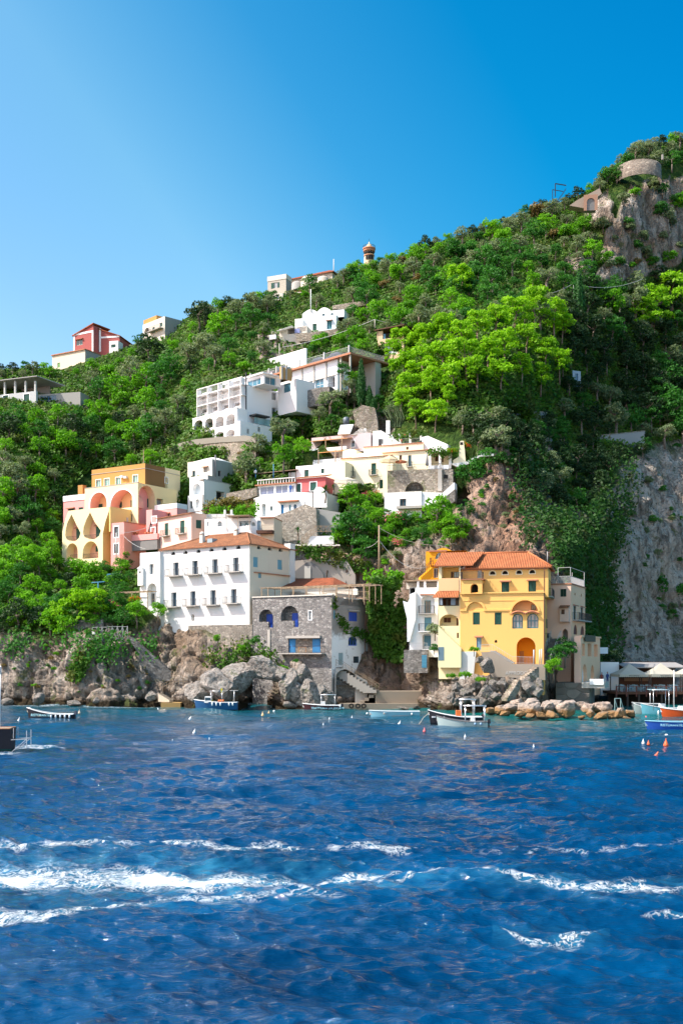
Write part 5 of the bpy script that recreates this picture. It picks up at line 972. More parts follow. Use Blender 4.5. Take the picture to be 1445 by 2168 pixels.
# ================================================================== cream terrace house in the village centre
h=House('cream_house','long cream house with green doors and cream parasols on its terraces','house',905,186,22,1045); w=Z6; fr=h.front(); a0=fr.hit(*w(335,430))[0]; aM=fr.hit(*w(655,430))[0]; zt=fr.hit(*w(650,345))[1]; zb=fr.hit(*w(600,585))[1]
h.facade(fr,w,(a0,aM+1,zb-1.5,zt),[('dr',388,418,420,492,dict(bal=(.35,.6,.9),d=.2)),('dr',544,396,577,478,dict(bal=(.35,.6,.9),d=.2)),('wn',412,545,436,582,dict(m=IRON)),('wn',455,541,480,578,dict(m=IRON)),('dr',502,536,532,578,dict()),('dr',600,512,625,572,dict())],CREAM); h.shell(a0,aM+1,0,8,zb-1.5,zt,CREAM,'F')
m=MB(); fr.box(m,a0-.1,aM+1,zt,zt+.1,-.2,.2); m.build('coping',FLATTILE,h.root); m=MB(); f2=h.front(1.5); p=[f2.hit(*w(x,355-28*math.sin(math.pi*(x-405)/140))) for x in range(405,546,14)]; A=[f2.P(*q) for q in p]; B=[f2.P(*q,5) for q in p]; m.face(A); [m.face([A[k],A[k+1],B[k+1],B[k]]) for k in range(len(A)-1)]; m.build('vaulted_roof',WCLEAN,h.root)
# upper right storey
f3=h.front(2.2); b0=f3.hit(*w(660,380))[0]; b1=f3.hit(*w(940,360))[0]; z3=f3.hit(*w(930,305))[1]; zf=f3.hit(*w(800,440))[1]
h.facade(f3,w,(b0-1,b1,zf-4,z3),[('sh',738,340,756,372,dict(m=BROWN,d=.1)),('wn',799,340,822,420,dict(m=TFRAME,bal=(.2,.5,.9))),('sh',672,398,686,432,dict(m=BROWN,d=.1))],CREAM,'upper_wall'); h.shell(b0-1,b1,2.2,8,zf-4,z3,CREAM,'F','upper_wall'); m=MB(); f3.box(m,b0-1.1,b1+.2,z3,z3+.1,-.3,6); m.build('coping',FLATTILE,h.root)
f4=h.front(4.5); c0,c1,z0,z1=f4.rect(w,490,270,905,330); h.facade(f4,w,(c0,c1,z0-1,z1),[('sh',786,282,802,302,dict(m=BROWN,d=.1))],CREAM,'top_wall'); h.shell(c0,c1,4.5,10,z0-1,z1,CREAM,'F','top_wall'); m=MB(); f4.box(m,c0,c1,z1,z1+.1,-.15,.3); m.build('coping',FLATTILE,h.root)
# right porch with vine-covered posts
f5=h.front(1.6); d0,d1,z0,z1=f5.rect(w,940,325,1095,405); h.facade(h.front(3.4),w,(h.front(3.4).hit(*w(930,360))[0],h.front(3.4).hit(*w(1095,360))[0],z0-3,z1+.3),[('sh',986,345,1012,382,dict(m=BROWN,d=.1)),('dr',1026,345,1045,390,dict(m=BROWN))],CREAM,'porch_wall')
for x in (950,1020,1090): m=MB(); a,_=f5.hit(*w(x,380)); m.box(a-.22,a+.22,1.6,2.0,z0-.8,z1); m.build('porch_post',WCLEAN,h.root)
m=MB(); m.box(d0,d1,1.4,3.4,z1,z1+.12); m.build('porch_slab',LWOOD,h.root)
m=MB(); q=h.front(5.0); s_=[q.hit(*w(*p)) for p in ((895,330),(895,215),(935,205),(1075,265),(1080,330))]; A=[q.P(*x) for x in s_]; B=[q.P(*x,4) for x in s_]; m.face(A); [m.face([A[k],A[(k+1)%5],B[(k+1)%5],B[k]]) for k in range(5)]; m.build('stair_block',WCLEAN,h.root)
# terrace retaining wall with the arch
g=House('terrace_arch_wall','rubble terrace wall with a shadowed arch below the cream parasol','wall',960,182,12,1048); f=g.front(); e0,e1,z0,z1=f.rect(w,655,445,1040,595); zt_=f.hit(*w(900,440))[1]; g.facade(f,w,(e0,e1,z0-1,zt_),[('al',778,525,908,590,dict(d=1.5,back=STONE3,rise=1.6)),('lg',1050-20,478,1036,500,dict(d=.3,back=DARK))],STONE2); g.shell(e0,e1,0,6,z0-1,zt_,STONE2,'F')
m=MB(); f.pbox(m,w,1008,440,1035,590,-.35,.2); m.build('pilaster',CONC,g.root); e2,_=f.hit(*w(1110,480)); m=MB(); f.box(m,e1+.01,e2,z0-2,zt_-.1,.2,5); m.build('wall_end',STONE,g.root)
m=MB(); f.pbox(m,w,1046,476,1074,502,.15,.2); m.build('window',DARK,g.root)
p=h.front(-1.2); m=MB(); a,zz=f.hit(*w(668,440)); railing(m,[f.P(e0,zt_,.1),f.P(e1,zt_,.1)],.95,.2); m.build('railing',IRON,g.root)
for x in (970,1010,1045): m=MB(); aa,_=f.hit(*w(x,425)); f.box(m,aa-.8,aa+.8,zt_,zt_+.7,.4,.7); m.build('terrace_seat',WCLEAN,g.root)
s=House('white_lower_house','low white house with a brown door and climbing vines below the arch wall','house',895,181,16,1075); f=s.front(); a0,a1,z0,z1=f.rect(w,635,600,893,700); zt_=f.hit(*w(800,596))[1]; s.facade(f,w,(a0,a1,z0-2,zt_),[('wn',741,643,786,694,dict(m=BROWN,nm=1,d=.2))],WCLEAN); s.shell(a0,a1,0,2.0,z0-2,zt_,WCLEAN,'FR'); r=s.right(a1); d1=r.hit(*w(1120,600))[0]; 
m=MB(); P0=[r.P(*r.hit(*w(*q))) for q in ((893,598),(1040,602),(1120,525),(1125,560),(960,690),(893,705))]
f6=s.front(.3); P0=[f6.P(*f6.hit(*w(*q))) for q in ((880,598),(1040,602),(1120,528),(1122,585),(1040,640),(950,690),(880,703))]; B=[x+Vector((0,2.5,0)) for x in P0]; m.face(P0); [m.face([P0[k],P0[(k+1)%7],B[(k+1)%7],B[k]]) for k in range(7)]; m.build('ramp_wall',WCLEAN,s.root)
m=MB(); a0,a1,z0,z1=f.rect(w,730,697,950,715); f.box(m,a0,a1,z0,z1,-1.2,0); m.build('balcony_slab',CONC,s.root)
m=MB(); f6=s.front(.1); q=[f6.P(*f6.hit(*w(*x))) for x in ((905,708),(1045,640),(1125,575),(1125,660),(960,760),(905,750))]; B=[x+Vector((0,2,0)) for x in q]; m.face(q); [m.face([q[k],q[(k+1)%6],B[(k+1)%6],B[k]]) for k in range(6)]; m.build('stone_base',STONE3,s.root)
g=House('bell_niche','small cream bell-shaped chimney wall at the right end of the village','wall',972,186,10,985); f=g.front(); p=[f.hit(*w(*q)) for q in ((1110,405),(1112,375),(1150,352),(1157,290),(1157,250),(1165,240),(1185,240),(1192,300),(1198,380),(1200,405))]; m=MB(); A=[f.P(*x) for x in p]; B=[f.P(*x,1) for x in p]; n=len(A); m.face(A); m.face(B[::-1]); [m.face([A[k],A[(k+1)%n],B[(k+1)%n],B[k]]) for k in range(n)]; m.build('wall',CREAM,g.root); m=MB(); f.pbox(m,w,1160,250,1180,268,-.03,.0); m.build('opening',DARK,g.root)
wallthing('white_garden_wall','curved white garden wall stepping up beside the round green tree',w,[(1100,400),(1200,385),(1290,340),(1320,315),(1395,312),(1395,345),(1300,350),(1220,400),(1150,425)],1000,185,5,WCLEAN,1.0)
# ================================================================== white terraced house with reed roofs
h=House('reed_roof_house','white terraced house with brown reed awnings and an outside stair','house',735,196,24,990); w=Z6; fr=h.front(); a0=fr.hit(*w(38,400))[0]; a1=fr.hit(*w(335,360))[0]; z1=fr.hit(*w(300,300))[1]; zb=fr.hit(*w(200,425))[1]
LIL=stucco((.55,.47,.48),.25,(.35,.3,.3))
h.facade(fr,w,(a0,a1,zb-2,fr.hit(*w(330,360))[1]),[],WCLEAN); f2=h.front(1.2); zz=f2.hit(*w(250,302))[1]; zq=f2.hit(*w(250,400))[1]
h.facade(f2,w,(f2.hit(*w(42,380))[0],f2.hit(*w(345,360))[0],zq-1,zz),[('dr',165,346,190,390,dict(arch=True,m=TFRAME)),('al',246,340,284,392,dict(d=.8,back=DGREY)),('lg',218,325,232,395,dict(d=.15,back=LIL)),('lg',296,325,318,390,dict(d=.15,back=LIL))],WCLEAN,'mid_wall'); h.shell(f2.hit(*w(42,380))[0],f2.hit(*w(345,360))[0],1.2,8,zq-1,zz,WCLEAN,'F','mid_wall')
f3=h.front(3.2); z3=f3.hit(*w(400,196))[1]; z3b=f3.hit(*w(300,290))[1]; h.facade(f3,w,(f3.hit(*w(128,260))[0],f3.hit(*w(540,260))[0],z3b-1,z3),[('wn',204,258,236,290,dict(m=IRON)),('wn',275,245,318,280,dict(m=TFRAME)),('wn',405,238,428,282,dict(arch=True,m=WFRAME,nm=0,tr=WCLEAN,tw=.12))],LIL,'upper_wall'); h.shell(f3.hit(*w(128,260))[0],f3.hit(*w(540,260))[0],3.2,9,z3b-1,z3,LIL,'F','upper_wall')
b0,b1,q0,q1=f2.rect(w,118,288,372,318); m=MB(); f2.box(m,b0,b1,q0+.2,q1,-.1,.2); m.build('parapet',WCLEAN,h.root)
for (x0,y0,x1,y1,pl,nm) in ((100,205,380,255,h.front(1.0),0),(175,296,440,322,h.front(-.5),1)):
    p0,p1,r0,r1=pl.rect(w,x0,y0,x1,y1); m=MB(); zc=pl.hit(*w((x0+x1)/2,(y0+y1)/2))[1]; c=[pl.P(p0,zc-.15,0),pl.P(p1,zc-.15,0),pl.P(p1,zc+.35,2.2),pl.P(p0,zc+.35,2.2)]; m.add(c+[v+Vector((0,0,.1)) for v in c],[(3,2,1,0),(4,5,6,7),(0,1,5,4),(1,2,6,5),(2,3,7,6),(3,0,4,7)]); rr=m.build('reed_awning',ORWOOD,h.root)
    
    for k in (.0,.45,.85): m=MB(); m.bar(pl.P(p0+(p1-p0)*k,zc-2.4,.1),pl.P(p0+(p1-p0)*k,zc+.5,.1),.08,0,6); m.build('awning_post',LWOOD,rr)
m=MB(); A=fr.hit(*w(68,345)); B=fr.hit(*w(160,395)); railing(m,[fr.P(A[0],A[1],-.1),fr.P(B[0],B[1],-.1)],.9,.2); railing(m,[fr.P(B[0],B[1],-.1),fr.P(a1,B[1],-.1)],.9,.2); m.build('railing',IRON,h.root)
m=MB(); 
pts=[fr.hit(*w(*p)) for p in ((38,345),(75,345),(160,398),(160,420),(38,420))]; A=[fr.P(*q,-.05) for q in pts]; B=[fr.P(*q,.4) for q in pts]; m.face(A); [m.face([A[k],A[(k+1)%5],B[(k+1)%5],B[k]]) for k in range(5)]; m.build('stair_wall',WCLEAN,h.root)
cb=h.front(-.6); m=MB(); q0,q1,r0,r1=cb.rect(w,345,298,440,356); n=8; A=[(q0+(q1-q0)*k/n,r0+(r1-r0)*(.55+.45*math.sin(math.pi*(.2+.6*k/n)))) for k in range(n+1)]; loop=[(q0,r0),(q1,r0)]+A[::-1]; P_=[cb.P(*p) for p in loop]; Q_=[cb.P(*p,3) for p in loop]; m.face(P_); [m.face([P_[k],P_[(k+1)%len(P_)],Q_[(k+1)%len(P_)],Q_[k]]) for k in range(len(P_))]; m.build('vaulted_block',CREAM,h.root)
# solar panel, water tank
r=thing('solar_panel','tilted pale solar panel on the flat roof above the reed awnings','panel',at(*Z6(360,190),200)); m=MB(); C0=at(*Z6(360,190),200)
c=[at(*Z6(310,195),199)-C0,at(*Z6(395,190),199)-C0,at(*Z6(420,125),200.5)-C0,at(*Z6(330,130),200.5)-C0]; m.add(c+[v+Vector((0,.12,-.12)) for v in c],[(0,1,2,3),(7,6,5,4),(0,4,5,1),(1,5,6,2),(2,6,7,3),(3,7,4,0)]); m.build('glass_sheet',paint((.78,.8,.8),.3),r); m=MB(); m.bar(c[2],c[2]+Vector((0,1,-2)),.05); m.bar(c[3],c[3]+Vector((0,1,-2)),.05); m.build('stand',IRON,r)
r=thing('water_tank','dark cylindrical water tank behind the solar panel','tank',at(*Z6(370,130),202)); m=MB(); m.lathe([(0,0),(.62,0),(.62,1.3),(.3,1.5),(0,1.5)],14); m.build('body',paint((.1,.13,.16)),r)
# white stair house, rooftop pergola
h=House('white_rooftop_house','white rooftop house with a curved stair wall beside a columned pergola','house',830,197,10,945); f=h.front(); p=[f.hit(*w(*q)) for q in ((555,260),(555,172),(612,168),(640,185),(700,225),(745,255),(745,290),(555,290))]; m=MB(); A=[f.P(*x) for x in p]; B=[f.P(*x,4) for x in p]; n=len(A); m.face(A); [m.face([A[k],A[(k+1)%n],B[(k+1)%n],B[k]]) for k in range(n)]; m.build('wall',WCLEAN,h.root)
m=MB(); f.pbox(m,w,594,228,625,285,-.05,.0); m.build('door',IRON,h.root); m=MB(); f.pbox(m,w,640,90,668,185,1,1.6); m.build('chimney',WOLD,h.root); m=MB(); f.pbox(m,w,485,145,502,215,1,1.4); m.build('chimney',WOLD,h.root); m=MB(); p=f.shift(.5); q=[p.hit(*w(*x)) for x in ((405,200),(470,150),(500,170),(555,205))]; A=[p.P(*x) for x in q]; B=[p.P(*x,4) for x in q]; m.face(A); [m.face([A[k],A[(k+1)%4],B[(k+1)%4],B[k]]) for k in range(4)]; m.build('stone_roof',masonry((.6,.57,.52),(.4,.38,.35),(.5,.48,.44),1.5),h.root)
m=MB(); a0,a1,z0,z1=f.rect(w,620,255,885,300); f.box(m,a0,a1,z0,z1-.3,-1.0,3); m.build('terrace_block',WCLEAN,h.root); m=MB(); railing(m,[f.P(a0,z1-.3,-.9),f.P(a1,z1-.3,-.9)],.9,.2); m.build('railing',PALEIRON,h.root)
g=House('columned_pergola','rooftop pergola of white columns hung with terracotta pots','pergola',880,197,10,935); f=g.front()
for x,y0,y1 in ((742,198,250),(812,188,240),(886,178,235),(690,205,255)): m=MB(); a0,a1,z0,z1=f.rect(w,x-6,y0,x+8,y1+25); m.box(a0,a1,0,.4,z0,z1); m.box(a0-.12,a1+.12,-.12,.52,z1,z1+.15); m.build('column',WCLEAN,g.root)
for x,y in ((780,208),(848,198),(752,245)): m=MB(); a,zz=f.hit(*w(x,y)); m.lathe([(0,0),(.16,0),(.24,.4),(0,.4)],8,(a,.1,zz)); m.build('pot',TERRA,g.root)
m=MB(); a0,z0=f.hit(*w(680,196)); a1,z1=f.hit(*w(890,176)); m.bar((a0,.2,z0),(a1,.2,z1),.07); m.bar((a0,2.4,z0+.1),(a1,2.4,z1+.1),.07); [m.bar((a0+(a1-a0)*k/12,.0,z0+(z1-z0)*k/12+.08),(a0+(a1-a0)*k/12,2.6,z0+(z1-z0)*k/12+.15),.04) for k in range(13)]; m.build('beams',LWOOD,g.root)
# stone ruin with steps above
wallthing('ruined_stone_wall','broken dry stone wall with a shadowed ramp above the solar panel',Z2,[(1260,930),(1330,885),(1420,905),(1440,1000),(1445,1100),(1370,1100),(1280,1030)],770,200,10,STONE2,2)

# ================================================================== the white hotel
h=House('hotel','large white hotel with rows of arched balconies and cars parked on its roof deck','hotel',521,208,45,925); w=Z2; fr=h.front(); a0=fr.hit(*w(155,850))[0]; zt=fr.hit(*w(480,738))[1]; zb=fr.hit(*w(480,1040))[1]; HW=stucco((.84,.82,.81),.15,(.6,.56,.52),.55); HL=stucco((.82,.74,.68),.1,(.6,.5,.45))
ops=[]
for x0,y0,x1,y1,dx in ((164,792,228,885,205),(238,778,306,868,284),(316,764,384,850,361),(394,748,468,832,440)):
    ops.append(('lg',x0,y0,x1,y1,dict(d=1.3,back=HL,rail=.95,**{'in':[('dr',dx,y0+28,dx+26,y1-2,dict(m=NAVY))]})))
for x0,y0 in ((206,918),(284,904),(361,888),(442,872)): ops.append(('lg',x0-40,y0-6,x0+26,y0+18,dict(d=.8,back=HL,**{'in':[('sh',x0,y0,x0+24,y0+14,dict(m=NAVY))]})))
h.facade(fr,w,(a0,0,zb-3,zt),ops,HW); 
for x in (157,233,311,389,474): m=MB(); a,_=fr.hit(*w(x,850)); zq=fr.hit(*w(x,940-.09*(x-155)))[1]; m.box(a-.07,a+.07,-1.1,.0,zq-1,zt+1.3); m.build('fin',HW,h.root)
for (x0,y,x1) in ((160,888,475),): a_,z_=fr.hit(*w(317,858)); m=MB(); m.box(a0,0,-1.1,0,z_-.14,z_); m.build('balcony_slab',HW,h.root); r=MB(); railing(r,[(a0,-1.05,z_),(0,-1.05,z_)],.95,.2,.018); r.build('railing',PALEIRON,h.root)
r=MB(); railing(r,[(a0,-1.05,zt+.02),(0,-1.05,zt+.02)],1.2,.2,.018); r.build('railing',PALEIRON,h.root); m=MB(); m.box(a0,.0,-1.1,6,zt-.12,zt+.01); m.build('terrace_slab',HW,h.root); m=MB(); fr.box(m,a0,.1,zt+1.32,zt+1.42,-1.1,-.9); m.build('beam',HW,h.root)
rt=h.right(0); dd=rt.hit(*w(715,800))[0]; h.facade(rt,w,(0,dd,zb-3,zt),[('wn',672,795,702,849,dict(m=WFRAME,nm=1)),('wn',672,905,702,955,dict(m=WFRAME,nm=1))],stucco((.86,.85,.86),.1,(.65,.62,.6),.55),'side_wall')
h.shell(a0,0,0,dd,zb-3,zt-.13,HW,'FRT'); m=MB(); m.box(-.14,.06,-.08,.08,zb-1,zt+2.4); m.build('drainpipe',IRON,h.root)
# penthouse
f2=h.front(1.6); z2=f2.hit(*w(620,655))[1]; p0=f2.hit(*w(490,700))[0]; h.facade(f2,w,(f2.hit(*w(330,700))[0],f2.hit(*w(612,700))[0],zt-.1,z2),[('wn',392,706,470,742,dict(nm=2,m=WFRAME,g=BGLASS)),('wn',492,698,592,745,dict(nm=2,m=WFRAME,g=BGLASS))],HW,'penthouse_wall')
u2=f2.hit(*w(612,700))[0]; r2=h.right(u2); d2=r2.hit(*w(735,700))[0]; h.facade(r2,w,(1.6,d2,zt-.1,z2),[('wn',624,682,702,738,dict(nm=1,m=WFRAME,g=BGLASS))],HW,'penthouse_wall'); h.shell(f2.hit(*w(330,700))[0],u2,1.6,d2,zt-.1,z2,HW,'FR','penthouse_wall'); m=MB(); m.box(f2.hit(*w(330,700))[0]-.3,u2+.3,1.2,d2,z2,z2+.25); m.build('penthouse_roof',HW,h.root)
# side balconies toward the right
r3=h.right(0); h.facade(r3,w,(dd,rt.hit(*w(850,850))[0],zb-3,rt.hit(*w(780,780))[1]+.2),[('lg',722,795,848,890,dict(d=1.8,back=HW,rail=.95,**{'in':[('dr',765,825,795,888,dict(m=IRON))]})),('lg',722,905,770,925,dict(d=1.2,back=CONC))],HW,'side_balcony_wall')
# lower arcade block
f3=h.front(-2.6); l0=f3.hit(*w(95,1000))[0]; l1=f3.hit(*w(420,1000))[0]; zl=f3.hit(*w(415,905))[1]; zlb=f3.hit(*w(415,1120))[1]
ops=[('al',x0,y0,x1,y1,dict(d=1.6,back=HL,rise=.75,rail=.8)) for x0,y0,x1,y1 in ((108,996,167,1066),(186,982,243,1054),(262,968,322,1044),(341,952,403,1028))]+[('al',x0,y0,x1,y1,dict(d=1.6,back=HL,rise=.75,**{'in':[('sh',x0+26,y1-28,x0+50,y1-2,dict(m=NAVY))]})) for x0,y0,x1,y1 in ((106,1104,166,1150),(184,1092,242,1140),(261,1078,322,1126),(339,1064,402,1114))]
h.facade(f3,w,(l0,l1,zlb-2,zl),ops,HW,'arcade_wall'); h.shell(l0,l1,-2.6,0,zlb-2,zl-.02,HW,'FT','arcade_wall'); m=MB(); f3.box(m,l0,l1,zl-.15,zl+.08,-.1,.3); m.build('coping',HW,h.root)
r4=h.right(l1+.0); q0,q1,z0,z1=h.right(0.6).rect(w,422,1040,670,1090); m=MB(); m.box(l1,1.2,-2.5,h.right(1.2).hit(*w(672,1000))[0],z0-3,h.right(1.2).hit(*w(600,1032))[1]); m.build('terrace_base',HW,h.root)
p=h.right(1.15); e0,e1,z0,z1=p.rect(w,545,985,672,1030); m=MB(); p.box(m,e0,e1,z0,z1,0,.05); m.build('glass_screen',glass((.25,.4,.45)),h.root); m=MB(); e0,e1,z0,z1=p.rect(w,535,962,640,972); p.box(m,e0,e1,z0,z1,-.8,1.1); m.build('awning',IRON,h.root)
for x0,y0 in ((488,1060),(568,1045)): a=p.rect(w,x0,y0,x0+16,y0+35); m=MB(); p.box(m,*a,-.05,0); m.build('window',CONC,h.root)
# parking deck: right wing with glass doors and big white panels
g=House('hotel_parking_wing','white hotel wing carrying the car deck, tall windows below white panels','hotel',713,212,45,845); fr=g.front(); w=Z2; a0=fr.hit(*w(820,700))[0]; a1=fr.hit(*w(1150,640))[0]; zt=fr.hit(*w(1148,552))[1]; zm=fr.hit(*w(1150,660))[1]; zb=fr.hit(*w(1060,775))[1]; LW=stucco((.80,.84,.88),.08,(.6,.6,.6))
g.facade(fr,w,(a0,a1,zb-1,zt),[('wn',826,732,884,802,dict(nm=1,m=TFRAME,g=BGLASS)),('wn',910,712,966,795,dict(nm=1,m=WFRAME,g=BGLASS,nh=1)),('wn',988,697,1048,780,dict(nm=1,m=WFRAME,g=BGLASS,nh=1)),('lg',1078,668,1132,760,dict(d=1.6,back=DGREY,rail=.95))],LW); g.shell(a0,a1,0,3.2,zb-1,zt,LW,'FT')
for x in (895,982,1070): m=MB(); a,_=fr.hit(*w(x,640)); m.box(a-.13,a+.13,-.25,0,zm-.6,zt); m.build('pilaster',CONC,g.root)
m=MB(); fr.box(m,a0,a1,zm-.1,zm+.05,-.12,0); m.build('string_course',CONC,g.root)
WING=g; WING_zt=zt
s0=fr.hit(*w(430,660))[0]; m=MB(); m.box(s0,a1+4.5,-.9,11,zt,zt+.35); m.build('deck_slab',[FLATTILE],g.root); m=MB(); m.box(s0+.4,a1+4.2,-.5,10.6,zt+.34,zt+.4); m.build('deck_paving',CONC,g.root)
ca=House('brown_blind_wall','orange brown blind wall under the car deck','wall',593,206.2,-40,800); f5=ca.front(); q0,q1,z0,z1=f5.rect(w,738,615,818,700); m=MB(); f5.box(m,q0,q1,z0,z1,0,.4); m.build('wall',stucco((.55,.30,.12),.2,(.3,.17,.08)),ca.root); m=MB(); [f5.pbox(m,w,x,600,x+10,700,-.2,0) for x in (738,770)]; m.build('post',CONC,ca.root)
m=MB(); railing(m,[(s0+.2,8,zt+.35),(s0+.2,-.8,zt+.35),(a1+4.2,-.8,zt+.35),(a1+4.2,9,zt+.35)],1.15,.22,.016); [m.box(x-.14,x+.14,-.94,-.66,zt+.35,zt+1.8) for x in (s0+.2,s0+5,s0+11,a0-4,a0+3,a1-3,a1+4)]; m.build('railing',PALEIRON,g.root)
p=g.front(11); q0,q1,z0,z1=p.rect(w,640,525,830,585); m=MB(); p.box(m,q0,q1+4,zt+.3,z1,0,.4); m.build('back_wall',WCLEAN,g.root); m=MB(); q0,q1,z0,z1=p.rect(w,1215,500,1440,565); p.box(m,q0,q1,zt-1,zt+1.6,-4,-3.6); m.build('ramp_wall',WCLEAN,g.root)
m=MB(); [m.box(x-.15,x+.15,-.6,-.3,zb-2,zt) for x in (a1+1.4,a1+4)]; m.build('deck_column',CONC,g.root); m=MB(); m.box(a1-2,a1+4.2,6.5,7.9,zb-2,zt-.02); m.build('under_deck_wall',CONC,g.root)
mid=House('hotel_link','white hotel link with dark glazed doors between the two wings','hotel',617,209,45,835); f=mid.front(); b0,b1,z0,z1=f.rect(w,716,690,850,800); zt_=f.hit(*w(820,700))[1]; mid.facade(f,w,(f.hit(*w(716,740))[0],b1,z0-4,zt_),[('wn',757,728,808,792,dict(nm=2,m=TFRAME,g=BGLASS))],HW); mid.shell(f.hit(*w(716,740))[0],b1,0,5,z0-4,zt_,HW,'F')
wallthing('hotel_stone_wall','grey rubble wall at the foot of the hotel parking wing',Z2,[(850,800),(1000,760),(1090,750),(1090,880),(850,910)],690,208,30,STONE3,2)
# ================================================================== houses higher up
def simple(name,label,px,Y,th,base,w,x0,y0,x1,y1,ops,mat,depth=7,side=None,sops=(),smat=None,cat='house',z1_at=None):
    g=House(name,label,cat,px,Y,th,base); f=g.front(); a0=f.hit(*w(x0,(y0+y1)/2))[0]; a1=f.hit(*w(x1,(y0+y1)/2))[0]; z1=f.hit(*w(x1,y0))[1]; z0=f.hit(*w(x1,y1))[1]
    g.facade(f,w,(a0,a1,z0-1.5,z1),ops,mat)
    if side:
        r=g.right(a1); d=r.hit(*w(side,(y0+y1)/2))[0]; g.facade(r,w,(0,d,z0-1.5,z1),list(sops),smat or mat,'side_wall'); depth=d; g.shell(a0,a1,0,d,z0-1.5,z1,mat,'FR')
    else: g.shell(a0,a1,0,depth,z0-1.5,z1,mat,'F')
    g.a0,g.a1,g.z0,g.z1,g.dep=a0,a1,z0,z1,depth; return g
w=Z1; RED_=stucco((.36,.105,.095),.15,(.25,.05,.05))
g=House('red_gabled_house','dark red house with white corner bands and a pitched roof on the skyline','house',196,278,30,748); f=g.front(); P=lambda x,y:f.hit(*w(x,y)); a0=P(535,300)[0]; a1=P(680,300)[0]; zb=P(670,345)[1]; ze=P(535,205)[1]; zr=P(680,150)[1]
g.facade(f,w,[(a0,zb-2),(a1,zb-2),(a1,zr),(a0,zr-2.2)],[('wn',555,270,602,312,dict(m=WFRAME,nm=1,d=.12,hood=FLATTILE,g=glass((.03,.08,.06))))],RED_)
r=g.right(a1); dM=r.hit(*w(722,250))[0]; m=MB(); B=House('red_house_wing','dark red wing with white bands right of the red gabled house','house',209,279.5,12,748); fb=B.front(); b0=fb.hit(*w(722,300))[0]; b1=fb.hit(*w(870,300))[0]; q=[fb.hit(*w(*p)) for p in ((722,360),(870,360),(870,240),(722,190))]; B.facade(fb,w,[(b0,q[0][1]-3),(b1,q[1][1]-3),(b1,q[2][1]),(b0,q[3][1])],[],RED_); B.shell(b0,b1,0,8,q[0][1]-3,q[2][1],RED_,'FT')
m=MB(); fb.box(m,b0,b1,fb.hit(*w(800,258))[1],fb.hit(*w(800,246))[1],-.06,0); fb.box(m,b0,b0+.5,q[0][1],q[3][1],-.05,0); m.build('white_band',WCLEAN,B.root); B.roof([[(b0-.2,-.3,q[3][1]),(b0-.2,8,q[3][1]),(b1+.3,8,q[2][1]-.1),(b1+.3,-.3,q[2][1]-.1)]],RTILE,.2)
g.facade(r,w,(0,dM+1,zb-2,zr-.6),[],RED_,'side_wall'); g.shell(a0,a1,0,dM+5,zb-2,zr-2.3,RED_,'FRT')
m=MB(); zc=P(600,225)[1]; f.box(m,a0,a1,zc-.25,zc+.25,-.06,0); f.box(m,a0,a0+.5,zb-2,zc-.26,-.05,0); f.box(m,a1-.5,a1,zb-2,zc-.26,-.05,0); m.build('white_band',WCLEAN,g.root); g.roof([[(a0-.3,-.3,zr-2.2),(a0-.3,dM+4,zr-2.2),(a1+.2,dM+4,zr),(a1+.2,-.3,zr)]],RTILE,.25)
simple('white_annex','small white annex with a green window right of the red house','house' and 246,277,14,748,w,795,278,860,366,[('sh',810,306,842,328,dict(m=GREEN,d=.08))],WCLEAN,5,895)
g=simple('low_beige_house','low beige house with a sloping tiled edge below the red house',180,270,30,775,w,380,345,620,470,[('sh',418,440,437,474,dict(m=slats((.15,.4,.1)),d=.08))],BEIGE,6,735,(),GREYP); m=MB(); g.front().box(m,g.a0-.1,g.a1+.1,g.z1,g.z1+.25,-.3,g.dep); m.build('tiled_edge',FLATTILE,g.root)
g=simple('old_white_house','old white house with a small balcony and grey side wall on the left skyline',348,282,46,712,w,1040,100,1200,262,[('sh',1110,180,1126,225,dict(d=.1)),('sh',1165,148,1182,176,dict(d=.1,two=False)),('al',1050,185,1085,235,dict(d=.6,back=DGREY))],OLDW,9,1350,(),GREYP); f=g.front(); a=f.rect(w,1095,210,1160,230); g.balcony(f,a[0],a[1]+2,a[3],1.2,1.0)
m=MB(); p=g.front(1); a=p.rect(w,1045,112,1140,180); p.box(m,a[0],a[1],a[2],a[3],0,4); m.build('roof_room',OCHRE,g.root)
g=simple('grey_house','pale grey house with a covered roof terrace at the left edge','house' and 75,240,22,860,w,-120,645,262,752,[('sh',22,678,60,742,dict(tr=WCLEAN,tw=.18,d=.08)),('sh',174,668,214,740,dict(tr=WCLEAN,tw=.18,d=.08))],stucco((.50,.50,.50),.2,(.35,.35,.35)),8,275); f=g.front(.2); m=MB()
for x in (32,108,183,254): a,_=f.hit(*w(x,610)); m.box(a-.2,a+.2,.2,.6,g.z1,f.hit(*w(x,572))[1]); 
m.build('terrace_post',PALEIRON,g.root); zz=f.hit(*w(150,566))[1]; m=MB(); c=[(g.a0,-.5,zz+.2),(g.a1+.6,-.5,zz+.2),(g.a1+3.5,6,zz-.8),(g.a0,6,zz-.8)]; m.add(c+[(x,y,z+.2) for x,y,z in c],[(3,2,1,0),(4,5,6,7),(0,1,5,4),(1,2,6,5),(2,3,7,6),(3,0,4,7)]); m.build('terrace_roof',stucco((.35,.33,.31),.3,(.2,.2,.2)),g.root); m=MB(); m.box(g.a0,g.a1,5,5.3,g.z1,zz); m.build('back_wall',DGREY,g.root)
g=simple('grey_annex','low grey annex with a blue framed strip window beside the grey house',165,241,14,850,w,278,652,585,712,[('wn',298,680,410,712,dict(m=paint((.1,.3,.55)),nm=3,d=.1))],GREYP,5)
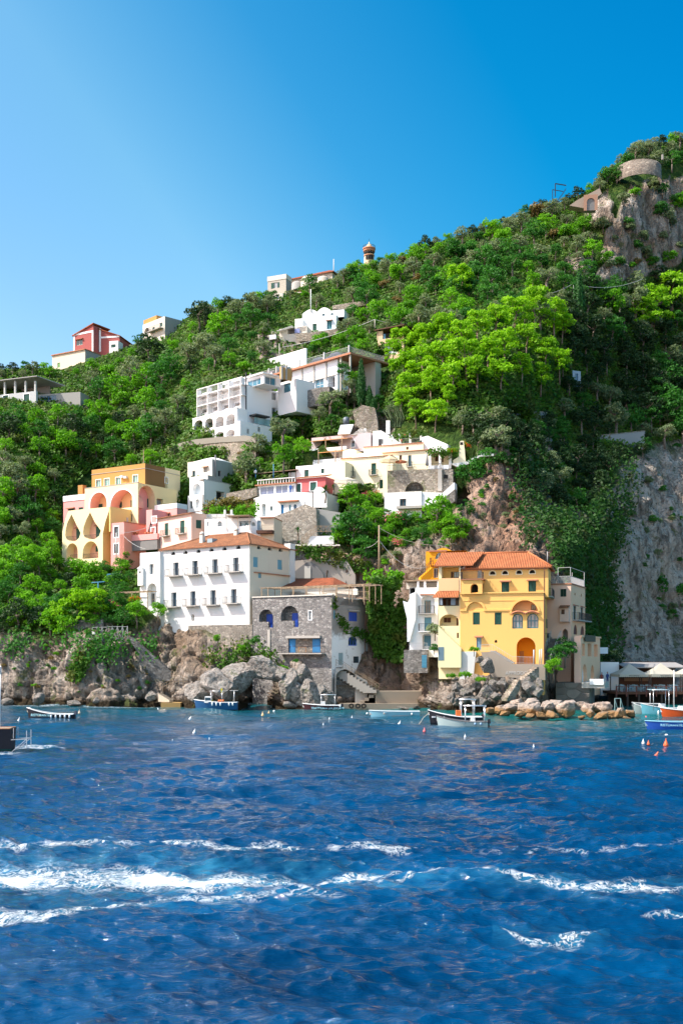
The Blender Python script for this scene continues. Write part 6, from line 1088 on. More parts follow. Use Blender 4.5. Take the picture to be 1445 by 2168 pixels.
# church with apses
w=Z3; h=House('church','old church with a red tiled roof and rounded apses on the skyline','church',700,298,28,618); f=h.front(); a0=f.hit(*w(305,480))[0]; a1=f.hit(*w(655,420))[0]; zt=f.hit(*w(650,380))[1]; zb=f.hit(*w(500,545))[1]; CH=stucco((.52,.46,.38),.7,(.25,.22,.18),.5)
h.facade(f,w,(a0,a1,zb-4,zt),[],CH); h.shell(a0,a1,0,12,zb-4,zt,CH,'F'); yr=h.front(6); zr=yr.hit(*w(590,348))[1]; rr=yr.hit(*w(590,350))[0]
h.roof([[(a0-.6,-.6,zt),(a1+.6,-.6,zt),(rr+1.5,6,zt+3.0),(a0+2.5,6,zt+2.6)],[(a1+.6,-.6,zt),(a1+.6,12,zt),(rr+1.5,6,zt+3.0)],[(a0-.6,12,zt),(a0-.6,-.6,zt),(a0+2.5,6,zt+2.6)]],RTILE,.25)
for x,y,rw in ((360,470,45),(455,435,62),(580,430,50)):
    b0,b1,_,z1=f.rect(w,x-rw*.95,y,x+rw*.95,y+60); r_=(b1-b0)/2; z1=f.hit(*w(x,y+18))[1]; m=MB(); m.lathe([(r_,zb-5-z1),(r_,0),(r_*.8,r_*.28),(r_*.4,r_*.46),(0,r_*.5)],20,((b0+b1)/2,0,z1)); m.build('apse',CH if x>400 else GREYP,h.root)
    m=MB(); lo=archloop(b0-.3,b1+.3,z1-1,z1+r_*.62,r_*.6); [m.bar(f.P(*lo[k],-.1),f.P(*lo[k+1],-.1),.14) for k in range(2,len(lo)-1)]; m.build('apse_moulding',GREYP,h.root)
g=simple('stone_parish_house','square stained stone house with a green shuttered window left of the church',608,293,24,618,w,106,440,262,555,[('wn',160,470,190,518,dict(m=WFRAME,nm=1,d=.15,g=glass((.3,.3,.3)))),('+sh',135,475,160,525,dict(two=False)),('+sh',190,470,207,516,dict(two=False))],stucco((.48,.43,.36),.6,(.25,.22,.18),.5),7,308,(),GREYP); m=MB(); m.box(g.a0-.1,g.a1+.1,-.1,g.dep,g.z1,g.z1+1.3); m.build('parapet',OLDW,g.root)
wallthing('church_terrace','brown edged terrace wall under the church',w,[(225,552),(420,548),(420,640),(225,640)],645,292,20,OLDW,3,RTILE)
simple('hidden_white_house','white lower storey half hidden by trees below the stone parish house',600,290,18,645,w,110,560,235,640,[('wn',180,578,198,615,dict(m=WFRAME)),('dr',150,590,165,640,dict(m=BROWN))],OLDW,4)
# tower on the ridge
h=thing('watchtower','round cream and brick lookout tower with a small dome on the ridge','tower',at(781,552,315)); B_=stucco((.72,.56,.36),.3,(.45,.3,.2)); BR=stucco((.50,.22,.12),.3,(.3,.12,.07)); s_=315/F; Lz=lambda y:(552-(480+y*360/1445))*s_; rr=lambda x:x*360/1445*s_
m=MB(); m.lathe([(rr(46),-4),(rr(42),Lz(250)),(rr(44),Lz(215))],20); m.build('shaft',B_,h)
for y0,y1,r_ in ((215,195,50),(252,245,46),(195,183,54)): m=MB(); m.lathe([(0,Lz(y0)),(rr(r_),Lz(y0)),(rr(r_),Lz(y1)),(0,Lz(y1))],20); m.build('cornice',BR,h)
m=MB(); m.lathe([(rr(30),Lz(183)),(rr(30),Lz(172)),(rr(22),Lz(158)),(rr(10),Lz(148)),(rr(5),Lz(140)),(rr(3),Lz(128)),(0,Lz(126))],16); m.build('dome',B_,h); m=MB(); m.bar((0,0,Lz(126)),(0,0,Lz(100)),.06); m.build('spike',IRON,h)
m=MB(); n=20
for k in range(n):
    a=2*math.pi*k/n; b=2*math.pi*(k+1)/n; R_=rr(50); m.bar((R_*math.cos(a),R_*math.sin(a),Lz(183)),(R_*math.cos(a),R_*math.sin(a),Lz(165)),.05); m.bar((R_*math.cos(a),R_*math.sin(a),Lz(165)),(R_*math.cos(b),R_*math.sin(b),Lz(165)),.06)
m.build('railing',IRON,h)
for a in (-125,-97,-70,-40,-150): m=MB(); m.lathe([(0,0),(.42,0),(.42,.12),(0,.12)],12); o=m.build('porthole',[DARK],h); R_=rr(43); o.location=(R_*math.cos(R(a)),R_*math.sin(R(a)),Lz(228)); o.rotation_euler=(R(90),0,R(a)+R(90)); 
for a in (-118,-85,-55): m=MB(); m.box(-.35,.35,-.1,.1,0,1.3); o=m.build('window',DARK,h); R_=rr(43); o.location=(R_*math.cos(R(a)),R_*math.sin(R(a)),Lz(290)); o.rotation_euler=(0,0,R(a)+R(90))
# white vaulted house in the upper middle
h=House('vaulted_white_house','white house with two rounded vault roofs and a blue-shadowed front on the middle slope','house',716,260,18,700); f=h.front(); w=Z3; a0=f.hit(*w(400,780))[0]; aM=f.hit(*w(553,780))[0]; a1=f.hit(*w(705,780))[0]; z0=f.hit(*w(600,880))[1]; zt=f.hit(*w(650,712))[1]; zm=f.hit(*w(640,768))[1]
h.facade(f,w,(aM,a1+1.5,zm-.2,zt),[('wn',568,738,592,770,dict(m=TFRAME)),('wn',640,730,664,764,dict(m=TFRAME,arch=True))],WCLEAN); 
f2=h.front(-1.6); h.facade(f2,w,(aM,a1,z0-1,zm),[('dr',609,798,650,868,dict(m=TFRAME,hood=FLATTILE))],BLUEW,'lower_wall'); h.shell(aM,a1,-1.6,0,z0-1,zm,WCLEAN,'F','lower_wall'); h.shell(a0,a1+1.5,0,8,z0-1,zt,WCLEAN,'F'); h.facade(f,w,(a0,aM-.02,z0-1,zt),[('dr',487,822,522,882,dict(m=GREEN))],WCLEAN)  # bluish lower front: its shadow is painted into the wall colour
for x0,x1,y in ((405,530,702),(522,645,685)):
    b0,b1,_,_=f.rect(w,x0,700,x1,720); zc=f.hit(*w((x0+x1)/2,y))[1]; lo=[(b0+(b1-b0)*k/12,zt+(zc-zt)*math.sin(math.pi*k/12)) for k in range(13)]; m=MB(); A=[f.P(*p,-.05) for p in lo]; B=[f.P(*p,8) for p in lo]; m.face(A); [m.face([A[k],A[k+1],B[k+1],B[k]]) for k in range(12)]; m.build('vault_roof',WCLEAN,h.root)
g=simple('awning_house','low white terrace house with awnings and hung laundry left of the vaulted house',645,258,18,705,w,205,845,440,935,[('lg',275,862,336,910,dict(d=1.2,back=DGREY)),('lg',358,845,432,890,dict(d=1.2,back=DGREY,**{'in':[('wn',385,850,430,888,dict(m=slats((.12,.4,.08)),g=paint((.15,.45,.08))))]}))],OLDW,5); f=g.front(); m=MB(); a=f.rect(w,200,880,330,905); c=[f.P(a[0],a[2]+.3,-1.5),f.P(a[1],a[2]+1.2,-1.5),f.P(a[1],a[3]+.6,0),f.P(a[0],a[3],0)]; m.add(c+[v+Vector((0,0,.08)) for v in c],[(3,2,1,0),(4,5,6,7),(0,1,5,4),(1,2,6,5),(2,3,7,6),(3,0,4,7)]); m.build('awning',WCLOTH,g.root)
m=MB(); f.pbox(m,w,338,868,382,905,-.3,-.27); m.build('laundry',cloth((.45,.5,.8)),g.root); simple('white_roof_room','white box room with a green terrace wall behind the awnings',630,262,18,690,w,338,778,400,850,[],WCLEAN,4)
wallthing('dry_stone_terrace','long grey dry stone terrace wall below the vaulted white house',w,[(335,912),(480,895),(700,865),(700,910),(560,960),(370,975)],665,256,16,STONE2,2)
wallthing('upper_stone_terrace','grey stone terrace wall in dry grass above the vaulted house',w,[(655,668),(800,645),(930,628),(940,665),(760,700),(655,700)],735,268,14,STONE2,2); wallthing('small_white_wall','small white wall beside an olive at the end of the awning terrace',w,[(120,920),(175,915),(175,950),(120,958)],576,254,15,WCLEAN,.5)
# little terrace building with dark roof
h=House('dark_roof_shelter','terrace shelter with a dark flat roof on a tall pale wall among the pines','shelter',855,232,26,755); f=h.front(); a0=f.hit(*w(1040,1040))[0]; aM=f.hit(*w(1262,960))[0]; z0=f.hit(*w(1200,1090))[1]; zf=f.hit(*w(1150,945))[1]; zt=f.hit(*w(1260,842))[1]
TAN=stucco((.62,.46,.30),.3,(.4,.3,.2)); h.facade(f,w,(a0,aM,z0-1,zf),[('lg',1072,985,1205,1085,dict(d=.4,back=BLUEW))],TAN); r=h.right(aM); dd=r.hit(*w(1400,950))[0]; h.facade(r,w,(0,dd,z0-1,zf),[],GREYP,'side_wall'); h.shell(a0,aM,0,dd,z0-1,zf,TAN,'FR')
m=MB(); c=[(a0-.6,-.6,zt-.3),(aM+.3,-.6,zt),(aM+3,dd+2,zt+.2),(a0-.6,dd,zt)]; m.add(c+[(x,y,z+.2) for x,y,z in c],[(3,2,1,0),(4,5,6,7),(0,1,5,4),(1,2,6,5),(2,3,7,6),(3,0,4,7)]); m.build('roof',BROWN,h.root); m=MB(); [m.box(x-.15,x+.15,y,y+.3,zf,zt) for x in (a0,aM-.2) for y in (0,dd-.4)]; m.box(a0,a0+1.2,0,.3,zf,zt-.4); m.build('post',TAN,h.root); m=MB(); railing(m,[(a0+1.2,.05,zf),(aM,.05,zf),(aM,dd,zf)],1.0,.2); m.build('railing',IRON,h.root); m=MB(); f.pbox(m,w,1075,908,1100,962,.3,.4); m.build('blue_panel',paint((.15,.45,.7)),h.root)
# ridge walls and road arch at the upper right
w=Z16; wallthing('bridge_wall','pale road wall with a brick arch under the skyline trees',w,[(740,545),(890,465),(905,500),(880,520),(870,600),(800,600),(690,580)],1255,292,6,stucco((.40,.31,.24),.6,(.2,.16,.12),.5),3)
g=House('brick_arch','brick relieving arch of the road near the cliff top','arch',1250,291,6,438); f=g.front(-.3); a0,a1,z0,z1=f.rect(w,800,522,865,612); g.facade(f,w,(a0-.6,a1+.5,z0,z1+.6),[('al',806,530,860,612,dict(d=.25,back=DGREY))],stucco((.42,.24,.16),.4,(.25,.15,.1)))
g=House('belvedere','curved stone belvedere wall crowning the cliff at the top right','wall',1365,303,0,372); f=g.front(); c0,z0=f.hit(*w(1036,360)); c1,z1=f.hit(*w(1325,262)); m=MB(); r_=(c1-c0)*.52; m.lathe([(r_*1.02,-4.4),(r_,0),(r_-.6,0),(r_-.6,-1)],26,(c0+r_,r_*.95,f.hit(*w(1200,272))[1]),0,math.pi*1.2,math.pi*.9); m.build('wall',masonry((.30,.25,.20),(.15,.12,.10),(.22,.19,.16),1.2),g.root); m=MB(); f.pbox(m,w,1312,228,1322,262,1,1.4); m.build('post',CONC,g.root)
wallthing('road_parapet','pale stone road parapet between trees below the skyline',w,[(380,712),(490,655),(495,690),(390,728)],1125,318,8,OLDW,1.5)
g=House('steel_gate','black steel beam gate on the ridge path','gate',1185,306,0,415); f=g.front(); m=MB(); q=[f.hit(*w(*p)) for p in ((596,520),(596,434),(668,446))]; m.tube([f.P(*p) for p in q],.16,4); m.tube([f.P(*q[0],4),f.P(*q[1],4),f.P(*q[2],4)],.12,4); m.build('frame',IRON,g.root); m=MB(); [m.bar(f.P(*f.hit(*w(610,545+k*9)),1),f.P(*f.hit(*w(672,455+k*9)),1),.08) for k in range(2)]; m.bar(f.P(*f.hit(*w(500,612)),1),f.P(*f.hit(*w(640,535)),1),.1); m.build('rail',IRON,g.root)
# shaded walls in the ravine
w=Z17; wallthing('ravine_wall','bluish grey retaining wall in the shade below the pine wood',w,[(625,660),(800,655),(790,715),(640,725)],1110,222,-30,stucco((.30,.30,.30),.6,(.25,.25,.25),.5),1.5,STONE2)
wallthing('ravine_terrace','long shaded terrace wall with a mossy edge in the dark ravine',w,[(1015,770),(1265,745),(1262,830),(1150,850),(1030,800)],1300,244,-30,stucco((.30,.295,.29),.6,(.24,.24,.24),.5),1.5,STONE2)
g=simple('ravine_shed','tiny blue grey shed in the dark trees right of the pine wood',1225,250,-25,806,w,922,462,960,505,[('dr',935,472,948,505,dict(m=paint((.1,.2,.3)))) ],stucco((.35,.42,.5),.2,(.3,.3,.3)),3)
# ------------------------------------------------------------------ plants
def foliage(name,c1,c2,trans=.35,c3=None):
    t=NT(name); oi=t.n('ShaderNodeObjectInfo').outputs['Random']; tn=t.attr('tint')
    f=t.math('ADD',t.math('MULTIPLY',tn,.7),t.math('MULTIPLY',oi,.45),True); col=t.mix(f,c1,c2)
    if c3: col=t.mix(t.ramp(t.noise(.33,t.pos(),3),[(.5,(0,0,0)),(.62,(.8,)*3)]),col,c3)
    p=t.n('ShaderNodeBsdfPrincipled'); t.set(p.inputs['Base Color'],col); p.inputs['Roughness'].default_value=.6; p.inputs['Specular IOR Level'].default_value=.25
    tr=t.n('ShaderNodeBsdfTranslucent'); t.set(tr.inputs['Color'],t.mix(.5,col,t.mix(1.0,col,(1.0,1.15,.35),'MULTIPLY')))
    mx=t.n('ShaderNodeMixShader'); mx.inputs[0].default_value=trans; t.l(p.outputs[0],mx.inputs[1]); t.l(tr.outputs[0],mx.inputs[2]); t.l(mx.outputs[0],t.out.inputs[0]); return t.m
M_OL=foliage('olive_leaves',(.115,.165,.07),(.23,.29,.145),.4); M_BR=foliage('broad_leaves',(.06,.22,.007),(.19,.46,.014),.5); M_EV=foliage('evergreen_leaves',(.016,.10,.012),(.07,.24,.028),.45)
M_PI=foliage('pine_needles',(.14,.34,.006),(.32,.60,.012),.45); M_CY=foliage('cypress_leaves',(.008,.060,.010),(.03,.125,.018),.2); M_DK=foliage('dark_leaves',(.010,.036,.010),(.036,.078,.020)); M_DRY=foliage('dry_scrub',(.13,.105,.03),(.26,.18,.06))  # dark_leaves: on the ravine trees their dark colour stands in for shade
M_VI=foliage('vine_leaves',(.03,.10,.008),(.08,.19,.015),.35,(.12,.13,.02)); M_FL=foliage('pink_flowers',(.55,.08,.12),(.75,.22,.24)); M_GR=foliage('undergrowth_leaves',(.026,.095,.008),(.09,.21,.016),.38,(.12,.14,.04)); M_WH=foliage('white_flowers',(.6,.6,.5),(.75,.75,.65)); M_RF=foliage('red_flowers',(.6,.04,.01),(.7,.12,.02))
BARK=wood((.16,.12,.09)); PBARK=wood((.22,.14,.10))
def leafcloud(cl,n,size,seed,flat=.0,elong=1.5,out=.55):
    """cl: clumps (x,y,z,rx,rz); n leaves per unit of clump area"""
    g=np.random.default_rng(seed); V=[];T=[]
    for (x,y,z,rx,rz) in cl:
        k=max(10,int(n*rx*rx)); d=g.normal(size=(k,3)); d/=np.linalg.norm(d,axis=1,keepdims=True)
        d[:,2]=np.where(d[:,2]<-.35,-d[:,2]*.6,d[:,2]); rad=.62+.38*g.random(k)**.6; rad*=1+.22*np.sin(d[:,0]*7+x*9)*np.sin(d[:,1]*6+y*5)
        c=np.c_[x+d[:,0]*rx*rad,y+d[:,1]*rx*rad,z+d[:,2]*rz*rad]
        nr=d*out+g.normal(size=(k,3))*.45+np.array([0,0,.12]); nr/=np.linalg.norm(nr,axis=1,keepdims=True)
        a=np.cross(nr,g.normal(size=(k,3))); a/=np.linalg.norm(a,axis=1,keepdims=True)+1e-9; b=np.cross(nr,a)
        s=size*(.6+.8*g.random(k))[:,None]; A=a*s*elong*.5; B=b*s*.5
        V.append(np.stack([c-A,c-B,c+A,c+B],1)); tv=g.random(); T.append(np.clip(tv*.6+.4*g.random(k)*1.0,0,1))
    V=np.concatenate(V).reshape(-1,3); T=np.concatenate(T); F_=np.arange(len(V)).reshape(-1,4); return V,F_,T
def clumps(n,seed,rx=1,rz=.9,r=(.28,.5),inner=.35,z0=0):
    g=np.random.default_rng(seed); out=[]
    for i in range(n):
        th=g.random()*6.283; ph=math.acos(1-1.75*g.random()); q=inner+(1-inner)*g.random()**.5; rr=g.uniform(*r)
        q*= (1-rr*.75); out.append((q*rx*math.sin(ph)*math.cos(th),q*rx*math.sin(ph)*math.sin(th),z0+q*rz*math.cos(ph)/(1-rr*.3),rr,rr*.8))
    return out
def crown_mesh(name,cl,n,size,seed,mat,**k):
    V,F_,T=leafcloud(cl,n,size,seed,**k); return np_mesh(name,V,F_,mat,False,None,{'tint':T})
def trunk_mesh(name,h,r,seed,limbs=4,lean=.12,top=.5,mat=BARK):
    g=random.Random(seed); m=MB(); p=[Vector((0,0,-.6)),Vector((g.uniform(-lean,lean)*.4,g.uniform(-lean,lean)*.4,h*.35)),Vector((g.uniform(-lean,lean),g.uniform(-lean,lean),h*.75)),Vector((g.uniform(-lean,lean),g.uniform(-lean,lean),h))]
    m.tube(p,[r*1.3,r,r*.8,r*.5],7)
    for i in range(limbs):
        a=g.random()*6.28; q=p[2]+(p[3]-p[2])*g.random(); e=q+Vector((math.cos(a)*top,math.sin(a)*top,top*g.uniform(.4,.9))); mdl=(q+e)/2+Vector((0,0,-.05)); m.tube([q,mdl,e],[r*.5,r*.35,r*.15],5)
    me=m.build(name,mat); d=me.data; bpy.data.objects.remove(me); return d
KINDS={}
def kind(name,cat,crowns,trunks,hc): KINDS[name]=(cat,crowns,trunks,hc)
kind('olive_tree','tree',[crown_mesh('olive_crown',clumps(22,s,1,.8,(.24,.42)),420,.085,s,M_OL,elong=1.9) for s in (1,2,3,4)],[trunk_mesh('olive_trunk',1.0,.09,s) for s in (1,2)],.82)
kind('broadleaf_tree','tree',[crown_mesh('broadleaf_crown',clumps(24,s+10,1,.9,(.22,.44)),400,.105,s,M_BR,elong=1.3) for s in (1,2,3,4)],[trunk_mesh('broadleaf_trunk',.85,.06,s+5) for s in (1,2)],.82)
kind('evergreen_tree','tree',[crown_mesh('evergreen_crown',clumps(26,s+20,1,.95,(.2,.42)),430,.095,s,M_EV,elong=1.4) for s in (1,2,3)],[trunk_mesh('evergreen_trunk',.85,.06,s+8) for s in (1,2)],.84)
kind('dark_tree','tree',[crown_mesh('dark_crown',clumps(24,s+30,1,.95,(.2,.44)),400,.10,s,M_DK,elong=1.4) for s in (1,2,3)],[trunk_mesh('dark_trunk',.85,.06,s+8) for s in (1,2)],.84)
def pine_cl(s):
    g=np.random.default_rng(s); out=[]
    for i in range(36):
        z=g.random()**.75; r=(1.05-.55*abs(z-.35))*(g.random()**.5); a=g.random()*6.28; rr=g.uniform(.22,.40); out.append((r*math.cos(a)*.9,r*math.sin(a)*.9,-.75+1.6*z,rr,rr*.7))
    return out
kind('pine_tree','tree',[crown_mesh('pine_crown',pine_cl(s+40),560,.085,s,M_PI,elong=2.0,out=.45) for s in (1,2,3,4)],[trunk_mesh('pine_trunk',1.4,.055,s+3,6,.16,.55,PBARK) for s in (1,2,3)],1.18)
kind('shrub','shrub',[crown_mesh('shrub_leaves',clumps(14,s+50,1,.7,(.3,.5)),380,.12,s,M_BR,elong=1.3) for s in (1,2,3)],[trunk_mesh('shrub_stem',.4,.05,s,5,.1,.4) for s in (1,)],.5)
kind('dark_shrub','shrub',[crown_mesh('shrub_leaves',clumps(14,s+60,1,.7,(.3,.5)),380,.12,s,M_EV,elong=1.3) for s in (1,2,3)],[trunk_mesh('shrub_stem',.4,.05,s,5,.1,.4) for s in (1,)],.5)
kind('grey_shrub','shrub',[crown_mesh('shrub_leaves',clumps(14,s+70,1,.7,(.3,.5)),380,.12,s,M_OL,elong=1.6) for s in (1,2)],[trunk_mesh('shrub_stem',.4,.05,s,5,.1,.4) for s in (1,)],.5)
kind('dry_shrub','shrub',[crown_mesh('shrub_leaves',clumps(12,s+80,1,.6,(.28,.5)),330,.11,s,M_DRY,elong=1.8) for s in (1,2)],[trunk_mesh('shrub_stem',.4,.05,s,5,.1,.4) for s in (1,)],.45)
FLO={}
for nm,m_ in (('pink',M_FL),('white',M_WH),('red',M_RF)): FLO[nm]=crown_mesh('flowers',[(x,y,z,r*1.04,q*1.04) for x,y,z,r,q in clumps(14,51,1,.7,(.3,.5))],120,.10,9,m_,elong=1.1)
CYC=[crown_mesh('cypress_crown',[(.18*(1-k/26)*math.cos(k*2.4),.18*(1-k/26)*math.sin(k*2.4),-.5+4.6*k/26,.92*(.45+.55*math.sin(math.pi*min(1,.12+k/26*.98))),.5) for k in range(26)],260,.11,s,M_CY,elong=2.2,out=.8) for s in (1,2)]
kind('cypress_tree','tree',CYC,[trunk_mesh('cypress_trunk',1.2,.12,2,0)],1.0)
_rt=random.Random(3)
def plant(k,px,py,r,label,group=None,Y=None,flower=None,sq=1.0,base=None,cat=None,name=None):
    """crown centred on photo point (px,py), radius r (photo pixels), standing on the hillside below it"""
    c,cr,tr,hc=KINDS[k]; hc*=sq; pb=py+hc*r if base is None else base
    y=float(surfY(px,pb)[0])+.3 if Y is None else Y; s=r*y/F
    o=at(px,py,y); root=thing(name or k,label,cat or c,(o.x,o.y,o.z-hc*s),_rt.random()*6.28,group); root.scale=(s,s,s*sq)
    a=mesh_obj('crown' if c=='tree' else 'leaves',_rt.choice(cr),root); a.location=(0,0,hc/sq)
    mesh_obj('trunk' if c=='tree' else 'stem',_rt.choice(tr),root)
    if flower: f=mesh_obj('flowers',FLO[flower],root); f.location=(0,0,hc/sq)
    return root
EX=[(0,800,172,852),(112,740,170,776),(152,683,262,748),(296,668,395,708),(768,512,795,545),(566,566,702,612),(592,652,722,698),(798,700,868,750),(407,790,640,918),(560,752,790,825),(380,930,500,975),(130,985,385,1175),(335,965,500,1145),(500,1010,545,1060),(540,985,725,1090),(628,905,975,1040),(810,1030,950,1078),(590,1065,690,1160),(285,1130,622,1390),(535,1215,790,1470),(850,1160,1275,1500),(1095,878,1150,888),(1275,920,1345,935),(1215,785,1232,800),(1285,420,1445,560),(615,1165,800,1260),(580,700,640,745),(1240,415,1262,440)]
def free(px,py,r,k=.8):
    for a,b,c,d in EX:
        dx=max(a-px,0,px-c); dy=max(b-py,0,py-d)
        if dx*dx+dy*dy<(r*k)**2: return False
    return True
def scatter(poly,sp,rad,weights,place,seed,ridge=16):
    g=random.Random(seed); xs=[p[0] for p in poly]; ys=[p[1] for p in poly]; pts=[]; tries=0
    while tries<9000:
        tries+=1; x=g.uniform(min(xs),max(xs)); y=g.uniform(min(ys),max(ys))
        if not inpoly(np.array([x]),np.array([y]),poly)[0]: continue
        if any((x-a)**2+(y-b)**2*1.5<sp*sp for a,b in pts): continue
        top=np.interp(x,RX,RY)
        r=g.uniform(*rad)
        if y<top+4: continue
        if not free(x,y,r):
            r*=.62
            if not free(x,y,r): continue
        if y-r*.9<top-ridge*1.6: r=max(7,(y-top+ridge*1.6)/.9)
        if r<7: continue
        pts.append((x,y)); nz=float(fbm(np.array([x*.012+seed]),np.array([y*.018]),np.array([0.]),3)[0])+g.uniform(-.16,.16)
        ks=list(weights); cs=np.cumsum([weights[k] for k in ks])/sum(weights.values()); k=ks[int(np.searchsorted(cs,min(.999,max(0,(nz-.28)/.44))))]
        plant(k,x,y,r,f'{LBL[k]} {place}',f'{LBL[k].split(" with")[0]} {place}')
    return pts
LBL={'olive_tree':'silvery grey olive tree','broadleaf_tree':'bright green leafy tree','evergreen_tree':'deep green dense tree','dark_tree':'dark shaded tree','pine_tree':'yellow green pine','shrub':'bright green shrub','dark_shrub':'dark green shrub','grey_shrub':'grey green shrub','dry_shrub':'dry brownish shrub'}
ZA=[(-40,780),(130,772),(265,735),(300,705),(400,655),(425,640),(405,930),(365,960),(385,990),(195,990),(130,1050),(130,1180),(-40,1200)]
ZB=[(425,640),(565,612),(700,572),(770,535),(830,528),(900,500),(950,480),(1030,455),(1120,415),(1250,385),(1255,600),(1190,660),(850,720),(790,745),(640,745),(520,775),(425,800)]
ZC=[(510,905),(620,880),(700,845),(760,800),(840,870),(760,905),(640,925),(625,990),(500,1010),(520,960)]
ZD=[(-40,1190),(150,1188),(290,1190),(285,1320),(180,1318),(60,1338),(-40,1338)]
ZF=[(1190,610),(1255,600),(1320,600),(1480,560),(1480,920),(1330,950),(1255,1070),(1180,1060),(1060,945),(985,905),(1000,885),(1190,870)]
ZR=[(1262,392),(1320,318),(1345,290),(1490,268),(1490,345),(1400,345),(1320,350),(1290,400)]
scatter(ZA,31,(15,40),{'dark_tree':.4,'evergreen_tree':1.1,'broadleaf_tree':2.6,'olive_tree':2.3,'shrub':.5},'on the left slope above the pastel yellow villa',21)
scatter(ZB,28,(12,32),{'dark_shrub':.3,'evergreen_tree':1.7,'broadleaf_tree':1.2,'olive_tree':2.2,'shrub':.8,'dry_shrub':.08},'on the upper slope under the skyline',22)
scatter(ZC,27,(16,26),{'evergreen_tree':.8,'olive_tree':2.2,'broadleaf_tree':1.2,'shrub':.4},'between the hotel and the village terraces',23)
scatter(ZD,29,(14,34),{'evergreen_tree':1.2,'broadleaf_tree':1.8,'shrub':1.2,'dark_tree':.4},'in the steep garden left of the palazzo',24)
scatter(ZF,31,(20,36),{'dark_tree':3.6,'evergreen_tree':1.0,'olive_tree':.4},'in the ravine right of the pine wood',25)  # mostly dark leaved trees, whose colour carries the shade of the ravine
ZV=[(695,1050),(760,1050),(990,1075),(1000,1125),(930,1155),(860,1160),(720,1150),(690,1090)]
scatter(ZV,24,(12,24),{'evergreen_tree':1,'broadleaf_tree':1.6,'shrub':1.2,'olive_tree':.3},'on the rock below the village centre',27)
ZW=[(385,980),(400,960),(520,955),(560,1000),(700,985),(720,1010),(560,1080),(430,1090)]
scatter(ZW,22,(10,18),{'shrub':1.4,'broadleaf_tree':1,'dry_shrub':.6,'olive_tree':.5},'among the middle houses',28)
ZX=[(960,895),(1190,895),(1195,1010),(1120,990),(1040,975),(1000,955)]
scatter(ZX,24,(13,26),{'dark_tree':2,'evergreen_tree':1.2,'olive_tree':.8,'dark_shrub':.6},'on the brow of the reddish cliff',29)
scatter(ZR,26,(14,24),{'olive_tree':2,'evergreen_tree':1,'dark_shrub':.8},'on top of the upper right cliff',26)
for i,(x,y,r,k) in enumerate(((1290,560,14,'grey_shrub'),(1330,470,18,'dark_shrub'),(1360,500,16,'grey_shrub'),(1400,440,18,'dark_shrub'),(1320,420,16,'grey_shrub'),(1385,395,18,'grey_shrub'),(1430,420,16,'dark_shrub'),(1345,405,15,'shrub'),(1305,372,16,'dark_shrub'),(1420,470,12,'grey_shrub'),(1350,555,13,'dry_shrub'))): plant(k,x,y,r,f'{LBL[k]} rooted in the bare upper right cliff','shrubs on the upper right cliff '+k.replace('_',' '))
gs=random.Random(12)
CLIFFS=[[(1010,960),(1160,930),(1180,1080),(1150,1165),(1010,1160)],[(1190,1090),(1330,950),(1445,930),(1445,1380),(1330,1390),(1290,1260)],[(0,1352),(200,1360),(350,1440),(330,1470),(0,1470)],[(620,1165),(900,1140),(905,1180),(860,1230),(640,1230)],[(930,1160),(1000,1010),(1030,1000),(1010,1150)],[(400,1380),(600,1400),(610,1440),(400,1450)]]
CNM=['the reddish cliff above the yellow house','the big shaded cliff at the right','the left sea cliff','the rock face by the utility pole','the cliff right of the village','the sea cave rock']
for ci,(poly,nm,cnt,kk) in enumerate(zip(CLIFFS,CNM,(30,46,34,22,12,16),(('dark_shrub','grey_shrub','dry_shrub'),('dark_shrub','grey_shrub','dark_shrub'),('shrub','shrub','dry_shrub','dark_shrub'),('shrub','grey_shrub','dry_shrub'),('dark_shrub','shrub'),('shrub','dry_shrub','shrub')))):
    xs=[q[0] for q in poly]; ys=[q[1] for q in poly]; c=0
    while c<cnt:
        x=gs.uniform(min(xs),max(xs)); y=gs.uniform(min(ys),max(ys))
        if not inpoly(np.array([x]),np.array([y]),poly)[0] or not free(x,y,4): continue
        k=gs.choice(kk); r=gs.uniform(4,11)*(1.25 if ci==1 else .8 if ci in(2,5) else 1.0); c+=1
        plant(k,x,y,r,f'small {LBL[k]} rooted on {nm}',f'{LBL[k]}s on {nm}',float(surfY(x,y)[0])-.2)
for i in range(22):
    x=gs.uniform(1256,1450); y=gs.uniform(385,580)
    k=gs.choice(('grey_shrub','dark_shrub','grey_shrub','shrub')); plant(k,x,y,gs.uniform(8,23),f'{LBL[k]} clinging to the upper right crag',f'{LBL[k]}s clinging to the upper right crag',float(surfY(x,y)[0])-.3)
for x,y,r in ((755,560,13),(772,568,15),(790,562,14),(806,556,13),(740,575,14),(822,562,15)): plant(gs.choice(('evergreen_tree','broadleaf_tree')),x,y,r,'dense green tree hiding the foot of the watchtower','trees at the foot of the watchtower')
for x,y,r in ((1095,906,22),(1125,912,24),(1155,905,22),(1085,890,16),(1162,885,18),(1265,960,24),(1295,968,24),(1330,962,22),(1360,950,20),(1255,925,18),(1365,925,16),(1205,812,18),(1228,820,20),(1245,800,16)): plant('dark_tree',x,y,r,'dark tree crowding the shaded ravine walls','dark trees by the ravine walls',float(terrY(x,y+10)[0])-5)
x=-20
while x<1450:
    r=gs.uniform(9,21); y=float(np.interp(x,RX,RY))-r*.15
    if free(x,y,r,.9): k=gs.choice(('olive_tree','evergreen_tree','olive_tree','broadleaf_tree','dark_tree')); plant(k,x,y,r,f'{LBL[k]} standing on the skyline ridge',f'{LBL[k]}s on the skyline ridge')
    x+=gs.uniform(14,30)
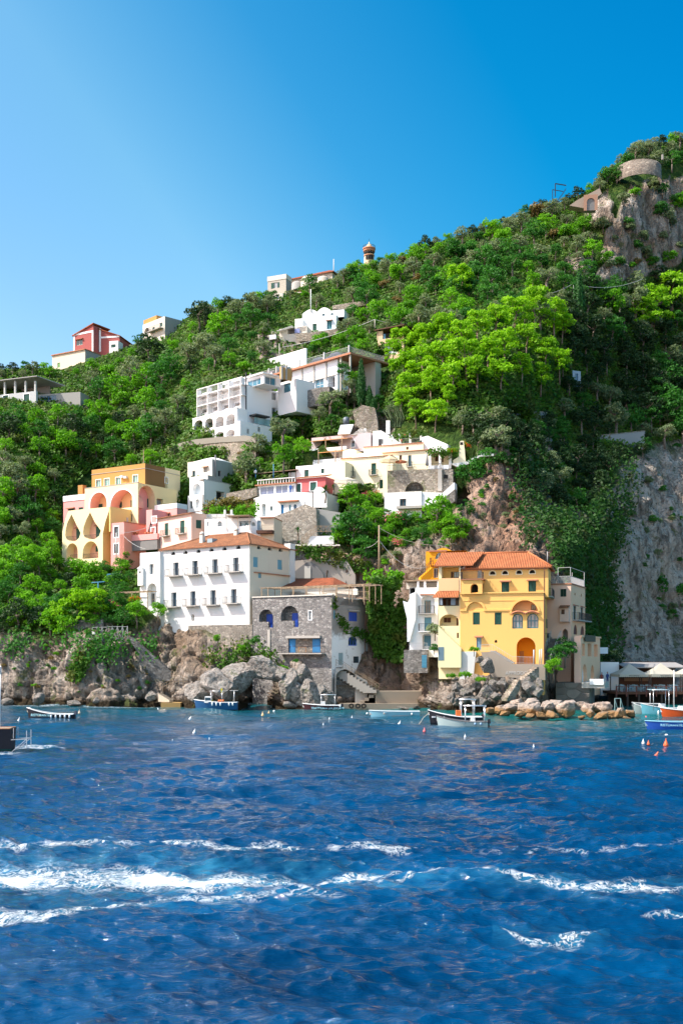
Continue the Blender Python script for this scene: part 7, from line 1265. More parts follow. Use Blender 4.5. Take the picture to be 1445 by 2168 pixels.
# the pine wood
g_=random.Random(4)
PINES=[(118,325,62),(205,300,60),(300,262,66),(395,285,64),(470,235,62),(560,215,60),(650,180,64),(740,150,66),(835,190,64),(870,245,56),(600,330,66),(700,300,64),(790,370,62),(860,420,58),(520,370,66),(420,400,70),(310,390,66),(215,420,66),(125,440,60),(70,360,46),(150,540,60),(250,510,58),(350,500,60),(470,480,58),(580,470,54),(680,430,58),(770,480,50),(110,600,44),(330,570,40),(180,650,52)]
for x,y,r in PINES:
    px,py=Z17(x,y); plant('pine_tree',px,py,r*.4464*g_.uniform(1.0,1.25),'tall yellow green pine of the sunlit wood above the cliff','pines of the sunlit wood')
px,py=Z17(270,660); plant('pine_tree',px,py,27,'lone bright pine standing just above the rooftop pergola'); px,py=Z17(400,160); plant('broadleaf_tree',px,py,26,'round bright tree at the upper edge of the pine wood'); 
for x,y,r,l in ((400,690,25,'grey olive tree with a bare trunk below the pine wood'),(545,680,36,'broad grey green olive at the edge of the shaded cliff'),(560,770,36,'pale olive bush on the cliff edge above the yellow house'),(350,205,28,'pale olive tree at the top left of the pine wood'),(555,155,16,'small round olive beside the vine pergola')): px,py=Z17(x,y); plant('olive_tree',px,py,r,l)
for x,y,r,l in ((1100,130,40,'tall bright green tree right of the roadside cypress'),(1400,90,46,'sunlit pine on the right edge below the cliff'),(1310,150,44,'sunlit yellow green tree beside the right edge'),(1260,190,36,'leafy green tree left of the right edge pines')): px,py=Z17(x,y); plant('pine_tree' if 'pine' in l or 'yellow' in l else 'broadleaf_tree',px,py,r*.9,l)
for x,y,r,l in ((1380,480,34,'olive green tree lit at the right edge of the ravine'),(1390,640,46,'large olive green tree hanging over the right cliff'),(1330,560,34,'round olive green tree above the ravine terrace')): px,py=Z17(x,y); plant('evergreen_tree',px,py,r,l)
# cypresses: foot, top and half width on the photo
def cypress(px,yt,yb,hw,label,Y=None):
    y=float(surfY(px,yb)[0]) if Y is None else Y; o=at(px,yb,y); s=hw*y/F; hh=(yb-yt)*y/F; root=thing('cypress_tree',label,'tree',o,_rt.random()*6); root.scale=(s,s,hh/5.1); a=mesh_obj('crown',_rt.choice(CYC),root); a.location=(0,0,.75); mesh_obj('trunk',KINDS['cypress_tree'][2][0],root)
cypress(764,758,862,11,'tallest dark slim cypress right of the hotel',203); cypress(781,815,868,9,'middle slim cypress beside the tallest one',202.5); cypress(790,838,872,8,'shortest cypress of the three by the hotel',202); cypress(1225,568,694,13,'tall dark cypress beside a lamp pole below the upper cliff',262); cypress(841,712,748,6,'small cypress in front of the dark roofed shelter')
# single trees and shrubs of the village, centre and radius measured on the photo
SING=[('evergreen_tree',745,1118,48,'big round deep green carob tree left of the utility pole'),('evergreen_tree',770,1165,34,'lower half of the carob thicket behind the utility pole'),('broadleaf_tree',745,1055,34,'bright green bush under the closed terrace of the cream house'),('broadleaf_tree',715,1062,24,'leafy bush right of the curved end wall'),('evergreen_tree',998,1005,40,'dense round bright edged tree at the right end of the village'),('broadleaf_tree',925,1085,42,'spreading green tree under the white lower house ramp'),('broadleaf_tree',960,1110,34,'green tree at the foot of the reddish cliff'),('olive_tree',975,1110,22,'grey blossoming bush against the reddish cliff'),
 ('olive_tree',522,985,34,'large grey olive right of the chapel house'),('olive_tree',545,945,32,'grey olive in front of the hotel terrace'),('olive_tree',600,905,34,'big grey green olive under the hotel side balcony'),('evergreen_tree',640,900,30,'dark green tree below the hotel stone wall'),('olive_tree',700,845,32,'broad olive below the tall hotel windows'),('olive_tree',735,835,26,'sunny olive left of the tallest cypress'),('broadleaf_tree',600,960,30,'bright green tree left of the reed roof house'),('broadleaf_tree',640,945,24,'leafy tree touching the reed awnings'),('evergreen_tree',726,786,19,'small dark tree growing through the car deck edge'),('broadleaf_tree',750,800,22,'leafy tree under the right end of the car deck'),('olive_tree',738,812,18,'grey olive leaning on the foot of the parking wing'),('broadleaf_tree',783,795,14,'leafy young tree right of the tallest cypress'),
 ('broadleaf_tree',675,722,22,'bright green tree under the dry stone terrace'),('olive_tree',735,690,26,'grey olive right of the vaulted white house'),('olive_tree',655,672,14,'small olive with a bent trunk before the vaulted white house'),('broadleaf_tree',560,700,14,'reddish flowering tree on the middle slope'),('evergreen_tree',655,600,20,'dark tree in front of the church apses'),('olive_tree',562,628,18,'grey tree before the stone parish house'),('broadleaf_tree',788,590,24,'tall pointed yellow green tree under the watchtower'),('pine_tree',975,592,30,'bright yellow green pine in the middle of the upper slope'),
 ('broadleaf_tree',610,1130,15,'small green bush below the curved stone wall'),('broadleaf_tree',345,1150,18,'leafy vine pergola tree left of the peach house'),('shrub',310,1165,20,'green bush behind the palazzo roof edge'),
 ('pine_tree',165,1285,36,'light green feathery bush above the garden wall'),('pine_tree',130,1300,28,'light green feathery bush left of its larger twin'),('pine_tree',200,1275,30,'feathery bush beside the pink oleander'),('dark_tree',40,1300,40,'dark thicket above the left sea cliff'),('dark_tree',85,1310,32,'shaded evergreen right of the dark thicket'),('broadleaf_tree',290,1295,26,'green citrus tree under the palazzo pergola'),('broadleaf_tree',335,1292,20,'small green tree touching the palazzo front'),('evergreen_tree',245,1235,26,'deep green tree beside the palazzo turret'),('broadleaf_tree',200,1215,30,'bright green tree under the pastel villa'),('broadleaf_tree',255,1200,22,'leafy tree below the salmon annex'),('broadleaf_tree',160,1200,26,'bright tree at the foot of the sail shaped arches'),('broadleaf_tree',110,1165,26,'green tree at the left corner of the pastel villa'),
 ('shrub',462,1352,13,'bright green bush on the rock below the palazzo base'),('shrub',510,1372,11,'round green bush on the rock beside the stone house'),('dark_shrub',540,1355,14,'dark bush in the corner between palazzo and stone house'),('shrub',600,1415,13,'vivid green bush on the boulder under the blue doors'),('shrub',540,1395,12,'yellowish green bush on top of the sea cave rock'),('dark_shrub',625,1400,9,'dark green bush right under the blue door balcony'),
 ('shrub',1003,1376,13,'vivid green bush by the blue grey door of the yellow house'),('shrub',985,1430,16,'green bush on the rock below the yellow house'),('shrub',1015,1440,13,'second green bush on the rock below the yellow house, nearer the steps'),('shrub',955,1432,12,'leftmost green bush on the rock below the yellow house'),('grey_shrub',920,1335,20,'tall dry grey bush left of the yellow wing'),('dark_shrub',918,1372,13,'green bush at the foot of the yellow wing'),
 ('broadleaf_tree',1172,1412,22,'bright green bush beside the porch of the yellow house'),('evergreen_tree',1195,1375,28,'dark green bush growing on the pink annex'),('evergreen_tree',1180,1388,24,'dense green bush between the yellow house stairs and the pink annex'),('dark_tree',1300,1398,26,'dark oleander tree beside the restaurant deck'),('dark_shrub',1390,1240,34,'dark bush hanging on the grey cliff'),('dark_shrub',1435,1250,26,'dark bush at the right edge of the grey cliff'),('dark_shrub',1400,1288,13,'small green tuft low on the grey cliff'),('dark_shrub',1255,1395,20,'shaded bush at the foot of the grey cliff')]
for k,x,y,r,l in SING:
    Yk={462:150,510:151,540:151.5,600:147.5,625:147.8,1003:138.5,985:136,1015:135.5,955:136.5,920:144,918:143,1172:137.5,1195:141.5,726:206,750:207,738:205,1180:139.2,1300:160,290:162,335:163.5,1255:165}.get(x)
    plant(k,x,y,r,l,None,Yk)
for x,y,r,f,l,Yk in ((838,1098,28,'pink','large pink flowering oleander right of the carob tree',None),(787,1050,22,'pink','pink oleander below the cream house terrace',None),(845,1150,20,'pink','small pink oleander on the rock above the porch',None),(235,1285,26,'pink','pink oleander in the garden left of the palazzo',None),(268,1172,9,'pink','bougainvillea at the foot of the salmon annex',182.5),(285,1270,16,'red','red blossomed bush under the palazzo pergola',164),(282,1315,13,'white','white flowering bush on the garden wall corner',163),(955,955,13,'red','red bougainvillea on the cream house porch',184),(985,945,14,'red','red flowering vine right of the bell shaped wall',188),(530,1062,10,'pink','bougainvillea at the steps of the veranda house',187),(1340,990,10,'white','pale tuft in the ravine',None)): plant('shrub',x,y,r,l,None,Yk,f)
# palms and a spiky succulent
def palm(px,yb,yc,r,Y,label,spiky=True,n=46,name='palm_tree'):
    o=at(px,yb,Y); h=(yb-yc)*Y/F; R_=r*Y/F; root=thing(name,label,'tree',o); m=MB(); m.tube([(0,0,-.3),(.1,0,h*.5),(0,0,h)],[.16,.13,.12],7); m.build('trunk',BARK,root); m=MB(); g=random.Random(int(px))
    for i in range(n):
        a=g.random()*6.28; e=g.uniform(-.6,1.45); d=Vector((math.cos(a)*math.cos(e),math.sin(a)*math.cos(e),math.sin(e))); s=d.cross(Vector((0,0,1))).normalized()*R_*.07; c=Vector((0,0,h)); p1=c+d*R_*.55; p2=c+d*R_-Vector((0,0,R_*.18)); m.face([c-s*.5,p1-s,p1+s,c+s*.5]); m.face([p1-s,p2,p1+s])
    m.build('crown',M_EV,root)
palm(688,1062,1038,16,183,'spiky palm beside the curved white end wall'); palm(630,1148,1123,11,175,'small palm on the terrace below the curved stone wall'); palm(632,1160,1150,9,173.5,'low agave below the small palm'); palm(705,1045,1030,7,184,'tiny palm next to the terrace lamp of the cream house')
o=at(838,905,199); root=thing('candelabra_cactus','tall spiky grey green cactus above the rooftop terrace','cactus',o); m=MB(); g=random.Random(2)
for i in range(26): x=g.uniform(-1.8,1.8); m.tube([(x*.4,g.uniform(-.5,.5),0),(x*.9,g.uniform(-.6,.6),1.6),(x+g.uniform(-.3,.3)-.6,0,g.uniform(2.6,4.4))],[.12,.11,.03],5)
m.build('stems',M_OL,root)
# climbing and hanging plants: leaves over a patch of wall or cliff
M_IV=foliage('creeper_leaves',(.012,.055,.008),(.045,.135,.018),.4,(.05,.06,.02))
def climber(name,label,poly,Yf,n,size,mat,seed,cat='vine',thick=.5,jit=2.5,lo=.43):
    g=np.random.default_rng(seed); xs=np.array([p[0] for p in poly]); ys=np.array([p[1] for p in poly]); P=[]
    while len(P)<n:
        q=np.c_[g.uniform(xs.min(),xs.max(),n*2),g.uniform(ys.min(),ys.max(),n*2)]; nz=fbm(q[:,0]*.05+seed,q[:,1]*.04,q[:,0]*0,3); q=q[inpoly(q[:,0],q[:,1],poly)&(nz+.10*g.normal(size=len(nz))>lo)]; P.extend((q+g.normal(size=q.shape)*jit*np.array([1,1.3])).tolist())
    P=np.array(P[:n]); Y=np.array(Yf(P[:,0],P[:,1]))-g.random(n)*thick; C=np.c_[(P[:,0]-CX)/F*Y,Y,H+(YH-P[:,1])/F*Y]; o=C.mean(0)
    nr=g.normal(size=(n,3))*.85+np.array([-.25,-.75,.45]); nr/=np.linalg.norm(nr,axis=1,keepdims=True); a=np.cross(nr,g.normal(size=(n,3))); a/=np.linalg.norm(a,axis=1,keepdims=True); b=np.cross(nr,a); s=size*(.6+.8*g.random(n))[:,None]
    V=np.stack([C-o-a*s*.7,C-o-b*s*.5,C-o+a*s*.7,C-o+b*s*.5],1).reshape(-1,3); T=np.clip(fbm(P[:,0]*.09,P[:,1]*.09,P[:,0]*0+seed,3)*1.6-.4+.2*g.random(n),0,1)
    ob=mesh_obj(name,np_mesh(name,V,np.arange(len(V)).reshape(-1,4),mat,False,None,{'tint':T})); ob.location=o; return tag(ob,label,cat)
tY=lambda x,y: surfY(x,y,6)-.1
climber('ivy','thick green ivy hanging beside the stone house tower',[(778,1225),(850,1220),(860,1330),(850,1400),(795,1390),(782,1330)],lambda x,y: np.minimum(terrY(x,y)-.8,156+.03*(x-780)),6200,.42,M_VI,3,thick=1.6)
climber('ivy','thin ivy strand climbing the corner of the stone house',[(703,1270),(712,1268),(722,1300),(760,1335),(795,1345),(795,1375),(770,1350),(740,1345),(715,1315)],lambda x,y: 149+(x-702)*.105-.15,420,.34,M_VI,4,thick=.3)
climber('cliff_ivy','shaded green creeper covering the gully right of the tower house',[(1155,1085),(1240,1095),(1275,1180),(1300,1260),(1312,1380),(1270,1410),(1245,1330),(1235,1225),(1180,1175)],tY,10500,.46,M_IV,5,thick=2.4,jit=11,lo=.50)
climber('cliff_ivy','sunlit vines trailing over the planted wall below the terrace platform',[(622,1155),(700,1160),(790,1195),(760,1215),(690,1190),(625,1172)],lambda x,y: 170.6+x*0,1300,.32,M_VI,6,thick=.6)
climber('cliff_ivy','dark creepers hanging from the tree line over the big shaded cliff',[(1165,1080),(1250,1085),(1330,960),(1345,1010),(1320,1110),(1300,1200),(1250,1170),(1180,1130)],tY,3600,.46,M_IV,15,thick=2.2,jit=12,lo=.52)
climber('cliff_ivy','green creepers on the reddish cliff below its wooded brow',[(1100,930),(1165,960),(1150,1100),(1120,1160),(1085,1040)],tY,1500,.42,M_IV,16,thick=1.6,jit=10,lo=.54)
climber('cliff_plants','green tufts spilling down the left sea cliff under the garden',[(0,1340),(130,1342),(330,1350),(330,1385),(230,1400),(100,1375),(0,1380)],tY,1150,.36,M_EV,17,'plants',1.2,jit=9,lo=.54)
climber('cliff_plants','green and yellow tufts on the rock shelf under the palazzo base',[(410,1380),(540,1360),(590,1395),(560,1415),(420,1405)],tY,900,.34,M_VI,18,'plants',1.0,jit=7,lo=.53)
climber('creeper','creeper trailing down the left sea cliff',[(165,1345),(190,1335),(215,1350),(170,1440),(140,1440)],tY,900,.34,M_VI,7,thick=.5)
climber('pergola_vine','leafy vine on the porch of the cream house',[(905,952),(965,950),(970,962),(940,965),(905,960)],lambda x,y: 186.5+x*0,420,.3,M_VI,8,thick=1.5)
climber('rooftop_vine','green vine over the columned rooftop pergola',[(822,920),(860,915),(905,908),(905,916),(830,930)],lambda x,y: 196.5+x*0,420,.32,M_VI,9,thick=1.6)
climber('dry_grass','yellow dry grass and green plants in the garden bed under the dry stone wall',[(430,1065),(480,1055),(540,1058),(545,1075),(500,1090),(430,1088)],lambda x,y: 183.5+x*0,1600,.3,foliage('garden_leaves',(.14,.13,.02),(.22,.17,.04)),10,'plants',1.4)
climber('garden_plants','bright green plants edging the white terrace house roof',[(432,1076),(545,1070),(540,1092),(440,1096)],lambda x,y: 181.5+x*0,900,.3,M_BR,11,'plants',1.0)
climber('hanging_plants','green plants spilling over the ivy rock beside the pergola',[(765,1215),(800,1205),(850,1215),(845,1250),(800,1240),(780,1232)],lambda x,y: 158.5+x*0,1200,.36,M_BR,12,'plants',1.5)
# undergrowth: the low green cover between the trees
def undergrowth(n,seed):
    g=np.random.default_rng(seed); P=[]
    while len(P)<n:
        q=np.c_[g.uniform(-60,1500,n),g.uniform(270,1345,n)]; ok=np.zeros(len(q),bool)
        for z in (ZA,ZB,ZC,ZD,ZF,ZR,[(790,620),(1230,600),(1230,900),(980,900),(830,880)],[(620,990),(780,990),(900,1080),(900,1140),(700,1150),(540,1100)],[(360,930),(640,910),(640,1000),(560,1090),(370,1090)],[(400,760),(800,740),(830,880),(620,920),(400,930)]): ok|=inpoly(q[:,0],q[:,1],z)
        ok&=q[:,1]>np.interp(q[:,0],RX,RY)-1; P.extend(q[ok].tolist())
    P=np.array(P[:n]); Y=surfY(P[:,0],P[:,1],1)-.1-g.random(n)*1.0; C=np.c_[(P[:,0]-CX)/F*Y,Y,H+(YH-P[:,1])/F*Y]
    nr=g.normal(size=(n,3))*.55+np.array([-.3,-.5,.7]); nr/=np.linalg.norm(nr,axis=1,keepdims=True); a=np.cross(nr,g.normal(size=(n,3))); a/=np.linalg.norm(a,axis=1,keepdims=True); b=np.cross(nr,a); s=(.5*(.5+.9*g.random(n)))[:,None]
    V=np.stack([C-a*s*.75,C-b*s*.5,C+a*s*.75,C+b*s*.5],1).reshape(-1,3); T=np.clip(fbm(P[:,0]*.06,P[:,1]*.06,P[:,0]*0+2,4)*2-.55+.25*g.random(n),0,1)
    return tag(mesh_obj('undergrowth',np_mesh('undergrowth',V,np.arange(len(V)).reshape(-1,4),M_GR,False,None,{'tint':T})),'low green undergrowth covering the slope between the trees','undergrowth',kind='stuff')
undergrowth(125000,31)
# ------------------------------------------------------------------ boats
def hullpt(t,L,B,D,rise,q):
    """t 0 stern .. 1 bow, q 0 keel .. 1 gunwale: half breadth, height, shift along x"""
    b=B/2*(.86+.14*math.sin(math.pi*min(1,t*1.3)))*(1-max(0,(t-.42)/.58)**2.3); zg=D+rise*max(0,(t-.25)/.75)**2; zk=-.35+ (zg*.0)
    w=(.52+.48*q**.8) if q>0 else 0; rake=.55*max(0,(t-.6)/.4)*q*(L*.12)
    return b*w, zk+(zg-zk)*q, t*L-L/2+rake
def boat(name,label,cat,px0,px1,pyw,hullm,botm,inm,railm,rise=.55,D=.62,beam=.30,ang=0,deck=.5,group=None):
    Y=sea_Y(pyw); L=(px1-px0)*Y/F*.93; o=at((px0+px1)/2,pyw,Y); o.z=0; B=L*beam
    r=thing(name,label,cat,o,math.pi+R(ang),group); m=MB(); n=18; Q=(0,.25,.5,.75,1)
    for sg in (1,-1):
        P=[[Vector((x,sg*b,z)) for b,z,x in [hullpt(i/n,L,B,D,rise,q) for q in Q]] for i in range(n+1)]
        for i in range(n):
            for k in range(4): m.add([P[i][k],P[i+1][k],P[i+1][k+1],P[i][k+1]],[(0,1,2,3)],1 if k==0 else 0,True)
        I=[[Vector((x*.985,sg*max(0,b-.05),z-.0)) for b,z,x in [hullpt(i/n,L,B,D,rise,1)]][0] for i in range(n+1)]
        Fl=[Vector((p.x,p.y*.86,max(.08,p.z-deck))) for p in I]
        for i in range(n): m.add([I[i],I[i+1],Fl[i+1],Fl[i]],[(0,1,2,3)],2); m.add([Fl[i],Fl[i+1],Vector((Fl[i+1].x,0,Fl[i+1].z)),Vector((Fl[i].x,0,Fl[i].z))],[(0,1,2,3)],2)
        m.add([Vector((P[0][k].x,P[0][k].y,P[0][k].z)) for k in range(5)]+[Vector((P[0][4].x,0,P[0][4].z)),Vector((P[0][0].x,0,P[0][0].z))],[tuple(range(7))],0)
        m.add([I[0],Fl[0],Vector((Fl[0].x,0,Fl[0].z)),Vector((I[0].x,0,I[0].z))],[(0,1,2,3)],2)
    m.build('hull',[hullm,botm,inm],r)
    m=MB(); G=[[Vector((x,sg*b,z+.02)) for b,z,x in [hullpt(i/n,L,B,D,rise,1)]][0] for sg in (1,) for i in range(n+1)]
    m.tube(G+[Vector((p.x,-p.y,p.z)) for p in G[::-1]]+[G[0]],.05,5); m.build('gunwale',railm,r)
    return r,L,B,D,rise

def side_text(r,L,B,D,rise,text,size,t,mat,q=.72,shear=0):
    """lettering on the port side, which faces the viewer (bow to the left)"""
    b,z,x=hullpt(t,L,B,D,rise,q); b2,z2,x2=hullpt(t+.12,L,B,D,rise,q); b3,z3,x3=hullpt(t-.12,L,B,D,rise,q); bt,zt,xt=hullpt(t,L,B,D,rise,1); bl,zl,xl=hullpt(t,L,B,D,rise,.45)
    yaw=math.atan2(b2-b3,x2-x3); lean=math.atan2(bt-bl,zt-zl); roll=math.atan2(z2-z3,x2-x3)
    return writing(text,size,r,(x,b+.035,z),Euler((R(90)-lean,-roll*.0+0,math.pi+yaw)),mat,.012,shear=shear)
def box_(r,name,mat,x0,x1,y0,y1,z0,z1,tap=0): m=MB(); m.box(x0,x1,y0,y1,z0,z1,0,'',tap); return m.build(name,mat,r)
def frame(r,name,mat,x0,x1,w,z0,z1,lean=.25,rad=.035,top=True):
    m=MB()
    for s in (w,-w):
        m.tube([(x0,s,z0),(x0-lean*0+.0,s,z1-.15),(x0-.15,s,z1),(x1+.15,s,z1),(x1,s,z1-.15),(x1,s,z0)],rad,6)
    for x in (x0-.15,x1+.15): m.bar((x,w,z1),(x,-w,z1),rad,0,6)
    return m.build(name,mat,r)
def thwarts(r,L,B,D,xs,mat):
    for x in xs: box_(r,'seat',mat,x-.14,x+.14,-B*.40,B*.40,D-.2,D-.14)
def motor(r,L,mat,z=.6): m=MB(); m.box(-L/2-.35,-L/2-.02,-.17,.17,z,z+.42,0,'',.05); m.box(-L/2-.22,-L/2-.1,-.06,.06,z-.9,z); return m.build('outboard_motor',mat,r)
def fender(r,x,y,z,mat,l=.45): m=MB(); m.lathe([(0,0),(.1,.05),(.11,l*.5),(.1,l-.05),(.0,l)],8,(x,y,z-l)); return m.build('fender',mat,r)
NAVYH=paint((.005,.006,.014),.7); REDB=paint((.16,.015,.012),.4); WHT=paint((.78,.78,.76),.35); BLUEH=paint((.018,.10,.25),.35); DREDH=paint((.05,.004,.009),.6); LBH=paint((.24,.50,.60),.35); GREYH=paint((.42,.52,.50),.35); RBLUE=paint((.02,.09,.42),.35); ORH=paint((.62,.09,.015),.3); TURQ=paint((.14,.42,.50),.35); CYT=paint((.35,.70,.80),.5); STEEL=metal((.75,.75,.75),.25); FEND=paint((.75,.82,.85),.4); ORB=paint((.75,.17,.03),.45); YELB=paint((.75,.6,.03),.5); SKIN=paint((.5,.3,.22),.6); WOODL=wood((.55,.45,.34))
r,L,B,D,q=boat('rowing_boat','long dark navy open boat lettered in white along its side, upper left water','boat',59,160,1524,NAVYH,NAVYH,WOODL,WHT,.75,.62,.27)
side_text(r,L,B,D,q,'RISTORANTE',.40,.72,CYT,.70,.1); thwarts(r,L,B,D,(-1.2,.1,1.3),WOODL); motor(r,L,paint((.04,.05,.08)))
for k in range(5): fender(r,-L/2+.35+k*.52,B*.47,D+.0,FEND,.4)
r,L,B,D,q=boat('motor_launch','dark navy launch cut by the left edge with a flag staff and stern ladder','boat',-150,33,1590,NAVYH,paint((.02,.12,.10)),WOODL,wood((.3,.14,.07)),.8,1.75,.33,3,.5)
m=MB(); m.bar((-L/2+1.0,.2,1.4),(-L/2+.9,.2,6.6),.05,0,6); m.build('flag_staff',WHT,r); m=MB(); m.box(-L/2+.98,-L/2+1.0,-.1,.5,6.0,6.6); m.build('flag',cloth((.6,.45,.45)),r); m=MB()
for y in (-.7,.7): m.bar((-L/2,y,.9),(-L/2-1.2,y,.95),.04); m.bar((-L/2-1.2,y,1.6),(-L/2-1.2,y,.3),.035); m.bar((-L/2,y,-.1),(-L/2-1.2,y,.95),.035); m.bar((-L/2-.2,y,1.0),(-L/2-.2,y,1.8),.03)
m.bar((-L/2-1.2,-.7,.95),(-L/2-1.2,.7,.95),.04); m.build('stern_ladder',STEEL,r); box_(r,'cabin',WHT,-1,2.5,-.9,.9,1.6,2.4,.1)
r,L,B,D,q=boat('fishing_boat','blue fishing boat with a small white cabin, fenders and orange floats','boat',413,506,1502,BLUEH,NAVYH,paint((.45,.42,.38)),WHT,.35,.95,.34,0,.35)
c=box_(r,'cabin',WHT,L*.12,L*.30,-.7,.7,.9,1.75,.06); box_(c,'pane',GLASS,L*.14,L*.28,.69,.72,1.25,1.6); frame(r,'steel_frame',STEEL,-.75,.75,.75,.8,2.5); m=MB(); m.tube([(-L*.42,.1,.9),(-L*.42,.1,2.5)],.035,6); m.tube([(-L*.42+.15,.1,.9),(-L*.42,.1,2.4)],.03,6); m.bar((-L*.42-.5,.1,2.55),(-L*.42+.6,.1,2.55),.05); m.build('net_gantry',STEEL,r)
for k,x in enumerate((-.35,-.1,-.6,.95)): m=MB(); m.lathe([(0,-.2),(.16,-.12),(.2,0),(.16,.12),(0,.2)],10,(x-.2,.2,1.15)); m.build('float',ORB if k!=3 else YELB,r)
m=MB(); m.box(-.78,-.55,.5,.53,2.3,2.85); m.build('flag',YELB,r)
for x in (L*.10,L*.0,-L*.10,-L*.31,-L*.40): fender(r,x,B*.5,D+.05,FEND,.5)
r,L,B,D,q=boat('tender_boat','very dark red open boat with white lettering and a steel roll bar by the quay','boat',642,724,1504.5,DREDH,paint((.02,.004,.006)),paint((.5,.48,.44)),WHT,.25,.68,.3)
side_text(r,L,B,D,q,'TRATTORIA DA JOCAMI',.40,.37,CYT,.66,.1); box_(r,'console',WHT,-.35,.35,-.35,.35,.4,1.2,.05); frame(r,'roll_bar',STEEL,-1.6,.2,.6,.5,2.1); motor(r,L,NAVYH,.5); fender(r,-L/2+.1,B*.45,.8,FEND,.35)
r,L,B,D,q=boat('rowing_boat','pale blue rowing boat moored in front of the quay','boat',783,891,1517.5,LBH,TURQ,paint((.4,.42,.42)),paint((.55,.62,.64)),.12,.62,.27)
thwarts(r,L,B,D,(-1.8,-.3,1.2),paint((.35,.45,.5))); fender(r,-1.9,B*.47,.5,WHT,.3); fender(r,1.4,B*.5,.55,CONC,.25)
r,L,B,D,q=boat('tender_boat','black hulled boat with an orange console behind the pale grey boat','boat',908,1022,1531.5,NAVYH,NAVYH,WHT,WHT,.75,.68,.29)
box_(r,'console',ORB,-.55,.05,-.35,.35,.45,1.4,.03); frame(r,'roll_bar',STEEL,-1.9,-.5,.7,.5,2.6); motor(r,L,NAVYH,.6)
for k in range(4): box_(r,'cushion',cloth((.7,.72,.75)),.4+k*.62,.8+k*.62,-.5,.5,.62,.76)
m=MB(); b,z,x=hullpt(.97,L,B,D,q,.9); m.tube([(x,0,z),(x+.7,.3,z-.55),(x+1.1,.6,.1),(x+1.35,.8,-.2)],.03,5); m.build('mooring_rope',WOODL,r)
r,L,B,D,q=boat('tender_boat','pale grey boat with red waterline and dark italic lettering, nearest of the moored pair','boat',926,1034,1544,GREYH,REDB,paint((.4,.4,.38)),paint((.13,.12,.12)),.55,.75,.31,-4)
side_text(r,L,B,D,q,'Ristorante Zeno',.44,.36,paint((.03,.03,.07)),.42,.2); frame(r,'t_top_frame',STEEL,-2.1,-.2,.7,.6,2.35); box_(r,'console',WHT,-1.2,-.7,-.3,.3,.45,1.15,.04)
for x in (-1.15,-1.7): fender(r,x,B*.5,.72,paint((.25,.4,.55)),.3)
motor(r,L,NAVYH,.6)
r,L,B,D,q=boat('rowing_boat','bright blue wooden boat lettered in pale blue at the right edge','boat',1367,1478,1543,RBLUE,REDB,paint((.25,.35,.4)),LBH,.1,.68,.28)
side_text(r,L,B,D,q,'RISTORANTE',.36,.56,CYT,.7); side_text(r,L,B,D,q,'DAL',.40,.27,CYT,.7); thwarts(r,L,B,D,(-1,.6),WOODL)
r,L,B,D,q=boat('mast_boat','orange and white boat with a thin mast near the restaurant deck','boat',1399,1490,1518,ORH,REDB,WHT,WHT,.35,.75,.3)
m=MB(); m.bar((L*.22,0,.4),(L*.22,0,5.6),.05,0,6); m.build('mast',WHT,r); box_(r,'console',WHT,-.2,.5,-.5,.5,.5,1.3,.06); frame(r,'roll_bar',STEEL,-1.6,-.4,.6,.5,2.2); box_(r,'seat',paint((.3,.02,.03)),-1.6,-.9,-.5,.5,.6,1.2)
r,L,B,D,q=boat('tender_boat','turquoise sided white boat with a steel canopy frame, moored beyond the boulders','boat',1357,1442,1514,TURQ,TURQ,WHT,WHT,.6,.85,.32)
frame(r,'canopy_frame',STEEL,-.7,1.2,.7,.6,3.1); box_(r,'canopy',paint((.3,.45,.5)),-.6,1.6,-.7,.7,3.12,3.17); box_(r,'console',WHT,-.4,.3,-.4,.4,.6,1.4,.06); fender(r,.6,B*.52,.6,WHT,.6)
r,L,B,D,q=boat('dinghy','small grey dinghy tucked behind the breakwater boulders','boat',1341,1372,1511,paint((.3,.36,.34)),CONC,WHT,WHT,.4,.9,.36)
r,L,B,D,q=boat('dinghy','dark old dinghy pulled in under the restaurant deck','boat',1338,1400,1505,paint((.12,.12,.13)),CONC,paint((.3,.3,.3)),paint((.5,.5,.5)),.2,.9,.3)
# ------------------------------------------------------------------ mooring buoys
def buoy(px,py,kind,r_px,label,mat,tilt=0,group=None,tr=0):
    Y=sea_Y(py); s=r_px*Y/F; o=at(px,py,Y); o.z=-s*.15; root=thing('buoy',label,'buoy',o,tr,group); root.rotation_euler=(0,R(tilt),tr); root.scale=(s,s,s); m=MB()
    if kind=='ball': m.lathe([(0,-.75),(.7,-.6),(1,.1),(.8,.7),(.4,1.0),(0,1.08)],14)
    else: m.lathe([(0,-.6),(.75,-.5),(1,.0),(.92,.5),(.6,1.2),(.3,1.9),(.17,2.5),(.2,2.75),(0,2.85)],14)
    m.build('float',mat,root); m=MB(); 
    for k in range(8): a,b=2*math.pi*k/8,2*math.pi*(k+1)/8; z0=1.15 if kind=='ball' else 2.95; m.bar((.16*math.cos(a),0,z0+.16*math.sin(a)),(.16*math.cos(b),0,z0+.16*math.sin(b)),.05,0,5)
    m.build('ring',IRON,root); return root
WB=paint((.80,.80,.78),.4,.1); TB=paint((.72,.55,.38),.5); OB=paint((.80,.13,.035),.4,.1); PB=paint((.75,.15,.15),.5); OW=paint((.75,.5,.25),.5)
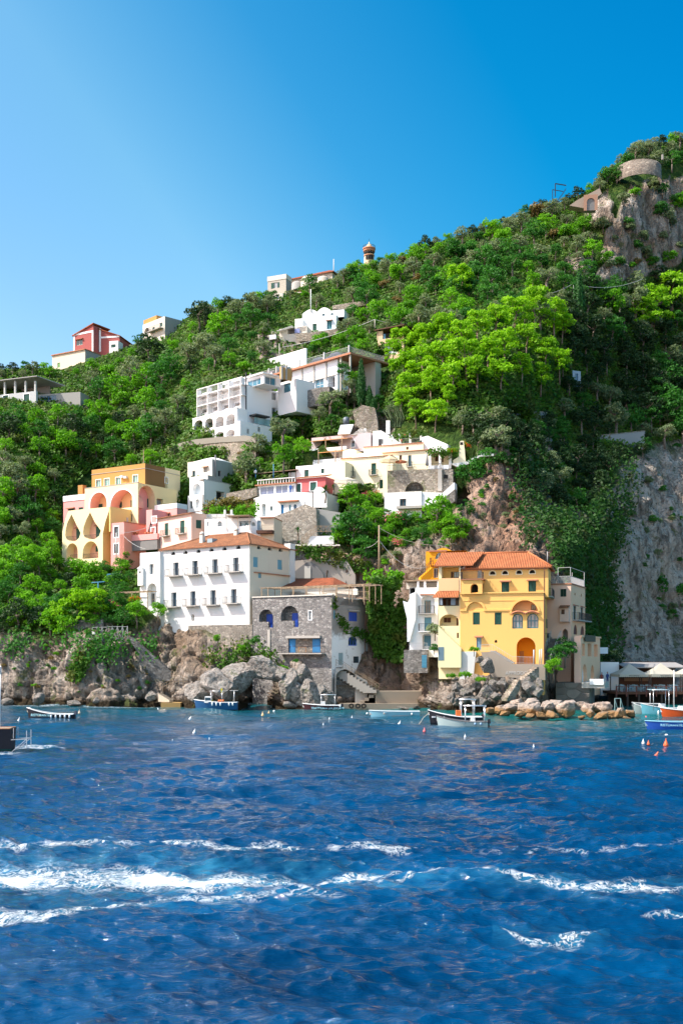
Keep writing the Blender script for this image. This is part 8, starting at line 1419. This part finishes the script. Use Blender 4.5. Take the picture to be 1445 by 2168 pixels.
for px,py,k,rp,l,mt,tl in ((62,1502,'ball',4.6,'large white ball buoy left of the navy rowing boat tip',WB,0),(79,1503,'ball',2,'small white float just right of the large ball buoy',WB,0),(39,1528,'pear',3.6,'leaning white pear buoy in front of the navy boat bow',WB,14),(92,1513,'pear',2.6,'tan cone buoy peeping over the navy rowing boat',TB,0),(168,1510,'pear',2.8,'tan cone buoy right of the navy rowing boat',TB,0),(348,1505,'ball',3.4,'white ball buoy beside the wooden landing',WB,0),(335,1502,'pear',1.7,'tiny tilted white buoy left of the landing ball buoy',WB,-25),(365,1572,'pear',2.8,'white buoy alone in open water on the left',WB,0),
 (402,1523,'pear',2.8,'slanting white buoy under the blue fishing boat stern',WB,20),(411,1552,'pear',3.5,'white pear buoy with a long neck left of centre',WB,12),(443,1571,'pear',3.6,'white cone buoy nearest the centre left water',WB,0),(556,1515,'pear',3.2,'orange bottomed pear buoy before the sea cave',OW,0),(569,1510,'pear',2.2,'small orange bottomed buoy right of the larger one',OW,0),(580,1506,'ball',2.6,'white ball buoy by the cave boulder',WB,0),(697,1525,'pear',2.6,'small white cone buoy under the dark red boat',WB,0),(684,1540,'pear',3.6,'tall white cone buoy below the dark red boat',WB,0),(744,1524,'pear',3.3,'white buoy left of the pale blue rowing boat',WB,8),(777,1511,'ball',2.5,'white ball buoy touching the pale blue boat bow',WB,0),
 (844,1535,'pear',3.6,'leaning white buoy between the pale blue and the black boat',WB,18),(898,1549,'pear',3.4,'pinkish red buoy left of the pale grey boat',PB,0),(984,1562,'pear',3.0,'low white buoy in front of the pale grey boat',WB,0),(1129,1586,'pear',4.0,'white buoy alone in front of the boulders',WB,0),(1361,1574,'pear',3.6,'small white buoy beside the little orange one',WB,0),(1372,1576,'pear',3.4,'little orange buoy beside a white one',OB,0),(1409,1578,'pear',5.6,'large upright orange pear buoy on the right',OB,0),(1410,1558,'ball',4.2,'white ball buoy above the large orange one',WB,0),(1384,1607,'pear',6.6,'biggest orange buoy, leaning, nearest at the right',OB,28),(1367,1518,'ball',2.2,'small red float near the boulder end',PB,0)): buoy(px,py,k,rp,l,mt,tl)
# ------------------------------------------------------------------ boulders
def boulder_mesh(seed,mat):
    import bmesh
    bm=bmesh.new(); bmesh.ops.create_icosphere(bm,subdivisions=4,radius=1); v=np.array([p.co[:] for p in bm.verts])
    g=np.random.default_rng(seed); 
    for k in range(20):
        d=g.normal(size=3); d/=np.linalg.norm(d); c=g.uniform(.48,.84); e=v@d-c; v-=np.where(e>0,e,0)[:,None]*d*.92
    n=fbm(v[:,0]*1.6+seed,v[:,1]*1.6,v[:,2]*1.6,5,.55); n2=fbm(v[:,0]*5,v[:,1]*5+seed,v[:,2]*5,3,.6,ridge=True); v*=(1+.42*(n-.5)+.20*(n2-.5))[:,None]
    for p,c in zip(bm.verts,v): p.co=c
    me=bpy.data.meshes.new('boulder'); bm.to_mesh(me); bm.free(); me.materials.append(mat); me.polygons.foreach_set('use_smooth',[False]*len(me.polygons)); return me
t=NT('boulder_rock'); p=t.coord(); n=t.noise(2.2,p,8,.68); n2=t.noise(7,p,6,.7); sz=t.n('ShaderNodeSeparateXYZ',Vector=t.pos()).outputs[2]
oi=t.n('ShaderNodeObjectInfo').outputs['Random']
c=t.ramp(n,[(.32,(.10,.075,.06)),(.46,(.33,.245,.19)),(.68,(.52,.42,.34))]); c=t.mix(t.math('MULTIPLY',oi,.35),c,(.34,.33,.31))
wet=t.math('ADD',sz,t.math('MULTIPLY',n,-1.6)); c=t.mix(t.ramp(wet,[(.0,(1,1,1)),(.42,(0,0,0))]),c,t.mix(n2,(.36,.20,.075),(.15,.08,.03))); c=t.mix(t.ramp(t.math('ADD',sz,t.math('MULTIPLY',n2,-.3)),[(.0,(1,1,1)),(.12,(0,0,0))]),c,(.03,.025,.012)); c=t.mix(t.ramp(n2,[(.3,(.7,)*3),(.46,(0,0,0))]),c,(.06,.05,.04))
BOUL=t.done(c,.85,t.bump(t.math('ADD',n,t.math('MULTIPLY',n2,.5)),.25,.9)); BM=[boulder_mesh(s,BOUL) for s in range(1,7)]
t=NT('crag_rock'); p=t.coord(); n=t.noise(2.6,p,9,.72); n2=t.noise(8,p,7,.75); c=t.ramp(n,[(.32,(.07,.06,.052)),(.44,(.29,.255,.22)),(.64,(.52,.47,.42))]); c=t.mix(t.ramp(n2,[(.36,(.85,)*3),(.5,(0,0,0))]),c,(.035,.03,.027)); c=t.mix(t.ramp(t.noise(1.3,p,6,.7),[(.56,(0,0,0)),(.62,(.8,)*3)]),c,(.07,.09,.02))
CRAG=t.done(c,.9,t.bump(t.math('ADD',n,n2),.5,1.0)); CM=[boulder_mesh(s,CRAG) for s in range(11,16)]
gr=random.Random(8)
def boulder(px,py,rx,ry,Y,label,group=None,name='boulder'):
    o=bpy.data.objects.new(name,gr.choice(BM if name=='boulder' else CM)); COL.objects.link(o); c_=at(px,py,Y); k=Y/F; o.location=c_; o.scale=(rx*k*1.12,rx*k*1.0,ry*k*1.2); o.rotation_euler=(gr.uniform(-.25,.25),gr.uniform(-.25,.25),gr.uniform(-3,3)); return tag(o,label,'rock',group)
# row at the water's edge: x, y, half width, half height on Z10
BL=[(420,1245,125,78,124.5,'longest smooth pale boulder of the breakwater'),(755,1228,84,44,125.5,'angular brown boulder on top near the breakwater end'),(740,1308,78,42,122,'low ochre boulder at the waterline near the breakwater end'),(990,1285,50,40,124.5,'last orange brown boulder at the breakwater end'),(890,1285,68,52,123.5,'boulder second from the breakwater end'),(635,1290,46,38,122.5,'small round boulder between two ochre ones'),(610,1235,75,42,126,'pale flat topped boulder right of the longest one')]
for x,y,a,b,Y,l in BL: boulder(*Z10(x,y),a*.2422,b*.2422,Y,l)
for x,y,a,b,Y in ((840,1290,62,42,124.8),(60,1235,80,55,126.5),(150,1252,78,58,125),(250,1235,95,60,125.8),(300,1296,80,34,123),(470,1192,66,30,128),(-60,1240,85,48,128),(-150,1255,72,42,130),(20,1296,60,30,125),(340,1195,80,32,128),(120,1190,90,30,129),(560,1210,50,32,127.5),(-10,1190,80,30,130),(200,1300,60,32,124),(960,1328,55,16,122.5),(110,1305,55,26,124.2),(-110,1292,60,30,127),(700,1250,60,36,126.5),(-230,1262,60,36,132),(820,1326,46,20,122.2),(560,1318,36,22,122.6)): boulder(*Z10(x,y),a*.2422,b*.2422,Y,'brown and tan boulder of the low breakwater in front of the yellow house','breakwater boulders')
GB=[(560,1300,62,60,136.5),(640,1355,75,60,136),(700,1405,80,45,135.5),(820,1340,85,62,135.4),(880,1280,60,48,136),(950,1275,52,44,135.2),(720,1300,60,50,137),(1200,1310,75,66,135),(1250,1345,70,60,134.6),(1175,1250,55,44,135.6),(900,1380,70,45,134.5),(520,1380,50,44,137),(590,1420,70,40,136),(790,1420,70,34,134.8),(830,1115,80,75,138),(770,1060,46,44,138.2),(1290,1280,50,60,136)]
for x,y,a,b,Y in GB: boulder(*Z9(x,y),a*.2422,b*.2422,Y,'craggy grey rock below the terrace wall of the yellow house','grey crags below the yellow house','crag')
gq=random.Random(3)
for i in range(46):
    x=gq.uniform(500,1300); y=gq.uniform(1230,1440); boulder(*Z9(x,y),gq.uniform(14,34)*.2422,gq.uniform(14,34)*.2422,137.5-(y-1230)/210*3.4-gq.random()*.6,'small jagged grey rock among the crags below the yellow house','small jagged rocks below the yellow house','rock')
for x,y,a,b,Y,l in ((600,1050,60,70,147.2,'rounded pale rock knob under the blue door balcony'),(520,1150,120,90,146.6,'broad whitish rock beside the sea cave'),(700,1160,100,90,146.4,'steep grey rock at the foot of the stone house'),(450,1250,80,40,146,'ochre stained rock at the cave mouth')): boulder(*Z8(x,y),a*.249,b*.249,Y,l,None,'shore_rock')
for x,y,a,b,Y in ((562,1418,44,26,147.8),(505,1435,40,34,147.5),(612,1452,30,36,146.6),(655,1468,40,34,146.2),(470,1455,44,40,147),(690,1482,22,20,146),(590,1428,26,22,147),(430,1470,36,30,147.5),(640,1425,26,20,147)): boulder(x,y,a,b,Y,'big pale limestone mass round the sea cave below the stone house','limestone masses round the sea cave','shore_rock')
for x,y,a,b,Y,l in ((1160,1170,62,48,153,'rounded blue grey rock by the wooden landing steps'),(290,1190,60,44,150.5,'dark jutting rock at the left cliff foot'),(60,1210,60,26,159,'low dark rock at the far left waterline'),(560,1225,60,22,150.2,'low brown rock ledge under the left cliff'),(740,1205,40,34,150,'reddish rock at the left cliff foot')): boulder(*Z11(x,y),a*.277,b*.277,Y,l,None,'shore_rock')
for x,y,a,b,Y in ((660,205,40,20,146),(700,215,46,20,145),(450,235,60,12,145.6),(560,230,36,12,145.2)): boulder(*Z14(x,y),a*.249,b*.249,Y,'brown wet rock at the foot of the quay steps','wet rocks by the quay','shore_rock')
# ------------------------------------------------------------------ garden structures on the left cliff
def poly_wall(name,label,w,pts,Y,mat,thick=1.0,cat='wall'): return wallthing(name,label,w,pts,w(*pts[0])[0],Y,0,mat,thick,None,None,cat)
poly_wall('stair_ramp_wall','grey rubble stair wall slanting down the left cliff to the landing',Z11,[(975,722),(1000,716),(1312,985),(1312,1055),(1060,1062),(1060,850)],157.5,STONE3,1.6)
poly_wall('garden_retaining_wall','grey rubble garden wall under the feathery bushes on the left',Z11,[(495,600),(790,580),(790,700),(660,770),(560,790),(495,690)],160,STONE3,1.2)
poly_wall('lookout_wall','small rubble lookout wall carrying a white timber fence',Z11,[(700,765),(980,762),(980,840),(820,860),(815,880),(640,920),(640,790)],158.8,STONE3,1.5)
g=House('timber_fence','whitish crossed timber fence on the cliff lookout','fence',195,158.6,0,1362); f=g.front(-.1); m=MB(); a=f.hit(*Z11(705,765)); b=f.hit(*Z11(820,762)); c=f.hit(*Z11(975,762)); xfence(m,f.P(*a),f.P(*b),2.9*.9*.55+.9,3,.05); xfence(m,f.P(*b),f.P(*c),2.4,4,.05); m.build('rails',paint((.5,.48,.44),.8),g.root)
o=at(*Z11(697,775),158.2); r=thing('stone_turret','small round stone turret with a domed cap by the timber fence','turret',o); m=MB(); m.lathe([(.75,-.6),(.72,1.3),(.85,1.35),(.85,1.5)],14); m.build('shaft',STONE3,r); m=MB(); m.lathe([(.85,1.5),(.6,1.85),(0,2.0)],14); m.build('cap',OLDW,r)
r=thing('bean_pergola','thin timber pergola above the stone turret','pergola',at(*Z11(755,710),159.5)); m=MB(); o=Vector(r.location); A=at(*Z11(678,650),159.5)-o; B_2=at(*Z11(835,645),159.5)-o; m.bar(A,B_2,.06); m.bar(A+Vector((0,2,.1)),B_2+Vector((0,2,.1)),.06); [m.bar(A+(B_2-A)*k+Vector((0,-.2,.1)),A+(B_2-A)*k+Vector((0,2.2,.2)),.04) for k in (0,.15,.3,.45,.6,.75,.9,1)]; m.bar((A+B_2)/2,(A+B_2)/2-Vector((0,0,2.4)),.06); m.bar((A+B_2)/2+Vector((0,2,0)),(A+B_2)/2+Vector((0,2,-2.4)),.06); m.build('frame',LWOOD,r)
r=thing('blue_pergola','pale blue painted steel pergola in the garden below the pastel villa','pergola',at(*Z11(750,360),172)); o=Vector(r.location); m=MB(); A=at(*Z11(700,302),171)-o; B_2=at(*Z11(800,294),171)-o; m.bar(A,B_2,.1); m.bar((A+B_2)/2,(A+B_2)/2-Vector((0,0,2.2)),.12); C_2=at(*Z11(820,238),175)-o; D_2=at(*Z11(870,236),175)-o; m.bar(C_2,D_2,.1); m.bar(C_2,C_2-Vector((0,0,1)),.1); m.build('frame',paint((.12,.4,.55)),r)
p0=at(*Z11(1225,1150),152.5); p1=at(*Z11(1310,1200),151.5); flight('wooden_steps','wooden steps down to the little landing beside the left cliff',p0,p1,.9,True,WOODL,None,9)
r=thing('landing_stage','small ochre concrete landing at the foot of the wooden steps','landing',at(*Z11(1310,1235),151.5)); m=MB(); A=at(*Z11(1235,1220),151.5)-Vector(r.location); B_2=at(*Z11(1385,1222),151.5)-Vector(r.location); m.box(A.x,B_2.x,-.6,3,-.9,.28); m.build('slab',stucco((.42,.26,.10),.5,(.2,.12,.05)),r)
g=House('landing_railing','pale timber railing zigzagging above the landing steps','fence',370,153,0,1430); f=g.front(); m=MB(); pts=[f.P(*f.hit(*Z11(*p))) for p in ((1245,1105),(1330,1060),(1440,1060),(1310,1000))]
for a,b in zip(pts[:-1],pts[1:]):
    for hh in (.05,.5): m.bar(a+Vector((0,0,hh)),b+Vector((0,0,hh)),.045)
    for k in range(4): q=a+(b-a)*(k/3); m.bar(q-Vector((0,0,.5)),q+Vector((0,0,.55)),.05)
m.build('rails',LWOOD,g.root)
# ------------------------------------------------------------------ restaurant on its deck
h=House('restaurant','dark wooden restaurant terrace on piles at the right edge','restaurant',1305,151,-2,1466); w=Z10; f=h.front(); a0,_=f.hit(*w(865,1090)); a1,_=f.hit(*w(1560,1090)); zd=f.hit(*w(1100,1094))[1]
m=MB(); m.box(a0,a1,0,9,zd-.35,zd); m.build('deck',BROWN,h.root)
for k in range(8): a=a0+(a1-a0)*k/7; m=MB(); m.box(a-.12,a+.12,.1,.35,-3.2-h.O.z,zd-.35); m.build('pile',DKWOOD,h.root)
m=MB(); m.box(a0,a1,4.5,4.8,-3-h.O.z,zd-.36); m.build('undercroft_shade_sheet',DARK,h.root)  # black sheet added as the shadow below the deck
m=MB(); zr=f.hit(*w(1100,1046))[1]-zd
for k in range(9): a=a0+(a1-a0)*k/8; m.box(a-.08,a+.08,-.05,.12,zd-.7,zd+zr+.05)
m.bar((a0,.03,zd+zr),(a1,.03,zd+zr),.06); m.bar((a0,.03,zd+.12),(a1,.03,zd+.12),.04); m.build('railing',wood((.16,.05,.035)),h.root)
b=h.front(8.5); m=MB(); b.box(m,a0-1,a1,zd,zd+4.2,0,.4); m.build('back_wall',BROWN,h.root); m=MB(); b3=h.front(4.5); zrf=b3.hit(*w(1100,870))[1]; q0=b3.hit(*w(925,870))[0]; c=[(q0,3.8,zrf-.25),(a1,3.8,zrf-.25),(a1,9,zrf+.45),(q0,9,zrf+.45)]; m.add(c+[(x,y,z+.15) for x,y,z in c],[(3,2,1,0),(4,5,6,7),(0,1,5,4),(1,2,6,5),(2,3,7,6),(3,0,4,7)]); m.build('shed_roof',stucco((.30,.28,.27),.5,(.15,.14,.13)),h.root)
m=MB(); b.pbox(m,w,930,972,1140,1000,-.2,-.1); m.build('counter',paint((.3,.16,.08)),h.root)
def tent(px,name_label,x0,x1,yv0,yv1,yp,text,v=.4):
    g=House('marquee_tent',name_label,'tent',px,151.4,-2,1466); f=g.front(); a0,a1,_,_=f.rect(w,x0,yv0,x1,yv1); z1=f.hit(*w((x0+x1)/2,yv0))[1]; z0=f.hit(*w((x0+x1)/2,yv1))[1]; zp=f.hit(*w((x0+x1)/2,yp))[1]; d=a1-a0; ap=((a0+a1)/2,d/2,zp+.35); CN=cloth((.74,.68,.56)); m=MB(); c=[(a0,0,z1),(a1,0,z1),(a1,d,z1),(a0,d,z1)]; n=5
    for k in range(4):
        p,q=Vector(c[k]),Vector(c[(k+1)%4]); A=Vector(ap); prev=(p,q)
        for j in range(1,n+1):
            t_=j/n; s_=-.22*math.sin(math.pi*t_)*d*.16
            u=p+(A-p)*t_+Vector((0,0,s_)); v_=q+(A-q)*t_+Vector((0,0,s_)); m.face([prev[0],prev[1],v_,u] if j<n else [prev[0],prev[1],A]); prev=(u,v_)
    m.build('canopy',CN,g.root); m=MB(); n=14
    for (p,q) in ((c[0],c[1]),(c[1],c[2]),(c[3],c[0])):
        p,q=Vector(p),Vector(q)
        for k in range(n): u=p+(q-p)*(k/n); v_=p+(q-p)*((k+1)/n); mid=(u+v_)/2; m.face([u,v_,v_-Vector((0,0,(z1-z0)*.85)),mid-Vector((0,0,z1-z0)),u-Vector((0,0,(z1-z0)*.85))])
    m.build('valance',CN,g.root); writing(text,(z1-z0)*.62,g.root,((a0+a1)/2,-.03,z1-(z1-z0)*.46),(R(90),0,0),paint((.05,.07,.10)))
    for x,y in ((a0+.06,.06),(a1-.06,.06),(a0+.06,d-.1),(a1-.06,d-.1)): m=MB(); m.box(x-.06,x+.06,y-.06,y+.06,zd-.0+h.O.z-g.O.z,z1); m.build('leg',DKWOOD,g.root)
tent(1308,'cream marquee tent lettered along its edge, left of the two on the deck',884,1152,942,966,868,'RISTORANTE'); tent(1378,'cream marquee tent with a sunlit side, right of the two on the deck',1162,1428,940,966,864,'RISTORANTE'); tent(1441,'third cream tent cut off by the right edge',1436,1700,940,966,866,'RISTORANTE')
def chair0():
    r=thing('chair','pale blue slatted chair by the rail of the restaurant deck','chair',(0,0,0),0,'chairs on the restaurant deck'); CB=paint((.32,.52,.62),.5); m=MB(); m.box(-.22,.22,-.22,.22,.42,.46); m.build('seat',CB,r); m=MB(); [m.box(-.22+.11*k,-.16+.11*k,.2,.23,.5,.92) for k in range(5)]; m.box(-.22,.28,.2,.23,.88,.95); m.build('backrest',CB,r)
    for x in (-.2,.2):
        for y in (-.2,.2): m=MB(); m.box(x-.025,x+.025,y-.025,y+.025,0,.42); m.build('leg',CB,r)
    return r
ch=chair0(); first=True; gz=random.Random(5); zD=zd+h.O.z
def on_deck(u,v): return h.O+h.d*u+h.n*v+Vector((0,0,zd))
tb=thing('table','small square table with a pale cloth on the restaurant deck','table',(0,0,0),0,'tables on the restaurant deck'); m=MB(); m.box(-.4,.4,-.4,.4,.72,.76); m.build('tabletop',paint((.5,.56,.58)),tb)
for x in (-.34,.34):
    for y in (-.34,.34): m=MB(); m.box(x-.03,x+.03,y-.03,y+.03,0,.72); m.build('leg',paint((.4,.5,.55)),tb)
for row,v in enumerate((.95,3.4)):
    for k in range(5):
        u=a0+1.4+k*1.95+row*.4
        if u>a1-1: continue
        q=tb if (row==0 and k==0) else copy_tree(tb); q.location=on_deck(u,v)
        for dx,dy,rz in ((-.62,0,90),(.62,0,-90),(0,.65,0)):
            c_=ch if first else copy_tree(ch); first=False; c_.location=on_deck(u+dx,v+dy); c_.rotation_euler=(0,0,R(rz)+gz.uniform(-.2,.2)-h.th)
h2=House('white_quay_building','low white building and wall behind the dark oleander beside the restaurant','building',1290,158,4,1450); f=h2.front(); a0_,a1_,z0_,z1_=f.rect(w,725,905,885,1010); h2.facade(f,w,(a0_,a1_,z0_-2,z1_+1.2),[('dr',700,915,735,990,dict(m=BROWN))] if False else [],WCLEAN); h2.shell(a0_,a1_,0,3,z0_-2,z1_+1.2,WCLEAN,'F'); m=MB(); f.pbox(m,w,720,705,800,760,1,4); m.build('white_block',BLUEW,h2.root)
def person(label,loc,shirt,hair,rz,arm=0.0):
    r=thing('person',label,'person',loc,rz); V_=[(0,0,.95),(0,0,1.18),(0,0,1.42),(0,0,1.52),(0,-.01,1.66),(.10,0,.90),(.12,.02,.48),(.12,0,.06),(.12,-.12,.03),(-.10,0,.90),(-.12,-.04,.48),(-.12,.05,.06),(-.12,-.07,.03),(.19,0,1.40),(.25,-.03,1.14),(.25,-.16-arm,.95),(-.19,0,1.40),(-.25,-.02,1.14),(-.25,-.13,.93)]
    E=[(0,1),(1,2),(2,3),(3,4),(0,5),(5,6),(6,7),(7,8),(0,9),(9,10),(10,11),(11,12),(2,13),(13,14),(14,15),(2,16),(16,17),(17,18)]; RAD=[.14,.14,.13,.055,.10,.09,.065,.042,.035,.09,.065,.042,.035,.06,.045,.032,.06,.045,.032]
    me=bpy.data.meshes.new('body'); me.from_pydata(V_,E,[]); me.materials.append(shirt); o=mesh_obj('body',me,r); md=o.modifiers.new('skin','SKIN'); 
    for i,q in enumerate(RAD): me.skin_vertices[0].data[i].radius=(q,q)
    me.skin_vertices[0].data[0].use_root=True; o.modifiers.new('sub','SUBSURF').levels=1; o.modifiers['sub'].render_levels=1
    m=MB(); m.lathe([(0,-.13),(.065,-.10),(.085,0),(.08,.08),(.05,.125),(0,.14)],12,(0,-.015,1.68)); m.build('head',SKIN,r); m=MB(); m.lathe([(.092,-.02),(.092,.05),(.06,.13),(0,.16)],12,(0,.005,1.69)); m.build('hair',hair,r)
    return r
try: person('person in dark blue standing by the white wall of the quay',at(*Z10(785,1030),153),paint((.03,.06,.2),.8),paint((.03,.02,.015)),.4); person('person in red brown beside the annex arches',at(*Z10(735,1035),152.5),paint((.3,.06,.04),.8),paint((.05,.03,.02)),-.5); person('person in a blue shirt at the end of the glazed veranda',at(612+3,1046,186.3),paint((.05,.15,.5),.8),paint((.05,.03,.02)),0)
except Exception as e: print('person',e)
# ------------------------------------------------------------------ poles, cables, lamps
def pole(px,yb,yt,Y,label,rad=.11,mat=None,cross=False,lamp=False,name='utility_pole',cat='pole'):
    o=at(px,yb,Y); hh=(yb-yt)*Y/F; r=thing(name,label,cat,o); m=MB(); m.tube([(0,0,-.5),(0,0,hh)],[rad,rad*.7],8); m.build('shaft',mat or OLDW,r)
    if cross: m=MB(); m.bar((-.5,0,hh-.3),(.5,0,hh-.3),.05); m.bar((-.35,0,hh-.9),(.35,0,hh-.9),.05); m.build('crossarm',IRON,r)
    if lamp: m=MB(); m.tube([(0,0,hh),(-.4,0,hh+.2),(-1.3,0,hh+.15)],.05,6); m.box(-1.7,-1.1,-.12,.12,hh+.08,hh+.2); m.build('lamp',IRON,r)
    return o+Vector((0,0,hh))
T1=pole(802,1218,1112,158,'tall weathered utility pole standing on the ivy rock',.16,LWOOD,True); T2=pole(657.6,656,612,262,'thin white pole behind the vaulted white house',.12,WCLEAN); T3=pole(706,590,548,300,'grey pole next to the church roof',.14); T4=pole(591,758,727,243,'thin grey pole above the hotel car deck',.1); T5=pole(1213,652,600,270,'street lamp beside the roadside cypress',.12,WOLD,False,True,'street_lamp','street lamp'); T6=pole(1158,1188,1167,150,'thin roof lamp behind the yellow house roof',.06,PALEIRON,False,True,'street_lamp','street lamp'); T7=pole(793,690,676,240,'short pole on the dark shelter roof',.1); T8=pole(965,1165,1150,170,'short wire pole over the orange house',.08,PALEIRON); T9=pole(246,1178,1128,180,'thin pole in front of the salmon annex',.09,WOLD); T10=pole(68,776,762,266,'small lamp post on the left skyline',.1,IRON,False,False,'street_lamp','street lamp'); T11=pole(805,860,765,215,'thin grey pole under the dark roofed shelter',.1)
def cable(a,b,sag,label,rad=.035):
    n=14; o=(a+b)/2; r=bpy.data.curves.new('cable','CURVE'); r.dimensions='3D'; r.bevel_depth=rad; r.bevel_resolution=1; s=r.splines.new('POLY'); s.points.add(n)
    for k in range(n+1): t_=k/n; p=a+(b-a)*t_-Vector((0,0,sag*4*t_*(1-t_)))-o; s.points[k].co=(*p,1)
    r.materials.append(PALEIRON); ob=bpy.data.objects.new('cable',r); COL.objects.link(ob); dg=bpy.context.evaluated_depsgraph_get(); me=bpy.data.meshes.new_from_object(ob.evaluated_get(dg)); bpy.data.objects.remove(ob); ob=mesh_obj('cable',me); ob.location=o; tag(ob,label,'cable')
cable(T1-Vector((0,0,.4)),T8,1.2,'cable from the tall utility pole to the orange house'); cable(T1-Vector((0,0,2.2)),at(905,1200,158),1.6,'lower cable from the tall utility pole to the yellow house'); cable(T1-Vector((0,0,2.2)),at(765,1158,176),.5,'short cable from the utility pole into the carob tree'); cable(at(597,735,243),T7,.7,'long thick cable above the hotel car deck',.06); cable(T7,at(905,672,246),1.2,'cable from the dark shelter into the pines',.06); cable(at(1130,628,262),T5,.6,'cable left of the street lamp',.05); cable(T5,at(1360,590,282),1.6,'cable right of the street lamp under the cliff',.05); cable(T9,at(332,1107,181),.5,'cable from the thin pole to the pink block',.03); cable(at(262,1135,181),at(308,1162,176),.4,'cable crossing in front of the salmon annex',.03)
# ------------------------------------------------------------------ parasols
def parasol(w,x0,x1,y0,y1,yb,Y,label,mat,closed=False):
    c=at(*w((x0+x1)/2,yb),Y); k=Y/F*w.k; hh=(yb-y0)*k; R_=(x1-x0)/2*k; r=thing('parasol',label,'parasol',c); m=MB(); m.bar((0,0,0),(0,0,hh),.04,0,6); m.build('pole',LWOOD,r); zl=(yb-y1)*k; m=MB()
    if closed: m.lathe([(0,hh+.1),(.12,hh*.8),(.30,zl),(.1,zl+.05)],10)
    else:
        n=8
        for i in range(n): a,b=2*math.pi*i/n,2*math.pi*(i+1)/n; p,q=(R_*math.cos(a),R_*math.sin(a),zl+.12),(R_*math.cos(b),R_*math.sin(b),zl+.12); m.face([p,q,(0,0,hh)]); m.face([p,q,(q[0],q[1],zl-.1),(p[0],p[1],zl-.1)])
    m.build('canopy',mat,r)
PC=cloth((.85,.70,.48)); PW=cloth((.82,.76,.66))
parasol(Z6,598,742,340,382,440,184.5,'open cream parasol on the arch wall terrace',PC); parasol(Z6,285,467,492,528,585,186,'wide open cream parasol on the lower terrace of the cream house',PW); parasol(Z6,912,950,315,412,430,183.5,'closed white parasol before the cream house porch',cloth((.6,.6,.62)),True); parasol(Z6,710,790,372,388,432,184.8,'small reddish parasol right of the open cream one',cloth((.55,.22,.12)))
# ------------------------------------------------------------------ cars on the hotel deck
def car(px,py,label,col,L=4.4,hgt=1.6,rz=0):
    p=WING.front(1.6); u,z=p.hit(px,py); O=WING.O+WING.d*u+WING.n*1.6+Vector((0,0,WING_zt+.42)); r=thing('parked_car',label,'car',O,-WING.th+rz); CP_=paint(col,.25,.05); m=MB(); 
    prof=[(-.5,.28),(-.5,.60),(-.47,.64),(-.30,.66),(-.16,1.0),(.24,1.0),(.44,.66),(.49,.60),(.5,.28)]; prof=[(x*L,(z_*hgt)) for x,z_ in prof]
    for wd,pf in ((.88,[prof[0],prof[1],prof[2],prof[3],prof[6],prof[7],prof[8]]),):
        A=[Vector((x,-wd,z_)) for x,z_ in pf]; B=[Vector((x,wd,z_)) for x,z_ in pf]; n=len(A); m.face(A); m.face(B[::-1]); [m.face([A[k],A[(k+1)%n],B[(k+1)%n],B[k]]) for k in range(n)]
    A=[Vector((x,-.74 if z_>.9*hgt else -.87,z_)) for x,z_ in prof[3:7]]; B=[Vector((v.x,-v.y,v.z)) for v in A]; m.face([A[1],A[2],B[2],B[1]]); m.build('body',CP_,r); g_=MB(); g_.face(A); g_.face(B[::-1]); g_.face([A[0],A[1],B[1],B[0]]); g_.face([A[2],A[3],B[3],B[2]]); g_.build('windows',GLASS,r)
    for x in (-.31*L,.31*L):
        for y in (-.86,.86): q=MB(); q.lathe([(0,-.1),(.33,-.1),(.33,.1),(0,.1)],14); o=q.build('wheel',DARK,r); o.location=(x,y,.33); o.rotation_euler=(R(90),0,0)
    for y in (-.6,.6): q=MB(); q.box(-.51*L,-.5*L,y-.16,y+.16,.5*hgt,.58*hgt); q.build('headlight',WHT,r)
car(*Z2(748,590),'black sports utility car parked on the hotel roof deck',(.012,.012,.014),4.5,1.75); car(*Z2(668,595),'white car half hidden behind the black one on the roof deck',(.7,.7,.7),4.2,1.5,.2); car(*Z2(1015,565),'dark low car in the middle of the hotel roof deck',(.03,.035,.04),4.2,1.45); car(*Z2(1140,540),'dark blue grey car at the far end of the hotel roof deck',(.03,.05,.07),4.3,1.5)
# table on the blue-door balcony
r=thing('balcony_table','small brown table on the balcony between the blue doors','table',at(*Z8(560,808),150.6)); m=MB(); m.box(-.55,.55,-.3,.3,.7,.76); m.build('tabletop',ORWOOD,r)
for x in (-.5,.5):
    for y in (-.25,.25): m=MB(); m.box(x-.04,x+.04,y-.04,y+.04,0,.7); m.build('leg',ORWOOD,r)
r=thing('swim_ladder','pale metal bathing ladder on the rocks near the boulder end','ladder',at(*Z15(890,405),128)); m=MB(); [m.bar((x,0,-.5),(x,0,1.25),.05) for x in (-.35,.35)]; m.bar((-.35,0,1.25),(.35,0,1.25),.05); m.bar((.35,0,1.2),(.9,.6,-.2),.04); m.bar((-.35,0,1.2),(.2,.6,-.2),.04); m.build('frame',paint((.35,.5,.48)),r)
